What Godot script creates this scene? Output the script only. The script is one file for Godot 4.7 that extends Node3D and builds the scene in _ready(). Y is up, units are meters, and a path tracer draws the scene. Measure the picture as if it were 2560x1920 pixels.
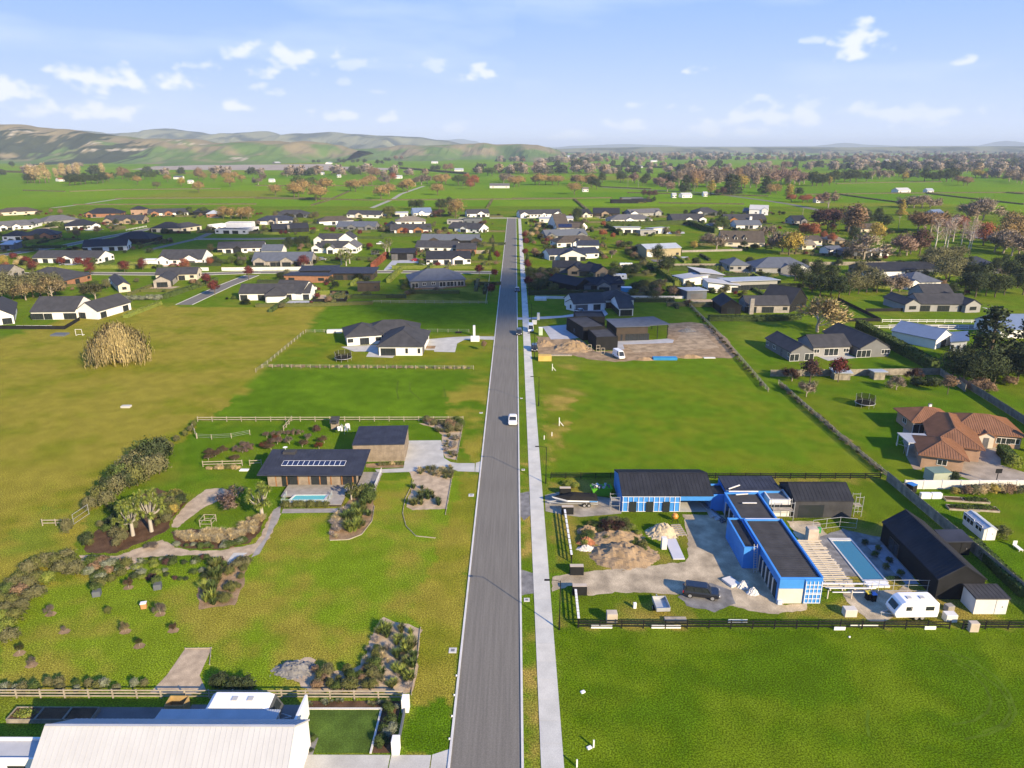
extends Node3D
class Mb:
	var v := PackedVector3Array()
	var n := PackedVector3Array()
	var c := PackedColorArray()
	var col := Color.WHITE
	var tinted := false
	func tri(a: Vector3,b: Vector3,d: Vector3,nn: Vector3) -> void:
		if (b - a).cross(d - a).dot(nn) > 0.0:
			v.append(a); v.append(d); v.append(b)
		else:
			v.append(a); v.append(b); v.append(d)
		n.append(nn); n.append(nn); n.append(nn)
		c.append(col); c.append(col); c.append(col)
	func poly(p: Array,out: Vector3) -> void:
		var nn := Vector3.ZERO
		for i in range(1,p.size() - 1):
			nn += (p[i] - p[0]).cross(p[i + 1] - p[0])
		if nn.length_squared() < 1e-14:
			return
		nn = nn.normalized()
		if nn.dot(out) < 0.0:
			nn = -nn
		for i in range(1,p.size() - 1):
			tri(p[0],p[i],p[i + 1],nn)
	func prism(lo: Array,hi: Array) -> void:
		var m := Vector3.ZERO
		for p in lo: m += p
		for p in hi: m += p
		m /= lo.size() + hi.size()
		var k := lo.size()
		for i in k:
			var j := (i + 1) % k
			var f: Vector3 = (lo[i] + lo[j] + hi[i] + hi[j]) * 0.25
			poly([lo[i],lo[j],hi[j],hi[i]],f - m)
		poly(lo,lo[0] - hi[0])
		poly(hi,hi[0] - lo[0])
	func box(p: Vector3,s: Vector3,yaw := 0.0) -> void:
		boxt(Transform3D(Basis(Vector3.UP,yaw),p),s)
	func boxt(t: Transform3D,s: Vector3) -> void:
		var h := s * 0.5
		prism([t * Vector3(-h.x,-h.y,-h.z),t * Vector3(h.x,-h.y,-h.z),t * Vector3(h.x,-h.y,h.z),t * Vector3(-h.x,-h.y,h.z)],
			[t * Vector3(-h.x,h.y,-h.z),t * Vector3(h.x,h.y,-h.z),t * Vector3(h.x,h.y,h.z),t * Vector3(-h.x,h.y,h.z)])
	func bar(a: Vector3,b: Vector3,w: float,h: float) -> void:
		var d := (b - a)
		var l := d.length()
		d /= l
		var s := d.cross(Vector3.UP)
		if s.length() < 0.01: s = Vector3.RIGHT
		s = s.normalized()
		boxt(Transform3D(Basis(s,d.cross(s).normalized(),d),(a + b) * 0.5),Vector3(w,h,l))
	func tube(path: Array,rad: Array,sides := 8,cap := true) -> void:
		var rings := []
		var outs := []
		for i in path.size():
			var d: Vector3 = (path[min(i + 1,path.size() - 1)] - path[max(i - 1,0)]).normalized()
			var s := d.cross(Vector3(0.31,0.2,0.93) if absf(d.y) > 0.9 else Vector3.UP).normalized()
			var t := s.cross(d).normalized()
			var r := []
			var o := []
			for k in sides:
				var a := TAU * k / sides
				var u := s * cos(a) + t * sin(a)
				o.append(u)
				r.append(path[i] + u * rad[i])
			rings.append(r); outs.append(o)
		for i in path.size() - 1:
			for k in sides:
				var j := (k + 1) % sides
				quadn(rings[i][k],rings[i][j],rings[i + 1][j],rings[i + 1][k],outs[i][k],outs[i][j],outs[i + 1][j],outs[i + 1][k])
		if cap:
			poly(rings[0],path[0] - path[1])
			poly(rings[-1],path[-1] - path[-2])
	func quadn(a: Vector3,b: Vector3,d: Vector3,e: Vector3,na: Vector3,nb: Vector3,nd: Vector3,ne: Vector3) -> void:
		trin(a,b,d,na,nb,nd)
		trin(a,d,e,na,nd,ne)
	func trin(a: Vector3,b: Vector3,d: Vector3,na: Vector3,nb: Vector3,nd: Vector3) -> void:
		if (b - a).cross(d - a).dot(na + nb + nd) > 0.0:
			v.append(a); v.append(d); v.append(b); n.append(na); n.append(nd); n.append(nb)
		else:
			v.append(a); v.append(b); v.append(d); n.append(na); n.append(nb); n.append(nd)
		c.append(col); c.append(col); c.append(col)
	func lathe(prof: Array,sides := 16,at := Vector3.ZERO) -> void:
		for i in prof.size() - 1:
			var p: Vector2 = prof[i]
			var q: Vector2 = prof[i + 1]
			var d := (q - p).normalized()
			for k in sides:
				var a := TAU * k / sides
				var b := TAU * (k + 1) / sides
				var ua := Vector3(cos(a),0,sin(a))
				var ub := Vector3(cos(b),0,sin(b))
				quadn(at + ua * p.x + Vector3.UP * p.y,at + ub * p.x + Vector3.UP * p.y,at + ub * q.x + Vector3.UP * q.y,at + ua * q.x + Vector3.UP * q.y,
					ua * d.y - Vector3.UP * d.x,ub * d.y - Vector3.UP * d.x,ub * d.y - Vector3.UP * d.x,ua * d.y - Vector3.UP * d.x)
	func mesh() -> ArrayMesh:
		var a := []
		a.resize(Mesh.ARRAY_MAX)
		a[Mesh.ARRAY_VERTEX] = v
		a[Mesh.ARRAY_NORMAL] = n
		if tinted: a[Mesh.ARRAY_COLOR] = c
		var m := ArrayMesh.new()
		m.add_surface_from_arrays(Mesh.PRIMITIVE_TRIANGLES,a)
		return m
var taken := {}
var mats := {}
var texs := {}
var meshes := {}
var noise_a := FastNoiseLite.new()
var noise_b := FastNoiseLite.new()
func numbered(called: String) -> String:
	if not taken.has(called):
		taken[called] = 0
		return called
	taken[called] += 1
	return "%s_%03d" % [called,taken[called]]
func thing(called: String,label: String,category: String,at := Vector3.ZERO,group := "",yaw := 0.0) -> Node3D:
	var o := Node3D.new()
	o.name = numbered(called)
	add_child(o)
	o.position = at
	o.rotation.y = yaw
	tag(o,label,category,group)
	return o
func tag(o: Node,label: String,category: String,group := "") -> void:
	o.set_meta("label",label)
	o.set_meta("category",category)
	if group: o.set_meta("group",group)
func inst(parent: Node,called: String,m: Mesh,material: Material,at := Vector3.ZERO,yaw := 0.0) -> MeshInstance3D:
	var o := MeshInstance3D.new()
	o.name = called
	o.mesh = m
	o.material_override = material
	o.position = at
	o.rotation.y = yaw
	if parent == self:
		o.name = numbered(called)
		add_child(o)
	else:
		parent.add_child(o,true)
	return o
func part(parent: Node,called: String,mb: Mb,material: Material) -> MeshInstance3D:
	return inst(parent,called,mb.mesh(),material)
func bx(parent: Node,called: String,material: Material,p: Vector3,s: Vector3,yaw := 0.0) -> void:
	var one := Mb.new()
	one.box(p,s,yaw)
	inst(parent,called,one.mesh(),material)
func structure(called: String,mb: Mb,material: Material) -> MeshInstance3D:
	var o := inst(self,called,mb.mesh(),material)
	o.set_meta("kind", "structure")
	return o
func copy(o: Node3D,at: Vector3,yaw := 0.0,s := Vector3.ONE,label := "",group := "") -> Node3D:
	var c: Node3D = o.duplicate()
	c.name = numbered(o.get_meta("plain"))
	add_child(c)
	c.position = at
	c.rotation.y = yaw
	c.scale = s
	if label: c.set_meta("label",label)
	if group: c.set_meta("group",group)
	return c
# short forms for points in metres
static func V(x: float,z: float) -> Vector2:
	return Vector2(x,z)
static func W(x: float,y: float,z: float) -> Vector3:
	return Vector3(x,y,z)
static func L(q: Array) -> Array:
	var out := []
	for i in range(0,q.size(),2): out.append(Vector2(q[i],q[i + 1]))
	return out
func lin(r: float,g: float,b: float) -> Color:
	return Color(r,g,b).linear_to_srgb()
func tex(sd: int,freq: float,lo: float,hi: float,size := 512,oct := 4,kind := FastNoiseLite.TYPE_SIMPLEX_SMOOTH) -> NoiseTexture2D:
	var key := "%d_%f_%f_%f_%d_%d" % [sd,freq,lo,hi,size,oct]
	if texs.has(key): return texs[key]
	var nz := FastNoiseLite.new()
	nz.seed = sd
	nz.noise_type = kind
	nz.frequency = freq
	nz.fractal_octaves = oct
	var g := Gradient.new()
	g.set_color(0,Color(lo,lo,lo))
	g.set_color(1,Color(hi,hi,hi))
	var t := NoiseTexture2D.new()
	t.width = size
	t.height = size
	t.seamless = true
	t.noise = nz
	t.color_ramp = g
	texs[key] = t
	return t
# plain painted or mineral surface: one colour,fine grain,faint patches
func mat(key: String,r := 0.5,g := 0.5,b := 0.5,rough := 0.8,grain := 0.12,patch := 0.1,tile := 2.0,metal := 0.0) -> StandardMaterial3D:
	if mats.has(key): return mats[key]
	var m := StandardMaterial3D.new()
	m.resource_name = key
	m.albedo_color = lin(r / (1.0 - grain * 0.5) / (1.0 - patch * 0.5),g / (1.0 - grain * 0.5) / (1.0 - patch * 0.5),b / (1.0 - grain * 0.5) / (1.0 - patch * 0.5))
	m.roughness = rough
	m.metallic_specular = 0.5 if rough < 0.6 else 0.12
	m.metallic = metal
	if grain > 0.0:
		m.albedo_texture = tex(5,0.05,1.0 - grain,1.0,256,4)
		m.uv1_triplanar = true
		m.uv1_world_triplanar = true
		m.uv1_scale = Vector3.ONE / tile
	if patch > 0.0:
		m.detail_enabled = true
		m.detail_blend_mode = BaseMaterial3D.BLEND_MODE_MUL
		m.detail_albedo = tex(9,0.012,1.0 - patch,1.0,512,5)
		m.detail_uv_layer = BaseMaterial3D.DETAIL_UV_2
		m.uv2_triplanar = true
		m.uv2_world_triplanar = true
		m.uv2_scale = Vector3.ONE / (tile * 8.7)
	mats[key] = m
	return m
func leaf_mat(key: String,back := 0.35) -> StandardMaterial3D:
	if mats.has(key): return mats[key]
	var m := StandardMaterial3D.new()
	m.resource_name = key
	m.vertex_color_use_as_albedo = true
	m.roughness = 0.75
	m.metallic_specular = 0.15
	m.backlight = Color(back,back,back * 0.7)
	mats[key] = m
	return m
func rngs(s: int) -> RandomNumberGenerator:
	var r := RandomNumberGenerator.new()
	r.seed = s
	return r
func v3(p: Vector2,y := 0.0) -> Vector3:
	return W(p.x,y,p.y)
func mid(p: Array) -> Vector2:
	var m := Vector2.ZERO
	for q in p: m += q
	return m / p.size()
# flat sheet over a polygon of ground points,optionally with a rough natural outline
func sheet(called: String,pts: Array,y: float,material: Material,rough := 0.0,sd := 1,parent: Node = null,thick := 0.0) -> MeshInstance3D:
	var p := PackedVector2Array()
	if rough > 0.0:
		var r := rngs(sd)
		for i in pts.size():
			var a: Vector2 = pts[i]
			var b: Vector2 = pts[(i + 1) % pts.size()]
			var k := int(maxf(1.0,a.distance_to(b) / (rough * 2.0)))
			for j in k:
				var q := a.lerp(b,float(j) / k)
				p.append(q + V(r.randf_range(-rough,rough),r.randf_range(-rough,rough)) * 0.55)
	else:
		for q in pts: p.append(q)
	var mb := Mb.new()
	var ix := Geometry2D.triangulate_polygon(p)
	var t := 0
	while t < ix.size():
		mb.tri(v3(p[ix[t]],y),v3(p[ix[t + 1]],y),v3(p[ix[t + 2]],y),Vector3.UP)
		t += 3
	if thick > 0.0:
		for i in p.size():
			var a := p[i]
			var b := p[(i + 1) % p.size()]
			var o := V(b.y - a.y,a.x - b.x)
			if Geometry2D.is_point_in_polygon((a + b) * 0.5 + o.normalized() * 0.01,p): o = -o
			mb.poly([v3(a,y),v3(b,y),v3(b,y - thick),v3(a,y - thick)],v3(o))
	if parent: return part(parent,called,mb,material)
	return structure(called,mb,material)
func strip(pts: Array,w: float) -> Array:
	var l := []
	var r := []
	for i in pts.size():
		var d: Vector2 = (pts[min(i + 1,pts.size() - 1)] - pts[max(i - 1,0)]).normalized()
		var s := V(-d.y,d.x) * w * 0.5
		l.append(pts[i] + s)
		r.push_front(pts[i] - s)
	return l + r
func _ready() -> void:
	# camera
	var cam := Camera3D.new()
	cam.name = "camera"
	cam.position = W(0,56,0)
	cam.rotation_degrees = W(-18.268,0.241,0)
	cam.fov = 56.000
	cam.near = 0.5
	cam.far = 60000.0
	add_child(cam)
	cam.current = true
	# sky and exposure
	var env := Environment.new()
	env.background_mode = Environment.BG_SKY
	env.tonemap_mode = Environment.TONE_MAPPER_LINEAR
	env.tonemap_exposure = 2.12
	env.ambient_light_source = Environment.AMBIENT_SOURCE_SKY
	env.sdfgi_enabled = true
	env.ssao_enabled = true
	env.ssil_enabled = true
	env.fog_enabled = true
	env.fog_density = 0.00008
	env.fog_light_color = Color(0.86,0.93,1.0)
	env.sky = make_sky()
	var we := WorldEnvironment.new()
	we.name = "world_environment"
	we.environment = env
	add_child(we)
	# sun: low,behind the camera and to its right
	var sun := DirectionalLight3D.new()
	sun.name = "sun"
	sun.light_energy = 1.5
	sun.light_color = Color(1.0,0.91,0.76)
	sun.light_angular_distance = 0.5
	sun.shadow_enabled = true
	add_child(sun)
	sun.look_at_from_position(Vector3.ZERO,W(-10.4,-7.3,-12.0))
	noise_a.seed = 3
	noise_a.frequency = 0.045
	noise_a.fractal_octaves = 4
	noise_b.seed = 11
	noise_b.frequency = 0.25
	noise_b.fractal_octaves = 3
	build_ground()
	build_roads()
	build_hills()
	build_all()
	build_clouds()
func make_sky() -> Sky:
	var w := 4096
	var h := 2048
	var top := 720
	var im := Image.create_empty(w,h,false,Image.FORMAT_RGB8)
	var zen := Color(0.33,0.56,0.92)
	var hor := Color(0.85,0.89,0.965)
	var puff := FastNoiseLite.new()
	puff.seed = 21
	puff.frequency = 0.045
	puff.fractal_octaves = 5
	var wisp := FastNoiseLite.new()
	wisp.seed = 5
	wisp.frequency = 0.0035
	wisp.fractal_octaves = 5
	# cumulus banks low over the hills: centre bearing and elevation in degrees,half width,half height
	var banks := [[-33.9,3.29,2.94,0.81,0.80],[-29.2,3.84,2.94,0.92,0.85],[-25.0,4.02,2.57,0.81,0.85],[-29.2,2.08,2.75,0.73,0.75],[-35.0,4.75,0.73,0.55,0.80],[-32.5,1.93,2.20,0.44,0.50],[-18.0,5.30,3.49,0.95,0.75],[-19.5,5.73,1.47,0.55,0.70],[-13.8,6.10,1.54,0.51,0.75],[-11.3,5.48,1.29,0.51,0.40],[-3.0,4.93,1.47,0.59,0.75],[-6.0,5.66,1.65,0.66,0.45],[-19.7,2.66,1.40,0.37,0.80],[-17.5,3.65,1.18,0.37,0.55],[-12.4,4.31,0.73,0.29,0.35],[-13.4,2.11,1.54,0.44,0.65],[-9.0,1.89,1.10,0.40,0.65],[18.0,1.93,4.59,0.88,0.60],[20.6,1.82,2.20,0.59,0.60],[23.5,6.10,1.54,1.10,0.85],[22.7,6.82,0.81,0.44,0.80],[20.5,6.75,0.66,0.26,0.55],[13.2,5.08,0.95,0.26,0.75],[29.6,5.08,0.84,0.29,0.70],[26.8,1.93,4.04,0.66,0.50],[28.5,1.27,2.20,0.59,0.45],[9.9,2.74,1.40,0.33,0.50],[34.0,1.64,0.81,0.51,0.55],[7.9,1.27,1.54,0.51,0.50],[4.1,0.61,1.29,0.33,0.40],[15.3,1.09,2.94,0.66,0.45],[-4.9,1.27,1.47,0.37,0.35],[12.0,3.47,0.59,0.22,0.40],[-9.7,3.84,0.73,0.29,0.40]]
	var r := rngs(77)
	var b := -180.0
	while b < 180.0:
		b += r.randf_range(2.0,6.5)
		if absf(b) > 36.0:
			banks.append([b,r.randf_range(1.2,6.5),r.randf_range(1.0,4.0),r.randf_range(0.4,1.0),r.randf_range(0.4,0.85)])
	var cover := PackedFloat32Array()
	cover.resize(w * h)
	for k in banks:
		var cx: float = k[0] / 360.0 * w
		var cy: float = (0.5 - k[1] / 180.0) * h
		var rx: float = k[2] / 360.0 * w * 1.45
		var ry: float = k[3] / 180.0 * h * 1.75
		for y in range(int(cy - ry),int(cy + ry) + 1):
			for x in range(int(cx - rx),int(cx + rx) + 1):
				var dx := (x - cx) / rx
				var dy := (y - cy) / ry
				if dy > 0.0: dy *= 1.9
				var d := 1.0 - dx * dx - dy * dy
				if d > 0.0:
					var e := d * 1.05 + puff.get_noise_2d(x * 0.7,y * 1.3) * 1.7 - 0.42
					var at := y * w + posmod(x,w)
					cover[at] = maxf(cover[at],smoothstep(-0.05,0.95,e) * k[4] * 0.92)
	for y in h:
		var el := 90.0 - 180.0 * (y + 0.5) / h
		var base: Color
		if el > 0.0:
			var t := pow(1.0 - sin(deg_to_rad(el)),3.6)
			base = zen.lerp(hor,t)
		else:
			base = Color(0.62,0.68,0.70)
		if el < -1.0 or el > 62.0:
			im.fill_rect(Rect2i(0,y,w,1),base)
			continue
		for x in w:
			var c := base
			if el > 0.0:
				var m := cover[y * w + x]
				var s := wisp.get_noise_2d(x * 0.6 + y * 0.8,y * 3.4 - x * 0.25)
				var veil := clampf((s - 0.05) * 1.3,0.0,0.5) * clampf(el / 6.0,0.0,1.0) * clampf((60.0 - el) / 30.0,0.0,1.0)
				c = base.lerp(Color(0.93,0.95,0.99),veil * 0.6)
				if m > 0.0: c = c.lerp(Color(0.97,0.97,0.975),m)
			im.set_pixel(x,y,c)
	var p := PanoramaSkyMaterial.new()
	p.panorama = ImageTexture.create_from_image(im)
	p.energy_multiplier = 0.56
	var s := Sky.new()
	s.sky_material = p
	return s
var zones := []
func zone(pts: Array,a: Color,b: Color,bias: float,soft := 1.2) -> void:
	var p := PackedVector2Array(pts)
	var bb := Rect2(p[0],Vector2.ZERO)
	for q in p: bb = bb.expand(q)
	zones.append([p,bb.grow(2.0),a,b,bias,soft])
func ground_color(x: float,z: float) -> Color:
	var jx := x + noise_b.get_noise_2d(x,z) * 1.6
	var jz := z + noise_b.get_noise_2d(x + 91.0,z) * 1.6
	var q := V(jx,jz)
	var a := Color(0.105,0.185,0.026)
	var b := Color(0.155,0.20,0.045)
	var bias := -0.15
	for i in range(zones.size() - 1,-1,-1):
		var k: Array = zones[i]
		if k[1].has_point(q) and Geometry2D.is_point_in_polygon(q,k[0]):
			a = k[2]; b = k[3]; bias = k[4]
			break
	var s := noise_a.get_noise_2d(x,z * 1.15) + 0.45 * noise_b.get_noise_2d(x * 0.7,z * 0.7)
	var t := clampf((s + bias) * 1.9 + 0.5,0.0,1.0)
	return a.lerp(b,t) * Color(2.45,2.32,1.0)
func far_color(x: float,z: float) -> Color:
	# pasture parcels,each grazed or mown a little differently
	var u := floorf((x + z * 0.18) / 150.0)
	var w := floorf((z - x * 0.06) / (90.0 + absf(z) * 0.03))
	var k := fposmod(sin(u * 12.9898 + w * 78.233) * 43758.5453,1.0)
	var a := Color(0.09,0.165,0.028).lerp(Color(0.135,0.20,0.04),k)
	if k > 0.95: a = Color(0.16,0.16,0.075)
	return Color(2.9,3.3,0.7) * a.lerp(Color(0.13,0.15,0.06),clampf(noise_a.get_noise_2d(x * 0.2,z * 0.2),0.0,0.3))
func ground_grid(mb: Mb,x0: float,x1: float,z0: float,z1: float,cell: float,hole: Rect2,far := false) -> void:
	var nx := int(round((x1 - x0) / cell))
	var nz := int(round((z1 - z0) / cell))
	var cols := PackedColorArray()
	cols.resize((nx + 1) * (nz + 1))
	for j in nz + 1:
		for i in nx + 1:
			var x := x0 + i * cell
			var z := z0 + j * cell
			cols[j * (nx + 1) + i] = far_color(x,z) if far else ground_color(x,z)
	for j in nz:
		for i in nx:
			var x := x0 + i * cell
			var z := z0 + j * cell
			if hole.has_area() and hole.has_point(V(x + cell * 0.5,z + cell * 0.5)): continue
			var a := W(x,0,z)
			var b := W(x + cell,0,z)
			var d := W(x + cell,0,z + cell)
			var e := W(x,0,z + cell)
			var k := j * (nx + 1) + i
			for p in [[a,k],[b,k + 1],[d,k + nx + 2],[a,k],[d,k + nx + 2],[e,k + nx + 1]]:
				mb.v.append(p[0])
				mb.n.append(Vector3.UP)
				mb.c.append(cols[p[1]])
func grass_mat() -> StandardMaterial3D:
	var m := StandardMaterial3D.new()
	m.resource_name = "pasture"
	m.vertex_color_use_as_albedo = true
	m.albedo_color = Color.WHITE
	m.albedo_texture = tex(31,0.085,0.36,1.0,1024,4)
	m.uv1_triplanar = true
	m.uv1_world_triplanar = true
	m.uv1_scale = W(1,1,1) / 21.0
	m.detail_enabled = true
	m.detail_blend_mode = BaseMaterial3D.BLEND_MODE_MUL
	m.detail_albedo = tex(33,0.02,0.86,1.0,1024,5)
	m.detail_uv_layer = BaseMaterial3D.DETAIL_UV_2
	m.uv2_triplanar = true
	m.uv2_world_triplanar = true
	m.uv2_scale = W(1,1,1) / 93.0
	m.roughness = 1.0
	m.metallic_specular = 0.0
	return m
func build_ground() -> void:
	var lush := Color(0.085,0.17,0.018)
	var deep := Color(0.066,0.135,0.013)
	var dry := Color(0.26,0.24,0.075)
	var olive := Color(0.185,0.205,0.04)
	var straw := Color(0.33,0.26,0.13)
	# dry grazed paddock with green tufts
	zone(L([-156,-211.3,-152.2,-255,-130.2,-259.8,-69.6,-258.4,-66.2,-219,-65.3,-182.9,-65.58,-149.01,-65.62,-133.7,-68.78,-125.72,-68.34,-103.02,-65.34,-95.83,-63.57,-80.57,-68.53,-70.48,-113.51,-104.38,-171.5,-180.4]),olive,dry,0.22)
	zone(L([-76.95,-106.12,-68.34,-103.02,-64.96,-95.16,-62.93,-79.56,-68.16,-72.16,-76.7,-90.61]),Color(0.17,0.22,0.05),dry,0.12)
	zone(L([-65.5,-184.1,-66.2,-219,-7,-219.2,-6.8,-181]),Color(0.12,0.19,0.025),olive,0.05)
	zone(L([-65.3,-222.6,-69.6,-261.7,-7,-265.2,-6.8,-221.6]),Color(0.105,0.2,0.02),lush,0.0)
	zone(L([-51.1,-320.7,-10.8,-318.5,-10.5,-266.9,-43.9,-266.7]),Color(0.10,0.13,0.03),dry,0.0)
	zone(L([-65.85,-145.87,-65.1,-182,-12.4,-181,-11.18,-145.27]),Color(0.115,0.215,0.022),lush,0.05)
	zone(L([-15.7,-162.4,-6.3,-181.1,-6.02,-118.82,-14.57,-138.87]),dry,lush,-0.1)
	zone(L([-69.27,-144.47,-11.07,-143.62,-10.24,-131.57,-12.7,-118.79,-27.11,-107.97,-42.52,-107.9,-57.9,-111.23]),lush,Color(0.13,0.2,0.03),-0.1)
	# big lawn below the timber house
	zone(L([-37.71,-102.39,-24.54,-114.96,-19.12,-116.85,-6.02,-118.82,-6.39,-64.62,-10.51,-63.2,-27.43,-63.12,-49.89,-62.35,-62.16,-74.82,-60.02,-87.09,-41.14,-88.34]),Color(0.15,0.235,0.03),Color(0.25,0.235,0.075),-0.1)
	zone(L([-67.2,-80.55,-62.48,-83.72,-40.19,-79.66,-31.41,-63.11,-55.28,-63.01]),Color(0.16,0.235,0.032),Color(0.25,0.24,0.08),-0.06)
	# road verges
	zone(L([-12.7,-77.82,-9.23,-116.89,-6.02,-118.82,-6.32,-54.03,-10.21,-54.02,-10.7,-64.6]),olive,dry,0.08)
	zone(L([1.03,-122.86,3.27,-122.87,3.02,-53.59,0.7,-53.58]),Color(0.105,0.18,0.022),straw,-0.08)
	zone(L([-10.97,-62.14,-6.55,-62.16,-6.35,-55.67,-11.04,-55.3]),deep,lush,0.0)
	# paddocks across the road
	zone(L([5.9,-185.3,61.6,-193.6,63.95,-116.82,6.38,-115.83]),Color(0.105,0.19,0.02),Color(0.15,0.20,0.03),-0.05)
	zone(L([6.5,-183.2,14.8,-187.5,15.8,-169.5,7.26,-116.96,6.22,-115.83]),Color(0.13,0.19,0.025),straw,-0.12)
	zone(L([5,-74.38,73.24,-75.21,63.08,-47,4.13,-46.75]),Color(0.075,0.145,0.012),Color(0.12,0.185,0.022),-0.12)
	zone(L([6.02,-116.95,90.91,-117.31,73.38,-75.39,5.58,-74.56]),Color(0.10,0.16,0.022),Color(0.26,0.22,0.10),-0.12)
	zone(L([64.6,-199.3,181.7,-233.6,67.68,-75.36,66.6,-117.21]),lush,Color(0.13,0.185,0.028),-0.05)
	var mb := Mb.new()
	mb.tinted = true
	var near := Rect2(-80,-160,160,130)
	var middle := Rect2(-170,-340,340,310)
	ground_grid(mb,-80,80,-160,-30,0.625,Rect2())
	ground_grid(mb,-170,170,-340,-30,2.5,near)
	ground_grid(mb,-450,450,-720,-30,10.0,middle)
	ground_grid(mb,-3000,3000,-4500,300,30.0,Rect2(-450,-720,900,690),true)
	ground_grid(mb,-24000,24000,-30000,1800,600.0,Rect2(-3000,-4500,6000,4800),true)
	structure("ground",mb,grass_mat())
func tarmac() -> StandardMaterial3D:
	var m := mat("tarmac",0.195,0.183,0.158,0.9,0.13,0.12,3.0)
	m.uv2_scale = W(0.42,0.42,0.011)
	return m
func concrete() -> StandardMaterial3D:
	return mat("concrete",0.50,0.49,0.44,0.85,0.10,0.14,2.5)
func build_roads() -> void:
	# straight street
	sheet("road",[V(-6.1,-20),V(0.66,-20),V(0.66,-604),V(-6.1,-604)],0.012,tarmac())
	for x in [-6.22,0.78]:
		var mb := Mb.new()
		mb.box(W(x,0.04,-312),W(0.24,0.16,584))
		structure("kerb",mb,mat("kerb concrete",0.62,0.61,0.57,0.85))
	# footpath: one slab after another,joints open
	var path := Node3D.new()
	path.name = "footpath"
	path.set_meta("kind", "structure")
	add_child(path)
	var slab := Mb.new()
	slab.box(Vector3.ZERO,W(2.18,0.1,2.985))
	var slab_mesh := slab.mesh()
	var tones := [mat("path slab",0.56,0.55,0.49,0.85),mat("path slab older",0.53,0.525,0.475,0.85),mat("path slab newer",0.585,0.57,0.505,0.85)]
	var r := rngs(4)
	for i in 185:
		inst(path, "slab",slab_mesh,tones[r.randi() % 3],W(3.63,0.0,-40.0 - i * 3.0))
func profile(p: Array,x: float) -> float:
	for i in p.size() - 1:
		if x >= p[i].x and x <= p[i + 1].x:
			return lerpf(p[i].y,p[i + 1].y,smoothstep(0.0,1.0,(x - p[i].x) / (p[i + 1].x - p[i].x)))
	return 0.0
func hill(skyline: Array,front: float,crest: float,back: float,wide: float,nx: int,nz: int,paint: Callable,ragged: float) -> void:
	var mb := Mb.new()
	mb.tinted = true
	var x0: float = skyline[0].x
	var x1: float = skyline[-1].x
	var spur := FastNoiseLite.new()
	spur.seed = int(crest)
	spur.frequency = 1.0 / wide
	spur.fractal_octaves = 4
	var g := []
	var tone := {}
	for j in nz + 1:
		var row := []
		for i in nx + 1:
			var x := lerpf(x0,x1,float(i) / nx)
			var f := front + spur.get_noise_2d(x,0.0) * (crest - front) * 0.75
			var z := lerpf(front - (crest - front) * 0.4,back,float(j) / nz)
			var top := profile(skyline,x)
			var up := smoothstep(f,crest,z) if z <= crest else 1.0 - smoothstep(crest,back,z)
			if z <= crest: up = lerpf(up,up * up,0.35)
			var gully := spur.get_noise_2d(x * 2.3,z * 1.3) * ragged * top * up * (1.0 - up) * 2.6
			row.append(W(x,maxf(top * up + gully,0.0) - (4.0 if up <= 0.001 else 0.0),-z))
			tone[row[-1]] = paint.call(row[-1])
		g.append(row)
	for j in nz:
		for i in nx:
			var a: Vector3 = g[j][i]
			var b: Vector3 = g[j][i + 1]
			var d: Vector3 = g[j + 1][i + 1]
			var e: Vector3 = g[j + 1][i]
			var k := []
			for q in [a,b,d,e]: k.append(tone[q])
			for q in [[a,b,d,0,1,2],[a,d,e,0,2,3]]:
				mb.poly([q[0],q[1],q[2]],Vector3.UP)
				var m := mb.v.size() - 3
				for w in 3:
					for s in 3:
						if mb.v[m + w] == q[s]: mb.c[m + w] = k[q[3 + s]]
	var m := leaf_mat("hill pasture",0.0)
	m.metallic_specular = 0.0
	structure("hills",mb,m)
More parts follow.
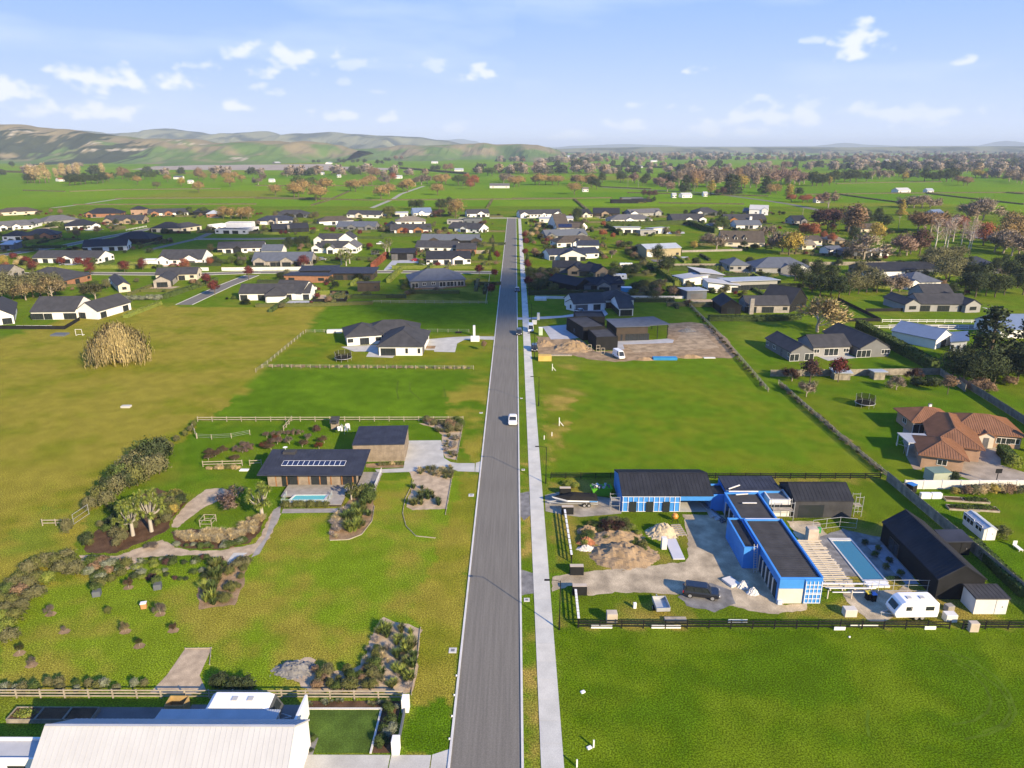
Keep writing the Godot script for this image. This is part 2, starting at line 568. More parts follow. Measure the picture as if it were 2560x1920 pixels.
func build_hills() -> void:
	var nz := FastNoiseLite.new()
	nz.seed = 8
	nz.frequency = 0.0042
	nz.fractal_octaves = 4
	var green := Color(0.095,0.155,0.05)
	var brown := Color(0.20,0.175,0.105)
	var bush := Color(0.045,0.058,0.038)
	var scarp := Color(0.36,0.32,0.24)
	var bush_at := L([-1867,82.6,-1799,54.6,-1891,40.5,-1727,44.8,-1419,26.5,-1398,19.4,-1632,72.8,-1642,82.6])
	var scarps := L([-1893,115.5,-1850,107.1,-1834,97.2,-1573,64.6,-1527,67.4,-1486,44.6,-1426,44.6,-1366,44.6,-1441,44.6,-1301,75.9,-1242,66.0,-1212,64.5,-916,18.8,-902,15.9])
	var front_paint := func(p: Vector3) -> Color:
		var k := nz.get_noise_2d(p.x,p.z) * 1.3 + (p.y - 38.0) / 85.0
		var c := green.lerp(brown,clampf(k * 2.2 + 0.4,0.0,1.0))
		for q in bush_at:
			if V(p.x - q.x,(p.y - q.y) * 2.2).length() < 75.0 + nz.get_noise_2d(p.x * 4.0,p.y * 9.0) * 90.0: c = bush
		for q in scarps:
			if absf(p.x - q.x) < 34.0 and absf(p.y - q.y + 3.0) < 1.5 + nz.get_noise_2d(p.x * 6.0,p.z) * 5.0: c = scarp
		return c
	hill(L([-2432,124.6,-2207,142.3,-2020,134.9,-1939,134.9,-1904,126.1,-1788,118.7,-1649,100.8,-1556,91.9,-1479,81.5,-1400,82.9,-1337,80.0,-1274,81.4,-1197,66.5,-1149,65.0,-1085,71.0,-1012,74.0,-943,74.0,-880,68.0,-832,74.0,-770,68.0,-707,59.0,-661,45.5,-614,38.0]),2350.0,3000.0,3700.0,420.0,340,60,front_paint,0.5)
	hill(L([-813,34.4,-736,41.6,-622,47.0,-527,59.6,-432,56.0,-337,59.6,-204,65.0,-148,68.6,-91,61.4,23,63.2,98,59.6,155,48.8,203,36.2]),2900.0,3600.0,4300.0,380.0,120,34,front_paint,0.5)
	var far_paint := func(p: Vector3) -> Color:
		var k := nz.get_noise_2d(p.x * 0.55,p.z * 0.55)
		return Color(0.17,0.18,0.10).lerp(bush,clampf(k * 5.0 + 0.25,0.0,1.0))
	hill(L([-4512,157.2,-4173,191.8,-3990,188.3,-3775,160.6,-3628,160.6,-3405,174.4,-3179,205.6,-2999,181.3,-2819,153.6,-2636,153.6,-2450,170.9,-2283,181.3,-2158,146.6,-1937,160.5,-1679,174.3,-1496,157.0,-1204,143.1,-910,132.7,-691,104.9,-434,66.5,-324,28.0]),5200.0,7000.0,8600.0,900.0,220,40,far_paint,0.65)
	var dim := func(p: Vector3) -> Color:
		return Color(0.10,0.12,0.08)
	hill(L([-1752,40.0,-1495,167.7,-1159,191.5,-865,151.7,-572,56.0]),14500.0,16000.0,17500.0,2500.0,30,10,dim,0.2)
	hill(L([647,11.0,1199,56.0,2143,85.9,2774,71.0,3406,41.0,4823,41.0,5924,48.5,6234,78.4,6466,108.3,7021,70.9,7653,48.5,9222,56.0,9453,78.4,9611,145.5,9803,93.3,10162,63.5,11107,48.5]),13500.0,15000.0,16500.0,2500.0,120,12,dim,0.2)
	hill(L([349,30.0,725,39.8,1271,46.3,1511,43.0,2091,44.6,2773,43.0,3623,49.5,4473,52.8,5153,49.5]),5600.0,6500.0,7300.0,1400.0,90,14,far_paint,0.3)
func surface(k: String) -> StandardMaterial3D:
	if mats.has(k): return mats[k]
	match k:
		"white": return mat(k,0.74,0.74,0.72,0.75,0.04,0.06)
		"plaster": return mat(k,0.66,0.65,0.62,0.85,0.05,0.08)
		"cream": return mat(k,0.58,0.53,0.43,0.8,0.05,0.08)
		"stone": return mat(k,0.42,0.39,0.35,0.9,0.35,0.2,1.2)
		"tan": return mat(k,0.34,0.27,0.19,0.85,0.15,0.12)
		"grey": return mat(k,0.17,0.175,0.18,0.8,0.06,0.08)
		"midgrey": return mat(k,0.30,0.30,0.295,0.8,0.06,0.08)
		"slate": return mat(k,0.12,0.135,0.155,0.8,0.06,0.08)
		"dark": return mat(k,0.022,0.023,0.025,0.7,0.1,0.15)
		"umber": return mat(k,0.07,0.058,0.048,0.8,0.15,0.15)
		"brick": return mat(k,0.36,0.185,0.11,0.9,0.28,0.15,1.3)
		"palebrick": return mat(k,0.46,0.31,0.215,0.9,0.25,0.15,1.3)
		"khaki": return mat(k,0.36,0.31,0.19,0.75,0.06,0.08)
		"cedar": return mat(k,0.34,0.165,0.07,0.75,0.25,0.2,1.4)
		"board": return mat(k,0.33,0.275,0.215,0.85,0.3,0.2,1.0)
		"charcoal": return mat(k,0.066,0.067,0.072,0.62,0.12,0.22)
		"ink": return mat(k,0.036,0.039,0.048,0.6,0.12,0.2)
		"navy": return mat(k,0.045,0.052,0.075,0.6,0.1,0.2)
		"ash": return mat(k,0.14,0.14,0.145,0.65,0.1,0.18)
		"pewter": return mat(k,0.11,0.125,0.155,0.6,0.08,0.15)
		"umbra": return mat(k,0.105,0.09,0.075,0.8,0.2,0.22)
		"fawn": return mat(k,0.23,0.205,0.17,0.8,0.2,0.2)
		"zinc": return mat(k,0.40,0.43,0.46,0.5,0.06,0.12)
		"sky blue": return mat(k,0.14,0.19,0.29,0.55,0.05,0.1)
		"roof white": return mat(k,0.43,0.44,0.45,0.7,0.04,0.07)
		"clay": return mat(k,0.29,0.15,0.088,0.85,0.2,0.2,1.5)
		"wrap": return mat(k,0.05,0.25,0.66,0.5,0.06,0.1)
		"deck": return mat(k,0.36,0.335,0.30,0.85,0.2,0.15,1.0)
		"rail wood": return mat(k,0.42,0.37,0.29,0.85,0.2,0.2,0.7)
		"fence black": return mat(k,0.018,0.018,0.019,0.75,0.1,0.1)
		"paling": return mat(k,0.36,0.325,0.265,0.9,0.3,0.3,1.1)
		"frame dark": return mat(k,0.02,0.02,0.022,0.5,0.0,0.0)
		"frame light": return mat(k,0.72,0.72,0.71,0.5,0.0,0.0)
		"steel": return mat(k,0.5,0.5,0.5,0.4,0.05,0.05,1.0,0.6)
		"galvanised": return mat(k,0.48,0.49,0.49,0.5,0.08,0.1,1.0,0.3)
		"rubber": return mat(k,0.02,0.02,0.02,0.9,0.0,0.0)
		"blind": return mat(k,0.42,0.42,0.41,0.7,0.0,0.05)
		"glass":
			var m := mat(k,0.022,0.027,0.031,0.08,0.0,0.0)
			return m
	push_error("no surface " + k)
	return mat(k)
const OPEN := {"w": [1.6,1.15,0.95,2], "W": [2.6,1.25,0.85,3], "s": [2.7,2.05,0.06,2], "S": [4.2,2.1,0.06,3], "n": [0.7,1.4,0.7,1], "t": [0.65,1.95,0.12,1], "q": [0.9,0.9,1.2,1],
	"d": [0.95,2.05,0.03,0], "g": [4.8,2.15,0.03,0], "G": [2.5,2.15,0.03,0], "r": [3.2,3.0,0.03,0], "x": [4.0,2.2,0.03,-1]}
func bars(wd: float,ht: float,mull: int,thick: float,deep: float) -> ArrayMesh:
	var key := "bars%f_%f_%d_%f" % [wd,ht,mull,thick]
	if not meshes.has(key):
		var mb := Mb.new()
		for s in [0.0,1.0]:
			mb.box(W(0,thick * 0.5 + s * (ht - thick),deep * 0.5),W(wd,thick,deep))
		for j in mull + 1:
			var x := -wd * 0.5 + thick * 0.5 + (wd - thick) * (float(j) / maxi(mull,1))
			mb.box(W(x,ht * 0.5,deep * 0.5),W(thick,ht - thick * 2.0,deep))
		meshes[key] = mb.mesh()
	return meshes[key]
func slab_box(wd: float,ht: float,deep: float) -> ArrayMesh:
	var key := "slab%f_%f_%f" % [wd,ht,deep]
	if not meshes.has(key):
		var mb := Mb.new()
		mb.box(W(0,ht * 0.5,deep * 0.5),W(wd,ht,deep))
		meshes[key] = mb.mesh()
	return meshes[key]
func opening(root: Node3D,t: Transform3D,k: String,frame: String,door := "ash",wide := 0.0) -> void:
	var d: Array = OPEN[k]
	var wd: float = wide if wide > 0.0 else d[0]
	var o: MeshInstance3D
	if d[3] > 0:
		o = inst(root, "window",bars(wd,d[1],d[3],0.07,0.07),surface(frame))
		inst(o, "pane",slab_box(wd - 0.1,d[1] - 0.1,0.025),surface("glass"),W(0,0.05,0.0))
	elif k == "d":
		o = inst(root, "door",slab_box(wd,d[1],0.05),surface(door))
		inst(o, "handle",slab_box(0.05,0.22,0.06),surface("steel"),W(wd * 0.38,0.95,0.05))
	elif d[3] < 0:
		o = inst(root, "doorway",slab_box(wd,d[1],0.02),surface("glass"))
	else:
		o = inst(root, "garage_door",bars(wd,d[1],1,0.06,0.06),surface(door))
		var n := 4
		for j in n:
			inst(o, "panel",slab_box(wd - 0.13,(d[1] - 0.14) / n - 0.02,0.04),surface(door),W(0,0.07 + j * (d[1] - 0.14) / n,0))
	t.origin.y = d[2]
	o.transform = t
# A wing: front wall from A to B (B to the right as seen from the street end),depth away from there
func wing(root: Node3D,k: Array,i: int,frame: String,door: String) -> Transform3D:
	var a: Vector2 = k[0]
	var b: Vector2 = k[1]
	var dp: float = k[2]
	var h: float = k[3]
	var kind: String = k[4]
	var pitch: float = deg_to_rad(k[5])
	var wall: StandardMaterial3D = surface(k[6])
	var roof: StandardMaterial3D = surface(k[7])
	var d := (b - a).normalized()
	var w := a.distance_to(b)
	var t := Transform3D(Basis(W(d.x,0,d.y),Vector3.UP,W(-d.y,0,d.x)),v3(a) - root.position)
	var e := 0.003 + 0.003 * i
	var y0 := -0.06
	var ov: float = 0.45
	var ribs := 0.0
	var bare := false
	if k.size() > 11:
		ov = k[11].get("eave",0.45)
		ribs = k[11].get("ribs",0.0)
		bare = k[11].get("open",false)
	var tp := tan(pitch)
	var th := 0.17 + 0.003 * i
	var mw := Mb.new()
	var mr := Mb.new()
	var long_x := w >= dp
	if kind == "g":
		var sec := [V(-e,y0),V(-e,h),V(-dp * 0.5,h + dp * 0.5 * tp),V(-dp + e,h),V(-dp + e,y0)]
		var lo := []
		var hi := []
		for q in sec:
			lo.append(t * W(e,q.y,q.x)); hi.append(t * W(w - e,q.y,q.x))
		if not bare: mw.prism(lo,hi)
		for s in [0,1]:
			var z := ov if s == 0 else -dp - ov
			slope(mr,t,W(-ov * 0.6,h - ov * tp,z),W(w + ov * 0.6,h - ov * tp,z),W(w + ov * 0.6,h + dp * 0.5 * tp,-dp * 0.5),W(-ov * 0.6,h + dp * 0.5 * tp,-dp * 0.5),th,ribs)
		mr.bar(t * W(-ov * 0.6,h + dp * 0.5 * tp + th,-dp * 0.5),t * W(w + ov * 0.6,h + dp * 0.5 * tp + th,-dp * 0.5),0.26,0.05)
	elif kind == "G":
		var sec := [V(e,y0),V(e,h),V(w * 0.5,h + w * 0.5 * tp),V(w - e,h),V(w - e,y0)]
		var lo := []
		var hi := []
		for q in sec:
			lo.append(t * W(q.x,q.y,-e)); hi.append(t * W(q.x,q.y,-dp + e))
		mw.prism(lo,hi)
		for s in [0,1]:
			var x := -ov if s == 0 else w + ov
			slope(mr,t,W(x,h - ov * tp,ov * 0.6),W(x,h - ov * tp,-dp - ov * 0.6),W(w * 0.5,h + w * 0.5 * tp,-dp - ov * 0.6),W(w * 0.5,h + w * 0.5 * tp,ov * 0.6),th,ribs)
		mr.bar(t * W(w * 0.5,h + w * 0.5 * tp + th,ov * 0.6),t * W(w * 0.5,h + w * 0.5 * tp + th,-dp - ov * 0.6),0.26,0.05)
	elif kind == "h":
		box_wall(mw,t,e,w,dp,y0,h)
		var x0 := -ov
		var x1 := w + ov
		var z0 := ov
		var z1 := -dp - ov
		var ye := h - 0.02 * i * 0.2
		var half := minf(x1 - x0,z0 - z1) * 0.5
		var yr := ye + 0.16 + half * tp
		var r0: Vector3
		var r1: Vector3
		if long_x:
			r0 = W(x0 + half,yr,(z0 + z1) * 0.5); r1 = W(x1 - half,yr,(z0 + z1) * 0.5)
		else:
			r0 = W((x0 + x1) * 0.5,yr,z0 - half); r1 = W((x0 + x1) * 0.5,yr,z1 + half)
		var c := [W(x0,ye,z0),W(x1,ye,z0),W(x1,ye,z1),W(x0,ye,z1)]
		var u := []
		for q in c: u.append(q + W(0,0.16,0))
		var up := Vector3.UP
		mr.poly([t * c[0],t * c[1],t * c[2],t * c[3]],-up)
		for q in 4:
			mr.poly([t * c[q],t * c[(q + 1) % 4],t * u[(q + 1) % 4],t * u[q]],t.basis * ((c[q] + c[(q + 1) % 4]) * 0.5 - W(w * 0.5,ye,-dp * 0.5)))
		if long_x:
			mr.poly([t * u[0],t * u[1],t * r1,t * r0],up); mr.poly([t * u[2],t * u[3],t * r0,t * r1],up)
			mr.poly([t * u[1],t * u[2],t * r1],up); mr.poly([t * u[3],t * u[0],t * r0],up)
		else:
			mr.poly([t * u[1],t * u[2],t * r1,t * r0],up); mr.poly([t * u[3],t * u[0],t * r0,t * r1],up)
			mr.poly([t * u[0],t * u[1],t * r0],up); mr.poly([t * u[2],t * u[3],t * r1],up)
		for q in [[0,r0],[1,r1 if long_x else r0],[2,r1],[3,r0 if long_x else r1]]:
			mr.bar(t * (u[q[0]] + W(0,0.01,0)),t * (q[1] + W(0,0.01,0)),0.2,0.06)
		if r0.distance_to(r1) > 0.3: mr.bar(t * (r0 + W(0,0.01,0)),t * (r1 + W(0,0.01,0)),0.22,0.06)
		if ribs > 0.0:
			var n := int((x1 - x0) / ribs)
			for j in n:
				var x := x0 + (j + 0.5) * ribs
				var run := minf(half,minf(x - x0,x1 - x)) if long_x else minf(x - x0,x1 - x)
				for s in ([0,1] if long_x else [0,1]):
					var zs := z0 if s == 0 else z1
					var sg := -1.0 if s == 0 else 1.0
					mr.bar(t * W(x,ye + 0.17,zs),t * W(x,ye + 0.17 + run * tp,zs + sg * run),0.09,0.09)
			n = int((z0 - z1) / ribs)
			for j in n:
				var z := z1 + (j + 0.5) * ribs
				var run := minf(half,minf(z - z1,z0 - z))
				for s in [0,1]:
					var xs := x0 if s == 0 else x1
					var sg := 1.0 if s == 0 else -1.0
					mr.bar(t * W(xs,ye + 0.17,z),t * W(xs + sg * run,ye + 0.17 + run * tp,z),0.09,0.09)
	elif kind == "m" or kind == "M":
		var hf := h if kind == "m" else h + dp * tp
		var hb := h + dp * tp if kind == "m" else h
		var lo := [t * W(e,y0,-e),t * W(e,hf,-e),t * W(e,hb,-dp + e),t * W(e,y0,-dp + e)]
		var hi := [t * W(w - e,y0,-e),t * W(w - e,hf,-e),t * W(w - e,hb,-dp + e),t * W(w - e,y0,-dp + e)]
		if not bare: mw.prism(lo,hi)
		var sg := (hb - hf) / dp
		slope(mr,t,W(-ov,hf - ov * sg,ov),W(w + ov,hf - ov * sg,ov),W(w + ov,hb + ov * sg,-dp - ov),W(-ov,hb + ov * sg,-dp - ov),th,ribs)
	elif kind == "l" or kind == "r":
		var hl := h + w * tp if kind == "l" else h
		var hr := h if kind == "l" else h + w * tp
		mw.prism([t * W(e,y0,-e),t * W(e,hl,-e),t * W(w - e,hr,-e),t * W(w - e,y0,-e)],[t * W(e,y0,-dp + e),t * W(e,hl,-dp + e),t * W(w - e,hr,-dp + e),t * W(w - e,y0,-dp + e)])
		var sg := (hr - hl) / w
		slope(mr,t,W(-ov,hl - ov * sg,ov),W(-ov,hl - ov * sg,-dp - ov),W(w + ov,hr + ov * sg,-dp - ov),W(w + ov,hr + ov * sg,ov),th,ribs)
	else:
		if not bare: box_wall(mw,t,e,w,dp,y0,h - 0.3)
		if kind == "f":
			mr.boxt(t * Transform3D(Basis(),W(w * 0.5,h - 0.27,-dp * 0.5)),W(w - 0.1,0.06,dp - 0.1))
			var pp := Mb.new()
			var y := h - 0.15
			for s in [0.0,1.0]:
				pp.boxt(t * Transform3D(Basis(),W(w * 0.5,y,-e - 0.1 - s * (dp - 0.2 - 2.0 * e))),W(w - 2.0 * e,0.3,0.2))
				pp.boxt(t * Transform3D(Basis(),W(e + 0.1 + s * (w - 0.2 - 2.0 * e),y,-dp * 0.5)),W(0.2,0.298,dp - 0.4))
			part(root, "parapet",pp,wall)
		else:
			mr.boxt(t * Transform3D(Basis(),W(w * 0.5,h - 0.1,-dp * 0.5)),W(w + 2.0 * ov,0.22,dp + 2.0 * ov))
	if (bare and kind != "g") or kind == "o":
		for p in [[0.12,-0.12],[w - 0.12,-0.12],[0.12,-dp + 0.12],[w - 0.12,-dp + 0.12],[w * 0.5,-0.12]]:
			var post := Mb.new()
			var ph: float = h - 0.02 + (-p[1] * tp if kind == "m" else ((dp + p[1]) * tp if kind == "M" else -0.2))
			post.boxt(t * Transform3D(Basis(),W(p[0],ph * 0.5 - 0.03,p[1])),W(0.16,ph,0.16))
			part(root, "post",post,wall)
	if mw.v.size(): part(root, "wall",mw,wall)
	part(root, "roof",mr,roof)
	var sides := [[k[8] if k.size() > 8 else "",Transform3D(Basis(),W(0,0,-e)),w],[k[9] if k.size() > 9 else "",Transform3D(Basis(Vector3.UP,-PI / 2),W(e,0,-dp)),dp],[k[10] if k.size() > 10 else "",Transform3D(Basis(Vector3.UP,PI / 2),W(w - e,0,0)),dp]]
	for s in sides:
		var str_: String = s[0]
		for j in str_.length():
			var ch := str_[j]
			if ch == "." or ch == " ": continue
			var at: float = s[2] * (j + 0.5) / str_.length()
			if OPEN[ch][0] > s[2] - 0.3: continue
			opening(root,t * s[1] * Transform3D(Basis(),W(at,0,0)),ch,frame,door)
	return t
func box_wall(mw: Mb,t: Transform3D,e: float,w: float,dp: float,y0: float,h: float) -> void:
	mw.boxt(t * Transform3D(Basis(),W(w * 0.5,(y0 + h) * 0.5,-dp * 0.5)),W(w - 2.0 * e,h - y0,dp - 2.0 * e))
func slope(m: Mb,t: Transform3D,a: Vector3,b: Vector3,c: Vector3,d: Vector3,th: float,ribs: float) -> void:
	var u := W(0,th,0)
	m.prism([t * a,t * b,t * c,t * d],[t * (a + u),t * (b + u),t * (c + u),t * (d + u)])
	if ribs > 0.0:
		var n := int(a.distance_to(b) / ribs)
		for j in n + 1:
			var f := (j + 0.02) / (n + 0.04)
			m.bar(t * (a.lerp(b,f) + u),t * (d.lerp(c,f) + u),0.05,0.06)
func house(called: String,label: String,group: String,wings: Array,frame := "frame dark",door := "ash",category := "house") -> Node3D:
	var c := Vector2.ZERO
	for k in wings: c += (k[0] + k[1]) * 0.5
	c /= wings.size()
	var root := thing(called,label,category,v3(c),group)
	for i in wings.size():
		wing(root,wings[i],i,frame,door)
	return root
func chimney(root: Node3D,p: Vector2,w: float,top: float,material: String) -> void:
	var mb := Mb.new()
	mb.box(v3(p) - root.position + W(0,top * 0.5,0),W(w,top,w * 0.8))
	var c := part(root, "chimney",mb,surface(material))
	bx(c, "cap",surface("ash"),v3(p) - root.position + W(0,top + 0.05,0),W(w + 0.15,0.1,w * 0.8 + 0.15))
func leaf(mb: Mb,r: RandomNumberGenerator,p: Vector3,out: Vector3,s: float,flat := 0.0) -> void:
	var a := W(r.randfn(),r.randfn() - flat,r.randfn()).normalized()
	var b := a.cross(W(r.randfn(),r.randfn(),r.randfn())).normalized()
	var nn := a.cross(b)
	if nn.dot(out) < 0.0: nn = -nn
	nn = (nn + out * 0.8).normalized()
	a *= s * 0.5
	b *= s * 0.36
	mb.trin(p - a,p + b,p + a,nn,nn,nn)
	mb.trin(p - a,p + a,p - b,nn,nn,nn)
func pick(r: RandomNumberGenerator,cols: Array) -> Color:
	var c: Color = cols[r.randi() % cols.size()]
	var k := r.randf_range(0.72,1.28)
	return Color(c.r * k,c.g * k,c.b * k)
func crown(mb: Mb,r: RandomNumberGenerator,at: Vector3,rad: Vector3,clumps: int,per: int,size: float,cols: Array,clump := 0.13,low := -0.75) -> void:
	var wob := FastNoiseLite.new()
	wob.seed = r.randi() % 9999
	wob.frequency = 0.9
	for i in clumps:
		var d := W(r.randfn(),r.randfn(),r.randfn()).normalized()
		if d.y < low: d.y = -d.y
		var f := pow(r.randf(),0.4) * (1.0 + 0.35 * wob.get_noise_3d(d.x * 2.0,d.y * 2.0,d.z * 2.0))
		var c := at + d * rad * f
		var cr := clump * r.randf_range(0.6,1.25)
		var base: Color = cols[r.randi() % cols.size()]
		for j in per:
			var e := W(r.randfn(),r.randfn() * 0.8,r.randfn()) * cr * 0.55
			var k := r.randf_range(0.75,1.25)
			mb.col = Color(base.r * k,base.g * k,base.b * k)
			var p := c + e
			leaf(mb,r,p,((p - at) / rad).normalized(),size * r.randf_range(0.6,1.35))
func limbs(mb: Mb,r: RandomNumberGenerator,at: Vector3,dir: Vector3,ln: float,rad: float,depth: int,spread: float,ends: Array,kids := 4) -> void:
	var midp := at + dir * ln * 0.5 + W(r.randfn(),r.randfn(),r.randfn()) * ln * 0.05
	var e := at + dir * ln + W(r.randfn(),r.randfn(),r.randfn()) * ln * 0.07
	mb.tube([at,midp,e],[rad,rad * 0.8,rad * 0.55],6 if depth > 1 else 4,false)
	ends.append([e,dir])
	if depth == 0: return
	for i in kids:
		var d := (dir + W(r.randfn(),r.randfn() * 0.6 + 0.18,r.randfn()) * spread).normalized()
		limbs(mb,r,at.lerp(e,r.randf_range(0.55,1.0)),d,ln * r.randf_range(0.55,0.8),rad * 0.55,depth - 1,spread,ends,kids)
const HUES := {
	"dark": [Color(0.044,0.06,0.03),Color(0.06,0.076,0.036),Color(0.034,0.048,0.024)],
	"green": [Color(0.07,0.10,0.03),Color(0.09,0.125,0.036),Color(0.052,0.08,0.026)],
	"olive": [Color(0.13,0.128,0.062),Color(0.105,0.108,0.054),Color(0.155,0.15,0.075)],
	"gold": [Color(0.30,0.205,0.085),Color(0.25,0.175,0.08),Color(0.34,0.24,0.10),Color(0.20,0.155,0.07)],
	"rust": [Color(0.215,0.145,0.09),Color(0.185,0.13,0.085),Color(0.245,0.165,0.10)],
	"yellow": [Color(0.38,0.285,0.065),Color(0.32,0.24,0.06),Color(0.26,0.22,0.07)],
	"red": [Color(0.125,0.033,0.03),Color(0.155,0.045,0.038),Color(0.09,0.028,0.028)],
	"scarlet": [Color(0.25,0.085,0.048),Color(0.21,0.075,0.045),Color(0.28,0.115,0.06)],
	"plum": [Color(0.085,0.05,0.045),Color(0.11,0.062,0.052),Color(0.062,0.04,0.038)],
	"twig": [Color(0.32,0.265,0.21),Color(0.38,0.32,0.26),Color(0.26,0.215,0.17)],
	"pink": [Color(0.33,0.235,0.19),Color(0.28,0.20,0.165),Color(0.37,0.27,0.22)],
	"straw": [Color(0.42,0.33,0.17),Color(0.36,0.28,0.145),Color(0.47,0.385,0.21)],
	"lime": [Color(0.17,0.205,0.042),Color(0.21,0.24,0.052),Color(0.125,0.17,0.036)],
	"moss": [Color(0.11,0.12,0.04),Color(0.14,0.145,0.048),Color(0.09,0.10,0.036)],
	"grey": [Color(0.18,0.20,0.14),Color(0.23,0.25,0.18),Color(0.14,0.16,0.11)],
	"willow": [Color(0.36,0.285,0.125),Color(0.31,0.25,0.11),Color(0.39,0.315,0.145),Color(0.27,0.225,0.095)]}
const WORD := {"dark": "dark green", "green": "mid green", "olive": "olive", "gold": "golden", "rust": "rusty", "yellow": "yellow", "red": "maroon", "scarlet": "orange red", "plum": "plum brown", "twig": "grey brown", "pink": "pinkish brown", "straw": "straw coloured", "lime": "lime green", "moss": "moss green", "grey": "silver grey"}
func hued(hue: String,hues: Array,text: String) -> String:
	if hues.size() < 2: return text
	for w in text.split(" "):
		if w in ["dark", "green", "olive", "golden", "rusty", "dark", "brown", "straw", "lime", "grey", "pale", "yellowing"]: return text + ", the " + WORD[hue] + " kind"
	return WORD[hue] + " " + text
const BARK := {"bark": Color(0.12,0.095,0.07), "pale": Color(0.50,0.47,0.41), "grey": Color(0.30,0.26,0.21)}
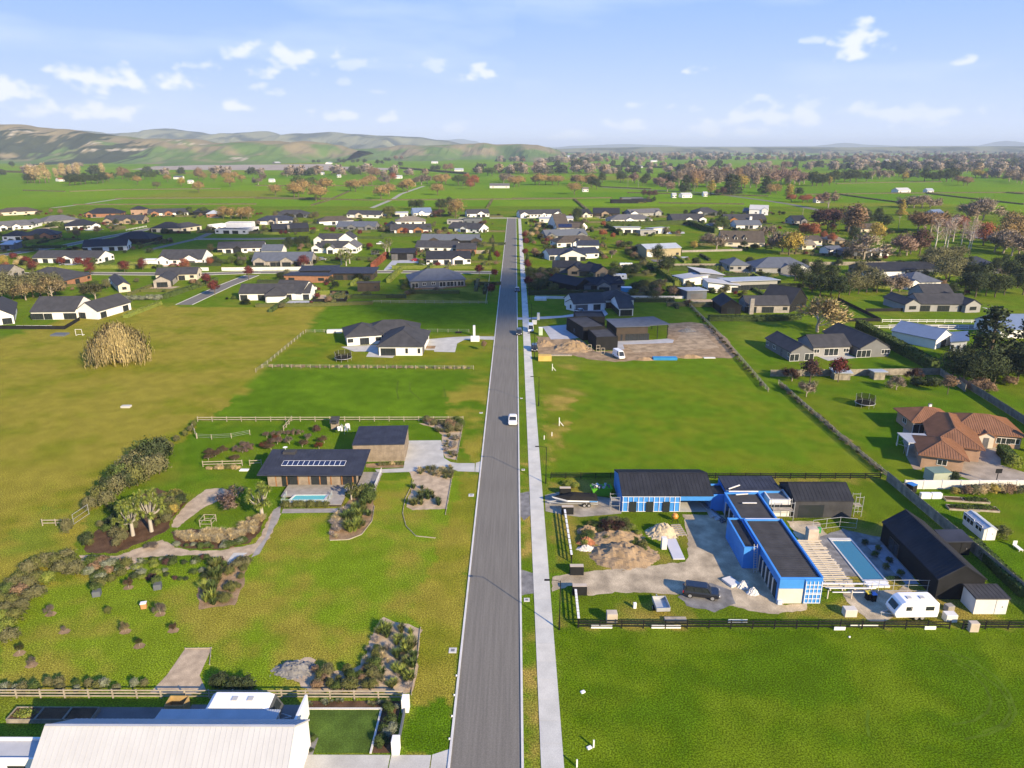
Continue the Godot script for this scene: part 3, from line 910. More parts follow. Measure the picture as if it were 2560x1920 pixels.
# meshes of height 1 for each kind,hue and variant
func plant(kind: String,hue: String,variant: int) -> Array:
	var key := "%s_%s_%d" % [kind,hue,variant]
	if meshes.has(key): return meshes[key]
	var r := rngs(hash(key))
	var t := Mb.new()
	var c := Mb.new()
	t.tinted = true
	c.tinted = true
	var cols: Array = HUES[hue]
	t.col = BARK["bark"]
	var ends := []
	match kind:
		"round":
			t.tube([W(0,-0.02,0),W(0.01,0.16,0.01),W(0,0.4,0)],[0.035,0.026,0.015],7)
			for i in 5: limbs(t,r,W(0,0.2 + 0.04 * i,0),W(r.randfn(),0.9,r.randfn()).normalized(),0.28,0.014,1,0.6,ends,3)
			crown(c,r,W(0,0.58,0),W(0.40,0.40,0.40),95,26,0.05,cols,0.13)
		"spread":
			t.tube([W(0,-0.02,0),W(0.01,0.14,0.01),W(0,0.4,0)],[0.04,0.03,0.018],7)
			for i in 6: limbs(t,r,W(0,0.2 + 0.03 * i,0),W(r.randfn(),0.7,r.randfn()).normalized(),0.3,0.016,1,0.6,ends,3)
			crown(c,r,W(0,0.58,0),W(0.55,0.36,0.55),110,26,0.052,cols,0.13,-0.5)
		"globe":
			t.tube([W(0,-0.02,0),W(0,0.25,0),W(0,0.5,0)],[0.022,0.02,0.012],6)
			crown(c,r,W(0,0.66,0),W(0.32,0.31,0.32),70,26,0.06,cols,0.11)
		"column":
			t.tube([W(0,-0.02,0),W(0,0.4,0),W(0,0.9,0)],[0.022,0.016,0.004],6)
			crown(c,r,W(0,0.56,0),W(0.13,0.43,0.13),80,20,0.035,cols,0.07)
		"cone":
			t.tube([W(0,-0.02,0),W(0,0.5,0),W(0,0.97,0)],[0.03,0.018,0.004],6)
			for i in 150:
				var y := pow(r.randf(),1.3) * 0.92
				var a := r.randf() * TAU
				var rr := (1.0 - y) * 0.26 * r.randf_range(0.45,1.15) + 0.01
				var p := W(cos(a) * rr,0.06 + y,sin(a) * rr)
				var base: Color = cols[r.randi() % cols.size()]
				for j in 20:
					var k := r.randf_range(0.75,1.25)
					c.col = Color(base.r * k,base.g * k,base.b * k)
					leaf(c,r,p + W(r.randfn(),r.randfn() * 0.5 - 0.2,r.randfn()) * 0.035,W(cos(a),0.4,sin(a)).normalized(),0.042)
		"bare":
			t.col = BARK["grey"]
			t.tube([W(0,-0.02,0),W(0.01,0.12,0.01),W(0,0.28,0)],[0.032,0.026,0.018],7)
			for i in 6: limbs(t,r,W(0,0.14 + 0.025 * i,0),W(r.randfn() * 0.8,0.85,r.randfn() * 0.8).normalized(),0.27,0.014,2,0.55,ends,3)
			for e in ends:
				for j in 34:
					c.col = pick(r,cols)
					var d: Vector3 = (e[1] + W(r.randfn(),r.randfn(),r.randfn()) * 0.6).normalized()
					var p: Vector3 = e[0] + W(r.randfn(),r.randfn(),r.randfn()) * 0.055
					var s := d.cross(W(r.randfn(),r.randfn(),r.randfn())).normalized() * 0.009
					c.trin(p - s,p + s,p + d * 0.085,d,d,d)
		"birch":
			t.col = BARK["pale"]
			t.tube([W(0,-0.02,0),W(0.012,0.35,0.01),W(-0.01,0.7,0),W(0,0.95,0.0)],[0.02,0.016,0.009,0.003],6)
			for i in 12: limbs(t,r,W(0,0.28 + 0.05 * i,0),W(r.randfn() * 0.55,0.9,r.randfn() * 0.55).normalized(),0.17,0.006,1,0.5,ends,3)
			for e in ends:
				for j in 24:
					c.col = pick(r,cols)
					var p: Vector3 = e[0] + W(r.randfn(),r.randfn() - 0.3,r.randfn()) * 0.05
					leaf(c,r,p,e[1],0.022)
		"cabbage":
			t.col = BARK["pale"] * 0.7
			t.tube([W(0,-0.02,0),W(0.01,0.3,0),W(0,0.45,0)],[0.05,0.04,0.03],8)
			var heads := []
			for i in 30:
				var a := r.randf() * TAU
				var up := r.randf_range(0.42,0.92)
				var e := W(cos(a),0,sin(a)) * sqrt(r.randf()) * 0.36 * (1.15 - absf(up - 0.66) * 1.8) + W(0,up,0)
				t.tube([W(0,0.36,0),W(e.x * 0.6,lerpf(0.36,e.y,0.45),e.z * 0.6),e],[0.022,0.014,0.008],5)
				heads.append(e)
			for e in heads:
				for j in 52:
					c.col = pick(r,cols)
					var d := W(r.randfn(),r.randfn() + 0.35,r.randfn()).normalized()
					var s := d.cross(Vector3.UP).normalized() * 0.008
					var m: Vector3 = e + d * 0.06
					var tip := m + d * 0.05 - W(0,0.015,0)
					c.poly([e - s,e + s,m + s,m - s],d + Vector3.UP)
					c.poly([m - s,m + s,tip],d + Vector3.UP)
		"flax", "tussock":
			var n := 110 if kind == "flax" else 190
			for j in n:
				c.col = pick(r,cols)
				var a := r.randf() * TAU
				var lean := r.randf_range(0.1,0.75)
				var d := W(cos(a) * lean,1.0,sin(a) * lean).normalized()
				var o := W(cos(a),0,sin(a))
				var w := 0.03 if kind == "flax" else 0.014
				var s := W(-sin(a),0,cos(a)) * w
				var base := o * r.randf_range(0.0,0.14)
				var ln := r.randf_range(0.6,1.05)
				var m := base + d * ln * 0.62
				var droop := 0.12 if kind == "flax" else 0.26
				var tip := m + d * ln * 0.35 + o * droop * 0.6 - W(0,droop,0)
				c.poly([base - s,base + s,m + s,m - s],o + W(0,0.6,0))
				c.poly([m - s,m + s,tip],o + W(0,0.8,0))
			t = null
		"shrub":
			crown(c,r,W(0,0.48,0),W(0.52,0.46,0.52),90,24,0.085,cols,0.17,-0.55)
			t.tube([W(0,-0.02,0),W(0,0.5,0)],[0.03,0.015],5)
		"mound":
			crown(c,r,W(0,0.3,0),W(0.85,0.62,0.85),90,24,0.13,cols,0.24,-0.2)
			t = null
	var out := [t.mesh() if t else null,c.mesh()]
	meshes[key] = out
	return out
var tree_count := 0
const PLAIN := {"round": "broadleaf_tree", "spread": "spreading_tree", "globe": "small_tree", "column": "poplar_tree", "cone": "conifer_tree", "bare": "leafless_tree", "birch": "birch_tree", "cabbage": "cabbage_tree", "flax": "flax_plant", "tussock": "tussock_plant", "shrub": "shrub", "mound": "low_shrub"}
const CATS := {"round": "tree", "spread": "tree", "globe": "tree", "column": "tree", "cone": "tree", "bare": "tree", "birch": "tree", "cabbage": "tree", "flax": "plant", "tussock": "plant", "shrub": "shrub", "mound": "shrub"}
func tree(kind: String,hue: String,p: Vector2,h: float,label: String,group := "",wide := 1.0,variants := 3) -> Node3D:
	tree_count += 1
	var r := rngs(tree_count * 31 + 7)
	var m := plant(kind,hue,r.randi() % variants)
	var o := thing(PLAIN[kind],label,CATS[kind],v3(p),group,r.randf() * TAU)
	o.scale = W(h * wide,h,h * wide)
	if m[0]: inst(o, "trunk",m[0],leaf_mat("bark",0.0))
	inst(o, "crown" if m[0] else "leaves",m[1],leaf_mat("foliage"))
	return o
func rows(kind: String,hues: Array,a: Vector2,b: Vector2,n: int,h: float,label: String,group: String,jitter := 1.0,wide := 1.0) -> void:
	var r := rngs(int(absf(a.x * 13.0 + b.y * 7.0)) + n)
	for i in n:
		var p := a.lerp(b,(i + 0.5) / n) + V(r.randf_range(-1,1),r.randf_range(-1,1)) * jitter
		var hue: String = hues[r.randi() % hues.size()]
		tree(kind,hue,p,h * r.randf_range(0.75,1.25),hued(hue,hues,label),group,wide * r.randf_range(0.85,1.15))
func hedge(pts: Array,w: float,h: float,hue: String,label: String,group := "",density := 26.0,size := 0.2) -> Node3D:
	var o := thing("hedge",label, "hedge",v3(pts[0]),group)
	var core := Mb.new()
	core.tinted = true
	var c := Mb.new()
	c.tinted = true
	var r := rngs(int(absf(pts[0].x * 17.0 + pts[0].y * 3.0)) + pts.size())
	var cols: Array = HUES[hue]
	core.col = cols[0]
	var org := v3(pts[0])
	for i in pts.size() - 1:
		var a: Vector3 = v3(pts[i]) - org
		var b: Vector3 = v3(pts[i + 1]) - org
		var d := (b - a).normalized()
		var s := d.cross(Vector3.UP)
		core.bar(a + W(0,h * 0.47,0),b + W(0,h * 0.47,0),w * 0.9,h * 0.95)
		var ln := a.distance_to(b)
		var n := int(minf(ln * (w + 2.0 * h) * density,9000.0))
		for j in n:
			var k := r.randf() * (w + 2.0 * h)
			var u := r.randf_range(-0.01,1.01)
			var wob := 1.0 + 0.10 * noise_b.get_noise_2d(u * ln * 1.3,i * 31.0)
			var p := a.lerp(b,u)
			var out: Vector3
			if k < w:
				p += s * (k - w * 0.5) + W(0,h * wob,0); out = Vector3.UP
			elif k < w + h:
				p += s * w * 0.5 * wob + W(0,k - w,0); out = s
			else:
				p += s * w * -0.5 * wob + W(0,k - w - h,0); out = -s
			c.col = pick(r,cols)
			leaf(c,r,p,out,size * r.randf_range(0.7,1.4))
	part(o, "core",core,leaf_mat("bark",0.0))
	part(o, "foliage",c,leaf_mat("foliage"))
	return o
# fences: each post and each rail,board or panel of a run is a piece of its own
func fence(pts: Array,kind: String,label: String,group := "",step := 2.4,category := "fence") -> Node3D:
	var o := thing("fence",label,category,v3(pts[0]),group)
	var org := v3(pts[0])
	var post_size := W(0.12,1.2,0.12)
	var rails := []
	var mp := surface("rail wood")
	var mrail := mp
	var rw := 0.04
	match kind:
		"rail": rails = [[0.5,0.14],[1.0,0.14]]
		"rail3": rails = [[0.35,0.14],[0.72,0.14],[1.08,0.14]]
		"black": rails = [[0.35,0.15],[0.72,0.15],[1.08,0.15]]; mp = surface("fence black"); mrail = mp
		"white": rails = [[0.45,0.16],[0.98,0.16]]; mp = surface("white"); mrail = mp
		"wire": rails = [[0.4,0.025],[0.75,0.025],[1.05,0.025]]; rw = 0.02; post_size = W(0.11,1.15,0.11); mrail = surface("galvanised")
		"paling": rails = [[0.92,1.78]]; post_size = W(0.11,1.9,0.11); mp = surface("paling"); mrail = mp; rw = 0.03
		"grey paling": rails = [[0.92,1.78]]; post_size = W(0.11,1.9,0.11); mp = mat("weathered paling",0.235,0.225,0.20,0.9,0.3,0.3,1.1); mrail = mp; rw = 0.03
		"dark panel": rails = [[0.6,1.15]]; post_size = W(0.1,1.3,0.1); mp = surface("dark"); mrail = mp; rw = 0.03
		"wall": rails = [[0.8,1.6]]; post_size = W(0.3,1.66,0.3); mp = surface("plaster"); mrail = mp; rw = 0.18
		"low wall": rails = [[0.5,1.0]]; post_size = W(0.3,1.06,0.3); mp = surface("plaster"); mrail = mp; rw = 0.18
		"stone wall": rails = [[0.55,1.1]]; post_size = W(0.35,1.15,0.35); mp = surface("stone"); mrail = mp; rw = 0.25
		"pool": rails = [[0.6,1.1]]; post_size = W(0.06,1.2,0.06); mp = surface("galvanised"); rw = 0.012; mrail = clear_glass()
		"mesh": rails = [[1.75,0.05],[0.15,0.05],[0.95,0.03]]; post_size = W(0.05,1.8,0.05); mp = surface("galvanised"); mrail = mp; rw = 0.04
		"border": rails = [[0.06,0.16]]; post_size = W(0.06,0.2,0.06); rw = 0.05
	var pm := Mb.new()
	pm.box(W(0,post_size.y * 0.5 - 0.03,0),post_size)
	var post_mesh := pm.mesh()
	for i in pts.size() - 1:
		var a := v3(pts[i]) - org
		var b := v3(pts[i + 1]) - org
		var ln := a.distance_to(b)
		var n := maxi(1,int(round(ln / step)))
		var yaw := atan2(-(b - a).z,(b - a).x)
		for j in n + (1 if i == pts.size() - 2 else 0):
			inst(o, "post",post_mesh,mp,a.lerp(b,float(j) / n),yaw)
		for q in rails:
			var rm := Mb.new()
			rm.box(Vector3.ZERO,W(ln / n - 0.015,q[1],rw))
			var rail_mesh := rm.mesh()
			for j in n:
				inst(o, "panel" if q[1] > 0.5 else "rail",rail_mesh,mrail,a.lerp(b,(j + 0.5) / n) + W(0,q[0],0) + W(sin(yaw),0,cos(yaw)) * (0.065 if q[1] < 0.5 else 0.0),yaw)
	return o
func clear_glass() -> StandardMaterial3D:
	if mats.has("clear glass"): return mats["clear glass"]
	var m := StandardMaterial3D.new()
	m.resource_name = "clear glass"
	m.albedo_color = Color(0.75,0.85,0.85,0.16)
	m.transparency = BaseMaterial3D.TRANSPARENCY_ALPHA
	m.roughness = 0.05
	mats["clear glass"] = m
	return m
func paint(key: String,r: float,g: float,b: float,rough := 0.3,metal := 0.0) -> StandardMaterial3D:
	if mats.has(key): return mats[key]
	var m := mat(key,r,g,b,rough,0.0,0.05,2.0,metal)
	m.clearcoat_enabled = rough < 0.5
	m.clearcoat = 0.6
	m.clearcoat_roughness = 0.08
	return m
func ring(y: float,x0: float,x1: float,hw: float,cut := 0.18) -> Array:
	return [W(x0 + cut,y,-hw),W(x1 - cut,y,-hw),W(x1,y,-hw + cut),W(x1,y,hw - cut),W(x1 - cut,y,hw),W(x0 + cut,y,hw),W(x0,y,hw - cut),W(x0,y,-hw + cut)]
func stack(mb: Mb,rings: Array) -> void:
	var m := Vector3.ZERO
	for q in rings:
		for p in q: m += p
	m /= rings.size() * rings[0].size()
	for i in rings.size() - 1:
		var a: Array = rings[i]
		var b: Array = rings[i + 1]
		for k in a.size():
			var j := (k + 1) % a.size()
			var f: Vector3 = (a[k] + a[j]) * 0.5 - m
			mb.poly([a[k],a[j],b[j],b[k]],W(f.x,0,f.z) + W(0,0.01,0))
	mb.poly(rings[0],Vector3.DOWN)
	mb.poly(rings[-1],Vector3.UP)
func wheel(o: Node3D,at: Vector3,rad: float,wide := 0.22) -> void:
	var key := "wheel%f" % rad
	if not meshes.has(key):
		var ty := Mb.new()
		ty.tube([W(0,0,-wide * 0.5),W(0,0,wide * 0.5)],[rad,rad],18)
		var rim := Mb.new()
		rim.tube([W(0,0,-wide * 0.5 - 0.012),W(0,0,wide * 0.5 + 0.012)],[rad * 0.66,rad * 0.66],14)
		meshes[key] = [ty.mesh(),rim.mesh()]
	var w := Node3D.new()
	w.name = "wheel"
	w.position = at
	o.add_child(w,true)
	inst(w, "tyre",meshes[key][0],surface("rubber"))
	inst(w, "rim",meshes[key][1],surface("steel"))
# nose points along +x
func car(kind: String,body: Material,p: Vector2,yaw: float,label: String,group := "") -> Node3D:
	var names := {"suv": "parked_car", "hatch": "parked_car", "ute": "utility_truck", "van": "delivery_van"}
	var o := thing(names[kind],label,{"suv": "car", "hatch": "car", "ute": "truck", "van": "van"}[kind],v3(p,0.02),group,yaw)
	var l := 2.35
	var hw := 0.93
	var b := Mb.new()
	var deck := 0.98
	stack(b,[ring(0.30,-l + 0.12,l - 0.1,hw - 0.06),ring(0.45,-l,l,hw),ring(0.78,-l,l - 0.02,hw),ring(deck,-l + 0.06,l - 0.2,hw - 0.07,0.26)])
	part(o, "body",b,body)
	var roofx := [-l + 0.35,0.75]
	var basex := [-l + 0.1,1.3]
	var top := 1.68
	match kind:
		"hatch": roofx = [-1.45,0.45]; basex = [-2.0,1.25]; top = 1.47
		"ute": roofx = [-0.75,0.65]; basex = [-0.95,1.2]; top = 1.72
		"van": roofx = [-l + 0.1,1.45]; basex = [-l + 0.06,2.05]; top = 2.25
	var gl := Mb.new()
	stack(gl,[ring(deck - 0.02,basex[0],basex[1],hw - 0.1),ring(top - 0.1,roofx[0],roofx[1],hw - 0.2)])
	part(o, "window",gl,surface("glass"))
	var rf := Mb.new()
	stack(rf,[ring(top - 0.12,roofx[0] - 0.03,roofx[1] + 0.03,hw - 0.18),ring(top - 0.04,roofx[0],roofx[1],hw - 0.2),ring(top,roofx[0] + 0.15,roofx[1] - 0.12,hw - 0.32)])
	part(o, "roof",rf,body)
	var split := [0.0,0.38,0.72,1.0]
	if kind == "van":
		var side := Mb.new()
		stack(side,[ring(deck - 0.03,basex[0] - 0.02,0.75,hw - 0.08),ring(top - 0.1,roofx[0] - 0.02,0.7,hw - 0.17)])
		part(o, "cargo_side",side,body)
		split = [0.8,1.0]
	for s in [-1.0,1.0]:
		for f in split:
			var pl := Mb.new()
			pl.bar(W(lerpf(basex[0] + 0.1,basex[1] - 0.1,f),deck - 0.03,s * (hw - 0.11)),W(lerpf(roofx[0] + 0.05,roofx[1] - 0.05,f),top - 0.1,s * (hw - 0.205)),0.09,0.05)
			part(o, "pillar",pl,body)
		bx(o, "headlight",mat("lamp glass",0.7,0.7,0.7,0.15,0.0,0.0),W(l - 0.06,0.72,s * (hw - 0.24)),W(0.12,0.16,0.34))
		bx(o, "tail_light",mat("tail glass",0.35,0.02,0.02,0.2,0.0,0.0),W(-l + 0.04,0.82,s * (hw - 0.14)),W(0.1,0.26,0.2))
		for x in [-1.42,1.42]:
			wheel(o,W(x,0.34,s * (hw - 0.1)),0.35)
	if kind == "ute":
		bx(o, "tray_cover",surface("rubber"),W(-1.62,1.02,0),W(1.35,0.1,1.6))
	bx(o, "number_plate",surface("white"),W(l - 0.01,0.48,0),W(0.05,0.12,0.5))
	return o
func caravan(p: Vector2,yaw: float,ln: float,label: String,group := "",curved := true) -> Node3D:
	# tow bar points along -x
	var o := thing("caravan",label, "caravan",v3(p,0.02),group,yaw)
	var h := ln * 0.5
	var sec := [V(-h + 0.25,0.45),V(-h,0.95),V(-h + 0.12,1.35),V(-h + 0.75,2.35),V(-h + 1.25,2.62),V(h - 0.5,2.62),V(h - 0.12,2.35),V(h,1.2),V(h - 0.08,0.45)]
	if not curved: sec = [V(-h,0.45),V(-h - 0.1,1.2),V(-h + 0.15,2.5),V(-h + 0.3,2.62),V(h - 0.3,2.62),V(h - 0.05,2.45),V(h,1.3),V(h - 0.15,0.45)]
	var b := Mb.new()
	var sets := []
	for z in [-1.12,-1.04,1.04,1.12]:
		var a := []
		for q in sec:
			var f := 0.97 if absf(z) > 1.1 else 1.0
			a.append(W(q.x * f,1.5 + (q.y - 1.5) * f,z))
		sets.append(a)
	for i in 3: b.prism(sets[i],sets[i + 1])
	part(o, "body",b,mat("caravan shell",0.78,0.78,0.77,0.35,0.0,0.04))
	for s in [-1.0,1.0]:
		for q in [[-h + 1.75,0.75],[h - 1.25,1.05]]:
			bx(o, "window",surface("glass"),W(q[0],1.72,s * 1.125),W(q[1],0.55,0.03))
		for x in [0.1,0.85]: wheel(o,W(x,0.33,s * 0.98),0.33)
	var fw := Mb.new()
	fw.prism([W(-h + 0.14,1.4,-0.75),W(-h + 0.14,1.4,0.75),W(-h + 0.54,2.1,0.75),W(-h + 0.54,2.1,-0.75)] if curved else [W(-h - 0.1,1.4,-0.75),W(-h - 0.1,1.4,0.75),W(-h + 0.05,2.1,0.75),W(-h + 0.05,2.1,-0.75)],
		[W(-h + 0.08,1.43,-0.75),W(-h + 0.08,1.43,0.75),W(-h + 0.48,2.13,0.75),W(-h + 0.48,2.13,-0.75)] if curved else [W(-h - 0.14,1.4,-0.75),W(-h - 0.14,1.4,0.75),W(-h + 0.0,2.12,0.75),W(-h + 0.0,2.12,-0.75)])
	part(o, "front_window",fw,surface("glass"))
	bx(o, "door",mat("caravan door",0.7,0.7,0.7,0.4,0.0,0.0),W(-0.55,1.42,1.125),W(0.62,1.75,0.03))
	for x in [-0.7,0.9]:
		bx(o, "roof_hatch",surface("blind"),W(x,2.66,0.1),W(0.55,0.1,0.55))
	var tow := Mb.new()
	tow.bar(W(-h + 0.3,0.5,0.5),W(-h - 1.1,0.5,0),0.08,0.1)
	tow.bar(W(-h + 0.3,0.5,-0.5),W(-h - 1.1,0.5,0),0.08,0.1)
	tow.box(W(-h - 0.95,0.25,0),W(0.06,0.5,0.06))
	part(o, "tow_bar",tow,surface("galvanised"))
	return o
func lamp_post(p: Vector2,label: String) -> void:
	# arm reaches over the footpath towards the road
	var o := thing("street_lamp",label, "street lamp",v3(p), "lamps along the footpath")
	var m := Mb.new()
	m.tube([W(0,-0.05,0),W(0,1.1,0),W(0,1.15,0),W(0,6.9,0)],[0.12,0.11,0.075,0.05],10)
	part(o, "pole",m,surface("fence black"))
	var a := Mb.new()
	a.tube([W(0,6.75,0),W(-0.5,6.95,0),W(-1.3,7.0,0)],[0.035,0.03,0.03],8)
	part(o, "arm",a,surface("fence black"))
	bx(o, "lamp_head",surface("fence black"),W(-1.6,7.0,0),W(0.65,0.09,0.28))
func pool(pts: Array,label: String,water_col: Color,rim := 0.45,base := 0.0,group := "") -> Node3D:
	# pts: the four corners of the water,rim of pale coping round it
	var c := mid(pts)
	var o := thing("swimming_pool",label, "pool",v3(c,base),group)
	var outer := []
	for p in pts:
		outer.append(p + (p - c).normalized() * rim)
	var org := v3(c)
	var cop := Mb.new()
	for i in 4:
		var j := (i + 1) % 4
		cop.prism([v3(pts[i],0.02) - org,v3(pts[j],0.02) - org,v3(outer[j],0.02) - org,v3(outer[i],0.02) - org],[v3(pts[i],0.14) - org,v3(pts[j],0.14) - org,v3(outer[j],0.14) - org,v3(outer[i],0.14) - org])
	part(o, "coping",cop,mat("pool coping",0.6,0.59,0.56,0.8))
	var fl := Mb.new()
	var lo := []
	for p in pts: lo.append(v3(p,0.025) - org)
	fl.poly(lo,Vector3.UP)
	var fm := StandardMaterial3D.new()
	fm.resource_name = "pool lining"
	fm.albedo_color = water_col.linear_to_srgb()
	fm.roughness = 0.5
	part(o, "basin",fl,fm)
	var wt := Mb.new()
	var hi := []
	for p in pts: hi.append(v3(p,0.07) - org)
	wt.poly(hi,Vector3.UP)
	var wm := StandardMaterial3D.new()
	wm.resource_name = "pool water"
	wm.albedo_color = Color(0.35,0.62,0.72,0.14)
	wm.transparency = BaseMaterial3D.TRANSPARENCY_ALPHA
	wm.roughness = 0.04
	part(o, "water",wt,wm)
	return o
func crate(called: String,category: String,label: String,p: Vector2,size: Vector3,material: Material,yaw := 0.0,lid: Material = null,group := "") -> Node3D:
	var o := thing(called,label,category,v3(p),group,yaw)
	var m := Mb.new()
	var h := size * 0.5
	var c := 0.03
	stack(m,[ring(-0.02,-h.x,h.x,h.z,c),ring(size.y - c,-h.x,h.x,h.z,c),ring(size.y,-h.x + c,h.x - c,h.z - c,c)])
	part(o, "body",m,material)
	if lid:
		bx(o, "lid",lid,W(0,size.y + 0.04,0),W(size.x + 0.08,0.08,size.z + 0.08))
	return o
func heap(label: String,p: Vector2,rx: float,rz: float,h: float,material: Material,sd: int,group := "") -> Node3D:
	var o := thing("soil_heap",label, "soil heap",v3(p),group)
	var m := Mb.new()
	var nz := FastNoiseLite.new()
	nz.seed = sd
	nz.frequency = 0.35
	nz.fractal_octaves = 4
	var n := 26
	var g := []
	for i in n + 1:
		var row := []
		for j in n + 1:
			var u := V(i * 2.0 / n - 1.0,j * 2.0 / n - 1.0)
			var q := 1.0 - u.length() * (1.0 + 0.25 * nz.get_noise_2d(u.x * 6.0 + 20.0,u.y * 6.0))
			var y := h * smoothstep(0.0,0.85,q) * (1.0 + 0.5 * nz.get_noise_2d(u.x * 9.0,u.y * 9.0)) + (nz.get_noise_2d(u.x * 30.0,u.y * 30.0) * 0.16 if q > 0.02 else -0.08)
			row.append(W(u.x * rx,y if q > 0.0 else -0.08,u.y * rz))
		g.append(row)
	for i in n:
		for j in n:
			m.poly([g[i][j],g[i + 1][j],g[i + 1][j + 1]],Vector3.UP)
			m.poly([g[i][j],g[i + 1][j + 1],g[i][j + 1]],Vector3.UP)
	part(o, "mound",m,material)
	return o
func trampoline(p: Vector2,rad: float,square: bool,label: String) -> void:
	var o := thing("trampoline",label, "trampoline",v3(p))
	var n := 8
	var fr := Mb.new()
	var mt := Mb.new()
	var pad := []
	for i in 24:
		var a := TAU * (i + 0.5) / 24
		pad.append(W(cos(a) * rad,0.85,sin(a) * rad))
	mt.poly(pad,Vector3.UP)
	part(o, "mat",mt,surface("rubber"))
	pad.append(pad[0])
	var rads := []
	for q in pad: rads.append(0.06)
	fr.tube(pad,rads,6,false)
	part(o, "rim",fr,surface("galvanised"))
	for i in n:
		var a := TAU * i / n
		var d := W(cos(a),0,sin(a))
		var l := Mb.new()
		l.tube([d * rad * 0.95 + W(0,-0.03,0),d * rad + W(0,2.5,0)],[0.035,0.03],6)
		part(o, "pole",l,surface("galvanised"))
		var e := W(cos(a + TAU / n),0,sin(a + TAU / n))
		var net := Mb.new()
		net.poly([d * rad * 0.99 + W(0,0.9,0),e * rad * 0.99 + W(0,0.9,0),e * rad * 0.99 + W(0,2.45,0),d * rad * 0.99 + W(0,2.45,0)],d)
		var nm := mat("trampoline net",0.02,0.02,0.02,0.9,0.0,0.0)
		nm.transparency = BaseMaterial3D.TRANSPARENCY_ALPHA
		nm.albedo_color.a = 0.55
		part(o, "net",net,nm)
func spread_plants(kind: String,hues: Array,poly: Array,n: int,h: float,label: String,group: String,sd: int,wide := 1.0) -> void:
	var r := rngs(sd)
	var p := PackedVector2Array(poly)
	var bb := Rect2(p[0],Vector2.ZERO)
	for q in p: bb = bb.expand(q)
	var k := 0
	var tries := 0
	while k < n and tries < 4000:
		tries += 1
		var q := bb.position + V(r.randf(),r.randf()) * bb.size
		if not Geometry2D.is_point_in_polygon(q,p): continue
		k += 1
		var hue: String = hues[r.randi() % hues.size()]
		tree(kind,hue,q,h * r.randf_range(0.65,1.35),hued(hue,hues,label),group,wide * r.randf_range(0.8,1.2))
func shrubbery(hues: Array,at: Array,label: String,sd: int) -> void:
	# an uncountable planting: a few shrub meshes,repeated
	for hue in hues:
		var mm := MultiMesh.new()
		mm.transform_format = MultiMesh.TRANSFORM_3D
		mm.mesh = plant("shrub",hue,0)[1]
		var mine := []
		for i in at.size():
			if hues[i % hues.size()] == hue: mine.append(at[i])
		var r := rngs(sd)
		mm.instance_count = mine.size()
		for i in mine.size():
			var s: float = mine[i].z * r.randf_range(0.7,1.3)
			mm.set_instance_transform(i,Transform3D(Basis(Vector3.UP,r.randf() * TAU).scaled(W(s * 1.15,s,s * 1.15)),W(mine[i].x,0,mine[i].y)))
		var o := MultiMeshInstance3D.new()
		o.name = numbered("shrubbery")
		o.multimesh = mm
		o.material_override = leaf_mat("foliage")
		o.set_meta("kind", "stuff")
		tag(o,hued(hue,hues,label), "shrubbery")
		add_child(o)
func within(poly: Array,n: int,h: float,sd: int) -> Array:
	var r := rngs(sd)
	var p := PackedVector2Array(poly)
	var bb := Rect2(p[0],Vector2.ZERO)
	for q in p: bb = bb.expand(q)
	var out := []
	for i in 4000:
		var q := bb.position + V(r.randf(),r.randf()) * bb.size
		if out.size() < n and Geometry2D.is_point_in_polygon(q,p): out.append(W(q.x,q.y,h))
	return out
func soil(key := "bark mulch") -> StandardMaterial3D:
	if key == "bark mulch": return mat(key,0.42,0.29,0.17,0.95,0.4,0.3,1.6)
	if key == "gravel": return mat(key,0.56,0.44,0.30,0.95,0.3,0.22,1.2)
	if key == "loam": return mat(key,0.15,0.09,0.055,0.95,0.4,0.3,1.4)
	if key == "clay soil": return mat(key,0.40,0.29,0.175,0.95,0.3,0.3,2.2)
	if key == "grey metal": return mat(key,0.27,0.265,0.255,0.95,0.3,0.3,1.4)
	return mat(key,0.56,0.465,0.32,0.95,0.25,0.32,2.4)
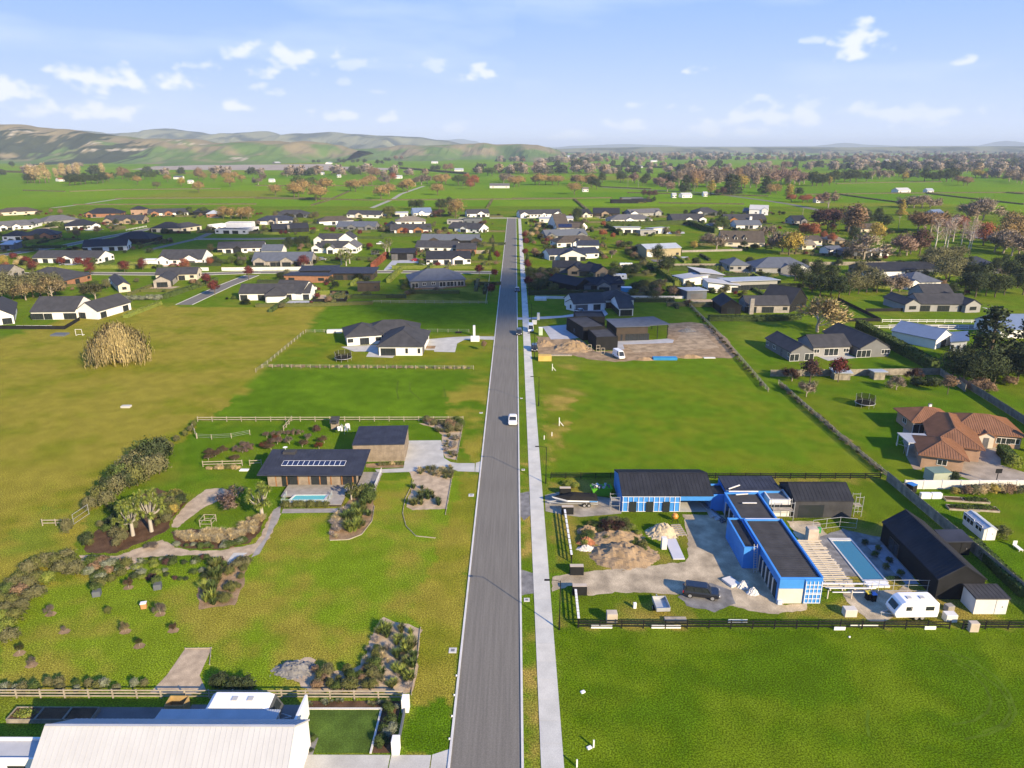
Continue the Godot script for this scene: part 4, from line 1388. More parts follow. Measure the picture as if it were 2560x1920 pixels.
func near_left() -> void:
	# ---- long white gabled house at the corner
	var h := house("white_house", "long white gabled house with ribbed white metal roof", "",[
		[V(-42.5,-48.5),V(-20.0,-48.5),7.7,3.0, "g",37.0, "white", "roof white", "W.S.W", "w", "",{"eave": 0.15, "ribs": 0.5}],
		[V(-62.0,-51.6),V(-42.3,-51.6),2.6,2.9, "f",0.0, "white", "roof white", "w.w"],
		[V(-35.0,-56.4),V(-23.4,-56.4),1.5,2.55, "M",6.0, "white", "zinc", "", "", "",{"eave": 0.1, "ribs": 0.25, "open": true}]], "frame dark")
	var fin := Mb.new()
	fin.prism([W(-21.5,0,-56.3) - h.position,W(-21.25,0,-56.3) - h.position,W(-21.25,0,-60.3) - h.position,W(-21.5,0,-60.3) - h.position],[W(-21.5,2.9,-56.3) - h.position,W(-21.25,2.9,-56.3) - h.position,W(-21.25,2.5,-60.3) - h.position,W(-21.5,2.5,-60.3) - h.position])
	part(h, "wing_wall",fin,surface("white"))
	sheet("terrace",[V(-43.5,-56.2),V(-34,-56.2),V(-34,-61.2),V(-43.5,-61.2)],0.02,mat("terrace paving",0.16,0.155,0.15,0.85,0.15,0.15))
	sheet("yard",[V(-34,-56.0),V(-21.6,-56.0),V(-21.6,-61.6),V(-34,-61.6)],0.016,mat("yard paving",0.2,0.195,0.19,0.85,0.15,0.15))
	sheet("driveway",[V(-22,-40),V(-12.0,-40),V(-12.0,-55.05),V(-22,-55.05)],0.02,concrete())
	sheet("driveway",[V(-11.9,-46),V(-8.05,-46),V(-8.05,-55.05),V(-11.9,-55.05)],0.022,concrete())
	sheet("driveway",[V(-7.95,-46),V(-6.35,-45),V(-6.35,-55.8),V(-7.95,-55.1)],0.02,concrete())
	sheet("lawn",L([-22.12,-60.93,-13.96,-61.02,-13.85,-55.29,-19.35,-55.26,-19.52,-57.21,-20.79,-57.21]),0.012,mat("clipped lawn",0.10,0.165,0.028,1.0,0.35,0.3,2.4))
	sheet("garden_bed",L([-22.16,-62.18,-11.96,-62.22,-12.05,-55.3,-13.79,-55.29,-13.92,-61.13,-21.92,-61.1]),0.016,soil("loam"))
	sheet("gravel_bed",L([-20.83,-57.13,-19.51,-57.17,-19.52,-55.05,-20.53,-55.05]),0.018,soil("grey metal"))
	var edge := thing("lawn_edging", "pale concrete edging round the clipped lawn", "edging",v3(V(-13.97,-61.05)))
	for s in [[V(-22.08,-61.02),V(-13.91,-61.05)],[V(-13.91,-61.05),V(-13.95,-55.22)]]:
		var e := Mb.new()
		e.bar(v3(s[0],0.05) - edge.position,v3(s[1],0.05) - edge.position,0.2,0.14)
		part(edge, "strip",e,mat("kerb concrete"))
	fence([V(-66,-62.5),V(-11.9,-62.5)], "rail3", "timber post and rail fence behind the long white house", "",2.6)
	for p in [V(-11.35,-61.0),V(-11.5,-55.5)]:
		crate("gate_pillar", "pillar", "square white plastered pillar beside the concrete driveway" if p.y > -58 else "square white plastered pillar at the end of the post and rail fence",p,W(0.75,1.6,0.95),surface("white"))
	var lw := thing("boundary_wall", "low dark wall between two white pillars", "wall",W(-11.4,0,-58.3))
	bx(lw, "panel",surface("slate"),W(0,0.3,0),W(0.16,0.66,4.4))
	spread_plants("shrub",["dark", "green", "grey"],L([-13.47,-61.71,-12.3,-62.05,-12.13,-57.17,-13.14,-55.71]),16,0.75, "small dark shrub in the brown bed beside the low dark wall", "shrubs in the corner bed",5)
	spread_plants("flax",["grey", "olive"],L([-22.01,-62.09,-12.93,-62.13,-13.07,-61.46,-21.81,-61.34]),22,0.45, "small pale tuft in the bed under the post and rail fence", "tufts along the fence bed",6)
	spread_plants("mound",["dark", "green"],L([-20.73,-56.99,-19.69,-56.99,-19.73,-55.4,-20.52,-55.4]),9,0.4, "dark cushion plant in the gravel bed by the white gable", "cushion plants in the gravel bed",8)
	for i in 11:
		crate("kerb_light", "light", "small white block on the kerb beside the clipped verge",V(-6.45,-57.0 - i * 1.0),W(0.16,0.2,0.16),surface("white"),0.0,null, "white blocks along the kerb") if i % 3 == 0 else null
	var cv := caravan(V(-27.5,-59.4),PI,7.2, "white caravan with grey curved nose parked behind the long white house", "",true)
	var nose := Mb.new()
	nose.prism([W(-3.62,0.96,-1.06),W(-3.62,0.96,1.06),W(-2.87,2.36,1.06),W(-2.87,2.36,-1.06)],[W(-3.68,0.98,-1.06),W(-3.68,0.98,1.06),W(-2.92,2.40,1.06),W(-2.92,2.40,-1.06)])
	part(cv, "nose_panel",nose,mat("caravan grey",0.07,0.075,0.075,0.35,0.0,0.0))
	var pb := thing("plywood_bin", "open plywood bin against the post and rail fence", "bin",W(-35.0,0,-60.6))
	for s in [[W(0,0.7,-0.72),W(1.9,1.4,0.06)],[W(0,0.7,0.72),W(1.9,1.4,0.06)],[W(-0.95,0.7,0),W(0.06,1.4,1.38)],[W(0.95,0.7,0),W(0.06,1.4,1.38)],[W(0,0.3,0),W(1.83,0.06,1.37)]]:
		bx(pb, "panel",mat("plywood",0.44,0.31,0.14,0.8,0.2,0.2,1.0),s[0],s[1])
	for i in 3:
		var x := -50.4 + i * 2.9
		var pl := thing("raised_planter",["raised timber planter full of green seedlings", "raised timber planter of dark soil, middle one of three", "raised timber planter of dark soil beside the dark terrace"][i], "planter",W(x,0,-59.8), "raised planters by the white house")
		for s in [[W(0,0.25,0.85),W(2.86,0.56,0.06)],[W(0,0.25,-0.85),W(2.86,0.56,0.06)],[W(-1.4,0.25,0),W(0.06,0.56,1.63)],[W(1.4,0.25,0),W(0.06,0.56,1.63)]]:
			bx(pl, "board",surface("paling"),s[0],s[1])
		bx(pl, "soil",soil("loam"),W(0,0.2,0),W(2.7,0.4,1.6))
		if i == 0:
			var g := Mb.new()
			g.tinted = true
			crown(g,rngs(3),W(0,0.42,0),W(1.25,0.12,0.7),60,14,0.16,HUES["lime"],0.2,-0.1)
			part(pl, "seedlings",g,leaf_mat("foliage"))
	# ---- big lawn
	sheet("sand_patch",L([-38.59,-70.46,-35.51,-70.58,-35.2,-67.51,-35.04,-66,-33.42,-63.76,-34.84,-62.97,-39.33,-63.13,-38.71,-65.99]),0.03,soil("gravel"))
	fence(L([-38.61,-70.5,-35.52,-70.6,-34.56,-67.7]), "border", "low timber edging round the sandy patch", "",2.0, "edging")
	rows("shrub",["olive", "moss", "green", "grey"],V(-55.73,-63.67),V(-40.15,-63.91),17,1.1, "small shrub in the row along the post and rail fence", "shrubs along the timber fence",0.5,0.8)
	rows("shrub",["dark", "green"],V(-33.09,-64.2),V(-27.97,-63.69),7,1.4, "dark shrub behind the white caravan", "shrubs behind the caravan",0.5)
	for k in [[V(-58.35,-76.98),1.7, "twig"],[V(-54.58,-73.58),1.0, "twig"],[V(-47.21,-73.61),1.6, "straw"],[V(-44.2,-70.95),1.3, "moss"],[V(-41.48,-73.85),1.3, "rust"],[V(-44.59,-77.04),2.0, "twig"],[V(-54.79,-67.62),1.3, "twig"],[V(-57.45,-69.57),1.5, "moss"],[V(-51.52,-82.78),1.8, "rust"]]:
		tree("bare",k[2],k[0],k[1], "thin young sapling in a mulched spot on the big lawn", "saplings on the big lawn",0.8)
		sheet("mulch_spot",[k[0] + V(-0.6,-0.35),k[0] + V(0,-0.6),k[0] + V(0.6,-0.3),k[0] + V(0.65,0.35),k[0] + V(0,0.6),k[0] + V(-0.6,0.4)],0.024,soil())
	tree("shrub", "moss",V(-51.27,-77.25),0.9, "low rounded shrub alone on the big lawn")
	for k in [[V(-54.76,-81.06), "square blue-grey planter box with citrus tree nearer the flax border"],[V(-47.52,-82.66), "square blue-grey planter box with citrus tree beside the leafy beds"]]:
		var pb2 := crate("planter_box", "planter",k[1],k[0],W(0.95,0.75,0.95),surface("slate"),0.3)
		var g := Mb.new()
		g.tinted = true
		crown(g,rngs(int(k[0].x * 10)),W(0,1.25,0),W(0.7,0.55,0.7),60,22,0.13,HUES["green"],0.2,-0.4)
		part(pb2, "citrus_foliage",g,leaf_mat("foliage"))
	crate("bee_hive", "hive", "small orange and white box standing on the big lawn",V(-47.27,-78.35),W(0.65,0.7,0.55),mat("hive orange",0.55,0.27,0.12,0.7),0.25,surface("white"))
	# bed with flaxes at the edge of the lawn
	sheet("garden_bed",L([-40.11,-78.01,-42.19,-82.29,-41.85,-87.25,-41.89,-93.38,-38.83,-92.43,-36.37,-83.64,-35.9,-79.01,-39.15,-78.21]),0.02,soil(),0.3,3)
	spread_plants("flax",["green", "moss", "lime"],L([-40.01,-78.5,-41.56,-81.51,-42.06,-86.96,-41.68,-91.47,-39.6,-87.26,-38.82,-81.52,-38.48,-78.75]),16,1.6, "tall striped flax in the bed at the lawn's edge", "flaxes at the lawn edge",9)
	spread_plants("mound",["moss", "olive"],L([-37.82,-79.74,-39.43,-85.55,-39.55,-91.17,-38.12,-89.94,-36.68,-83.64,-36.28,-79.62]),16,0.75, "brown green ground cover mound in the flax bed", "ground cover in the flax bed",10)
	# bed at the street corner of the lawn
	sheet("garden_bed",L([-17.23,-73.96,-16.44,-76.69,-14.84,-75.77,-12.88,-75.09,-11.35,-74.2,-11.2,-70.78,-10.89,-66.29,-11.14,-63.42,-18.12,-63.39,-21.99,-63.37,-24.3,-65.31,-26.36,-66.6,-26.73,-67.35,-24.21,-69.11,-22.77,-68.72,-22.73,-66.61,-18.89,-66.82,-17.52,-67.77,-17.23,-70.35]),0.02,soil("gravel"),0.35,4)
	spread_plants("flax",["green", "moss", "lime"],L([-16.77,-73.74,-15.81,-75.53,-12.85,-74.87,-11.39,-69.17,-11.28,-65.37,-12.34,-63.94,-15.55,-64.27,-15.4,-69.15]),40,1.15, "spiky flax in the sandy bed at the street corner", "flaxes in the street corner bed",11)
	spread_plants("shrub",["moss", "olive", "green", "rust"],L([-22.52,-66.8,-18.84,-66.63,-15.99,-66.64,-16.58,-71.17,-15.96,-70.76,-14.98,-63.92,-22.04,-63.55]),34,0.95, "bushy shrub in the bed along the timber fence", "shrubs in the street corner bed",12)
	spread_plants("tussock",["straw", "olive", "twig"],L([-17.31,-72.86,-13.15,-73.97,-11.39,-69.17,-11.21,-63.94,-17.41,-63.56,-17.01,-67.2]),50,0.8, "fine tussock clump in the sandy bed at the street corner", "tussocks in the street corner bed",13)
	heap("heap of grey prunings beside the street corner bed",V(-24.79,-66.98),2.6,1.6,0.7,soil("grey metal"),4)
	fence(L([-11.45,-74.42,-11.15,-69.37,-11.03,-63.07]), "border", "low dark timber edging along the street corner bed", "",2.0, "edging")
	# ---- timber house with solar panels
	var s := house("timber_house", "single-storey timber house with dark lean-to roof and solar panels", "",[
		[V(-42.6,-112.9),V(-27.4,-113.0),6.3,2.75, "m",6.0, "board", "navy", ".s.s.s", "w", "s",{"eave": 1.3, "ribs": 0.55}],
		[V(-42.4,-119.0),V(-33.2,-119.0),1.6,3.3, "f",0.0, "board", "navy", "", "w", ""]], "frame dark")
	for i in 8:
		bx(s, "cedar_jamb",surface("cedar"),W(-41.2 + i * 1.9,1.3,-112.94) - s.position,W(0.18,2.6,0.1))
	for i in 12:
		var f := (i + 0.5) / 12.0
		var a := W(lerpf(-40.6,-29.6,f),0,-115.4)
		var sp := Mb.new()
		var tb := Transform3D(Basis(Vector3.RIGHT,deg_to_rad(6.0)),W(a.x,2.75 + 2.5 * tan(deg_to_rad(6.0)) + 0.27,a.z) - s.position)
		sp.boxt(tb,W(0.86,0.05,1.62))
		var pnl := part(s, "solar_panel",sp,mat("solar cell",0.012,0.016,0.05,0.18,0.0,0.0))
		var fr := Mb.new()
		for z in [-0.82,0.82]: fr.boxt(tb * Transform3D(Basis(),W(0,0.01,z)),W(0.92,0.06,0.05))
		for x in [-0.44,0.44]: fr.boxt(tb * Transform3D(Basis(),W(x,0.01,0)),W(0.05,0.06,1.6))
		part(pnl, "frame",fr,surface("frame light"))
	bx(s, "roof_light",surface("charcoal"),W(-40.4,3.75,-119.2) - s.position,W(2.2,0.5,1.3))
	var dish := Mb.new()
	dish.lathe([V(0.02,3.5),V(0.03,4.3),V(0.4,4.45),V(0.42,4.5),V(0.0,4.42)],14,W(-41.3,0,-119.6) - s.position)
	part(s, "satellite_dish",dish,surface("white"))
	# decks and plunge pool
	var dk := thing("timber_deck", "weathered grey deck between the timber house and its plunge pool", "deck",W(-34,0,-110))
	var z := -112.7
	while z < -105.6:
		var bm := Mb.new()
		bm.box(W(0.2,0.36,z + 110.0),W(10.6 if z < -108.6 else 2.6,0.08,0.27))
		if z >= -108.6: bm.v = PackedVector3Array(Array(bm.v).map(func(q): return q + W(4.2,0,0)))
		part(dk, "plank",bm,surface("deck"))
		z += 0.29
	var fr2 := Mb.new()
	fr2.box(W(0.2,0.16,-0.65),W(10.5,0.32,3.9))
	fr2.box(W(4.4,0.16,2.85),W(2.5,0.32,3.0))
	part(dk, "frame",fr2,surface("umber"))
	var pc := [V(-37.0,-106.75),V(-31.5,-106.95),V(-31.4,-108.7),V(-36.6,-108.6)]
	var plg := crate("pool_surround", "pool wall", "pale plastered box of the plunge pool",V(-34.2,-107.7),W(6.0,0.4,2.6),surface("plaster"))
	pool(pc, "turquoise plunge pool in front of the timber house",Color(0.16,0.56,0.52),0.3,0.45)
	fence([V(-38.2,-109.0),V(-38.2,-106.0),V(-30.6,-106.0),V(-30.6,-109.0)], "pool", "clear glass fence round the plunge pool", "",1.6)
	rows("mound",["olive", "moss"],V(-37.6,-105.4),V(-30.6,-105.6),9,0.9, "clipped brown green hedge plant in front of the plunge pool", "plants below the plunge pool",0.1,0.8)
	sheet("paved_path",[V(-37.4,-103.3),V(-28.6,-103.6),V(-28.7,-105.0),V(-37.6,-104.8)],0.03,surface("deck"))
	var dk2 := thing("balcony_deck", "raised deck with white balustrade at the end of the timber house", "deck",W(-25.4,0,-113.5))
	bx(dk2, "floor",surface("deck"),W(0,0.45,0),W(3.4,0.14,8.4))
	for q in [[-1.6,4.1],[1.6,4.1],[1.6,0.0],[1.6,-4.1],[0.0,4.1],[1.6,2.0],[1.6,-2.0]]:
		bx(dk2, "post",surface("deck"),W(q[0],0.7,q[1]),W(0.09,1.5,0.09))
	for y in [0.75,0.98,1.2,1.42]:
		var rm := Mb.new()
		rm.box(W(0,y,4.1),W(3.2,0.05,0.04))
		rm.box(W(1.6,y,0.0),W(0.04,0.05,8.2))
		part(dk2, "rail",rm,surface("frame light"))
	var st := thing("outdoor_sofa", "dark cushioned seat on the raised deck", "sofa",W(-24.3,0.52,-112.2))
	for b in [[W(0,0.2,0),W(0.7,0.4,1.8), "seat"],[W(0.32,0.55,0),W(0.14,0.4,1.8), "backrest"]]:
		bx(st,b[2],surface("slate"),b[0],b[1])
	# garage of boards
	var gar := house("timber_garage", "tall timber clad garage with flat dark roof beside the concrete drive", "",[
		[V(-30.0,-123.1),V(-20.55,-123.6),8.6,3.35, "m",1.5, "board", "navy", "", "", "g",{"eave": 0.1, "ribs": 0.6}]], "frame dark", "board", "garage")
	for i in 31:
		var f := (i + 0.5) / 31.0
		bx(gar, "batten",surface("board"),v3(V(-29.95,-123.08).lerp(V(-20.6,-123.58),f),1.65) - gar.position,W(0.05,3.3,0.05))
	sheet("driveway",L([-21.42,-133.4,-14.73,-133.61,-13.35,-124.99,-11.99,-123.16,-10.55,-122.65,-7.43,-122.67,-7.23,-118.91,-10.28,-119.14,-12.67,-121.12,-19.15,-118.86,-24.71,-118.35,-25.4,-119.82,-20.33,-120.43]),0.03,concrete())
	sheet("driveway",L([-7.23,-122.82,-6.23,-123.55,-6.39,-118.72,-7.17,-118.91]),0.03,concrete())
	sheet("garden_bed",L([-27.58,-122.32,-20.72,-123.13,-20.37,-120.73,-25.54,-120.56,-27.28,-120.8]),0.02,soil())
	rows("mound",["moss", "straw", "olive"],V(-25.3,-121.57),V(-20.79,-122.1),9,0.6, "small mound plant below the timber garage wall", "plants below the garage wall",0.2,0.8)
	# bed between garage drive and street
	sheet("garden_bed",L([-20.55,-142.91,-11.24,-143.28,-10.88,-141.61,-10.99,-124.21,-13.02,-125,-14.21,-128.25,-14.78,-136.47,-16.83,-140.27]),0.02,soil("gravel"),0.2,6)
	spread_plants("tussock",["olive", "moss", "twig"],L([-20.1,-143.25,-11.26,-143.62,-10.97,-132.85,-11.01,-124.47,-13.66,-127.15,-14.54,-136.47]),60,0.95, "tussock clump in the bed between garage drive and street", "tussocks by the garage drive",21)
	spread_plants("shrub",["olive", "rust", "green"],L([-20.15,-143.58,-11.29,-143.96,-11.18,-139.01,-14.66,-137.72]),18,1.3, "small shrub at the fence end of the drive bed", "shrubs by the garage drive",22)
	sheet("garden_bed",L([-19.15,-118.86,-17.64,-120.1,-11.35,-120.62,-11.1,-118.9,-11.09,-104.89,-16.39,-104.48,-17.68,-105.65,-17.77,-113.26,-17.87,-115.54]),0.02,soil("gravel"),0.25,7)
	spread_plants("tussock",["moss", "straw", "olive"],L([-18.21,-119.6,-11.37,-120.87,-11.06,-114.65,-15.64,-117.43,-17.3,-117.42]),34,1.0, "round tussock on the top edge of the street bed", "tussocks in the street bed",23)
	spread_plants("flax",["green", "moss", "dark"],L([-18.32,-111.49,-16.53,-114.62,-14.51,-111.07,-11.63,-105.68,-16.87,-105.26]),20,1.3, "spiky flax in the street bed below the drive", "flaxes in the street bed",24)
	fence(L([-17.97,-115.54,-17.81,-112.81,-18.22,-108.09,-17.9,-103.31,-16.77,-99.24,-14.86,-96.28,-11.91,-95.72]), "border", "curving timber edging across the lawn", "",1.6, "edging")
	fence(L([-10.97,-142.95,-10.86,-123.95]), "border", "straight timber edging beside the verge above the drive", "",2.0, "edging")
	fence(L([-11.1,-118.9,-11.01,-102.96]), "border", "straight timber edging beside the verge below the drive", "",2.0, "edging")
	# island bed below the raised deck
	sheet("garden_bed",L([-27.59,-95.05,-28.35,-97.08,-28.48,-103.26,-27.8,-105.21,-27.45,-109.73,-23.93,-109.74,-22.98,-105.63,-22.49,-101.03,-23.26,-96.76,-24.86,-95.23]),0.02,soil(),0.2,8)
	spread_plants("flax",["green", "moss", "lime"],L([-26.57,-105.62,-23.74,-107.65,-22.74,-101.4,-23.58,-97.45,-25.97,-97.09,-26.69,-100.28]),26,1.5, "large flax in the island bed below the raised deck", "flaxes in the island bed",25)
	spread_plants("tussock",["straw", "twig"],L([-27.66,-95.72,-28.17,-97.43,-28.19,-103.65,-27.34,-104.82,-27.23,-100.28,-26.71,-95.72]),22,1.1, "straw tussock on the outer side of the island bed", "tussocks in the island bed",26)
	spread_plants("shrub",["green", "moss"],L([-27.06,-109.73,-23.89,-109.53,-23.31,-106.43,-26.27,-106.02]),8,1.7, "leafy shrub at the deck end of the island bed", "shrubs in the island bed",27)
	tree("cabbage", "moss",V(-27.19,-108.05),3.2, "young cabbage tree beside the raised deck")
	tree("cabbage", "lime",V(-40.06,-102.08),5.6, "cabbage tree with pale trunk in front of the timber house", "",1.15)
	fence(L([-27.57,-94.98,-24.86,-95.23,-23.25,-96.69,-22.45,-100.85,-22.98,-105.63]), "border", "curved timber edging round the island bed", "",1.5, "edging")
	# fences,coop,washing
	fence(L([-67.71,-143.72,-55.3,-143.78]), "rail", "weathered post and rail fence above the orchard", "weathered fence of the orchard lot",3.2)
	fence(L([-55.3,-143.78,-11.05,-144.17]), "rail", "weathered post and rail fence behind the timber garage", "weathered fence of the orchard lot",3.2)
	fence(L([-47.76,-138.53,-47.74,-144.15]), "rail", "short fence leg between orchard and hen run", "",1.8)
	fence(L([-67,-139.42,-63.95,-134.43]), "rail", "short slanting rail beside the orchard corner", "",2.5)
	fence(L([-64.01,-134.31,-60.79,-133.84,-57.07,-134.46,-53.98,-136.31]), "wire", "thin wire fence across the orchard grass", "",4.0)
	var coop := house("hen_house", "small timber hen house with dark pitched roof at the fence", "",[[V(-38.11,-139.21),V(-36.72,-139.22),1.6,1.5, "m",20.0, "board", "charcoal", "q", "", "",{"eave": 0.2}]], "frame dark", "board", "hen house")
	tree("shrub", "plum",V(-40.78,-137.93),1.5, "dark purple bush beside the hen house")
	for i in 6:
		tree("bare", "pink",V(-50.01,-134.79).lerp(V(-43.76,-135),i / 5.0) + V(0,-0.3 * i),1.6, "leafless fruit bush in the back row of the orchard", "orchard bushes",1.0)
	for i in 12:
		var hue: String = ["rust", "pink", "scarlet", "rust", "pink", "rust"][i % 6]
		var q := V(-56.97,-124.28).lerp(V(-51.62,-131.51),fposmod(i * 0.37,1.0)) + V((i % 3) * 2.6 - 1.0,(i % 4) * 1.1 - 2.0)
		tree("bare",hue,q,1.7, "rusty leaved fruit bush in the orchard grass", "orchard bushes in leaf",1.2)
	for k in [[V(-47.23,-128.67), "rust"],[V(-46.89,-131.53), "pink"],[V(-44.49,-131.54), "twig"],[V(-41.57,-130.11), "rust"],[V(-41.54,-133.32), "twig"],[V(-38.07,-129.27), "scarlet"],[V(-37.78,-132.15), "rust"]]:
		tree("bare",k[1],k[0],1.9, "fruit bush between the orchard and the timber garage", "orchard bushes by the garage",1.15)
	fence(L([-57.23,-120.93,-50.19,-121.46]), "rail", "low berry frame of timber rails beside the orchard", "berry frames",3.0)
	fence(L([-48.8,-121.47,-46.75,-121.73]), "rail", "low berry frame beside the house shadow", "berry frames",3.0)
	rows("mound",["straw", "moss"],V(-56.5,-119.93),V(-50.09,-120.31),9,0.6, "low berry plant under the timber frame", "berry plants",0.2)
	crate("cold_frame", "cover", "flat white cover lying by the berry frame",V(-49.15,-119.47),W(1.6,0.12,0.9),surface("white"))
	var cl := thing("clothes_line", "rotary clothes line hung with white washing", "clothes line",v3(V(-34.78,-136.7)))
	var cp := Mb.new()
	cp.tube([W(0,-0.05,0),W(0,2.1,0)],[0.03,0.025],8)
	for i in 4:
		var a := TAU * i / 4 + 0.3
		cp.tube([W(0,1.7,0),W(cos(a) * 1.5,2.1,sin(a) * 1.5)],[0.015,0.012],5)
	part(cl, "frame",cp,surface("galvanised"))
	var rr := rngs(8)
	for i in 16:
		var a := rr.randf() * TAU
		var d := rr.randf_range(0.7,1.5)
		var m := Mb.new()
		m.boxt(Transform3D(Basis(Vector3.UP,a + 1.2),W(cos(a) * d,1.6 - rr.randf() * 0.2,sin(a) * d)),W(rr.randf_range(0.35,0.8),rr.randf_range(0.5,0.9),0.03))
		part(cl, "washing",m,mat("white linen",0.8,0.8,0.8,0.9,0.0,0.05))
	# ---- native garden on the paddock side
	sheet("gravel_path",L([-61.55,-89.21,-62.59,-90.73,-59.76,-90.74,-57.26,-90.44,-54.49,-93.29,-52.7,-94.94,-51.7,-94.28,-49.75,-92.99,-47.3,-92.04,-42.92,-92.06,-38.32,-94.01,-38.39,-96.69,-39.14,-103.99,-37.41,-103.23,-36.83,-95.68,-37.65,-91.45,-39.92,-89,-42.07,-89.89,-45.76,-90.8,-50.62,-90.47,-54.12,-90.15,-52.89,-88.35,-53.95,-86.6,-54.72,-87.46,-54.8,-89.54]),0.026,soil("gravel"),0.25,10)
	sheet("gravel_path",L([-53.03,-98.73,-53.81,-101.27,-53.96,-106.71,-52.97,-111.78,-51.16,-112.23,-48.44,-111.36,-47.8,-109.64,-49.32,-107.54,-50.85,-104.72,-51.67,-100.54,-51.96,-98.73]),0.028,soil("gravel"),0.2,11)
	sheet("paving",L([-40.84,-88.4,-40.66,-91.44,-38.65,-91.45,-39.15,-90.52,-39.54,-88.4]),0.036,concrete())
	sheet("timber_path",L([-37.77,-92.4,-37.49,-95.68,-39.04,-104.38,-38.31,-105.97,-37.3,-102.09,-36.84,-91.15,-37.69,-90.22]),0.04,surface("deck"))
	sheet("garden_bed",L([-62.11,-91.35,-63.9,-93.9,-64.17,-100.12,-64.75,-104.66,-63.97,-108.73,-61.72,-112.18,-57.56,-109.6,-54.35,-106.71,-54.18,-101.27,-53.06,-98.02,-54.59,-95.27,-57.75,-91.37]),0.022,soil("loam"),0.4,12)
	sheet("garden_bed",L([-52.39,-97.33,-49.84,-98.39,-45.11,-97.7,-42.31,-98.77,-42.21,-102.07,-39.45,-102.08,-38.86,-97.04,-39.38,-94.01,-43.1,-92.54,-47.5,-92.52,-50.03,-93.64]),0.022,soil("loam"),0.3,13)
	spread_plants("tussock",["straw"],L([-52.08,-96.64,-50.12,-96.99,-44.84,-97.01,-42.05,-98.07,-42.02,-102.07,-39.82,-102.08,-39.44,-95.67,-43.79,-94.32,-48.95,-94.3]),75,1.15, "golden tussock in the thick band beside the gravel path", "golden tussocks by the path",31)
	spread_plants("mound",["grey", "green"],L([-51.38,-93.96,-48.53,-93.32,-43.67,-93.99,-39.09,-95.67,-39.5,-94.33,-43.16,-92.7,-49.24,-92.99]),30,0.6, "grey green ground cover below the golden tussocks", "ground cover by the path",32)
	tree("cabbage", "lime",V(-57.7,-96.27),6.0, "stout cabbage tree with pale trunk beside the gravel path", "",1.05)
	tree("cabbage", "lime",V(-55.48,-97.49),7.2, "tallest cabbage tree with forked pale trunk in the native garden", "",0.9)
	spread_plants("shrub",["dark", "olive", "green", "moss"],L([-62.29,-91.98,-63.91,-94.23,-64.17,-100.12,-65.16,-105.45,-63.94,-107.89,-58.21,-98.35,-58.25,-92.31]),24,1.5, "dense native shrub below the cabbage trees", "native shrubs under cabbage trees",33,0.95)
	spread_plants("shrub",["lime", "moss", "olive"],L([-59.7,-107.91,-58.54,-109.59,-55.27,-107.93,-54.61,-104.71,-54.21,-100.53,-55.18,-98.37,-58.18,-103.91]),18,1.3, "lime green shrub between cabbage trees and gravel path", "lime shrubs by the path",34)
	for k in [[V(-57.28,-108.55), "yellow"],[V(-56.69,-108.97), "yellow"],[V(-54.83,-103.54), "yellow"]]:
		tree("shrub",k[1],k[0],1.4, "bright yellow flowering shrub beside the gravel path", "yellow shrubs",1.1)
	tree("shrub", "dark",V(-54.74,-106.3),1.8, "dark rounded shrub beside the yellow shrubs")
	for k in [[V(-68.66,-104.26), "olive",2.4],[V(-68.25,-106.24), "moss",3.2],[V(-66.49,-105.45), "olive",2.8],[V(-68.3,-109.55), "dark",3.6],[V(-66.93,-109.56), "olive",3.6],[V(-68.82,-113.95), "green",4.0],[V(-66.3,-112.16), "dark",3.4],[V(-68.32,-115.33), "olive",4.2],[V(-65.35,-113.06), "moss",4.0],[V(-66.35,-116.74), "dark",4.2],[V(-68.16,-119.14), "olive",4.2],[V(-64.66,-115.81), "olive",4.4],[V(-66.54,-120.14), "dark",4.8],[V(-63.71,-117.71), "olive",4.0],[V(-65.79,-122.16), "dark",5.0],[V(-67.9,-121.64), "green",5.2],[V(-66.58,-124.77), "moss",4.2],[V(-67.04,-129.15), "olive",1.6],[V(-67.23,-132.62), "olive",1.5],[V(-66.92,-135.63), "moss",1.4],[V(-66.81,-138.14), "olive",1.4],[V(-67.19,-140.72), "moss",1.4],[V(-66.69,-126.93), "olive",2.0]]:
		tree("shrub",k[1],k[0],k[2], "tall olive native shrub in the belt along the dry paddock", "native shrubs along the dry paddock",0.8)
	fence(L([-73.2,-99.18,-69.13,-99.31]), "rail", "short weathered rail and gate in the dry paddock", "",2.5)
	fence(L([-68.56,-99.56,-68.09,-102.91]), "mesh", "slanting metal gate between the paddock rail and the native shrubs", "",3.0, "gate")
	tree("shrub", "olive",V(-67.9,-96.91),2.6, "narrow shrub at the end of the paddock rail", "",0.6)
	for k in [[V(-66.89,-85.97), "olive"],[V(-66.33,-87.12), "moss"],[V(-65.42,-88), "olive"],[V(-63.94,-87.71), "moss"],[V(-63.35,-88.9), "olive"],[V(-61.66,-87.14), "moss"],[V(-62.27,-85.99), "olive"],[V(-60.36,-86), "olive"]]:
		tree("shrub",k[1],k[0],2.0, "brown green shrub in the mass beyond the gravel path", "shrubs beyond the gravel path",1.05)
	for k in [[V(-66.64,-82.45), "olive"],[V(-66.58,-83.79), "moss"],[V(-66.69,-81.14), "green"],[V(-64.8,-82.72), "olive"],[V(-64.24,-83.8), "moss"],[V(-62.84,-83.8), "lime"],[V(-64.53,-80.64), "rust"],[V(-62.84,-79.89), "olive"],[V(-64.12,-78.64), "moss"],[V(-62.31,-77.68), "olive"],[V(-63.89,-76.96), "olive"],[V(-61.95,-75.8), "moss"],[V(-63.23,-75.34), "lime"],[V(-61.6,-73.55), "lime"],[V(-61.29,-72.25), "lime"],[V(-60.03,-71.83), "olive"],[V(-62.26,-80.65), "olive"],[V(-65.92,-78.88), "moss"]]:
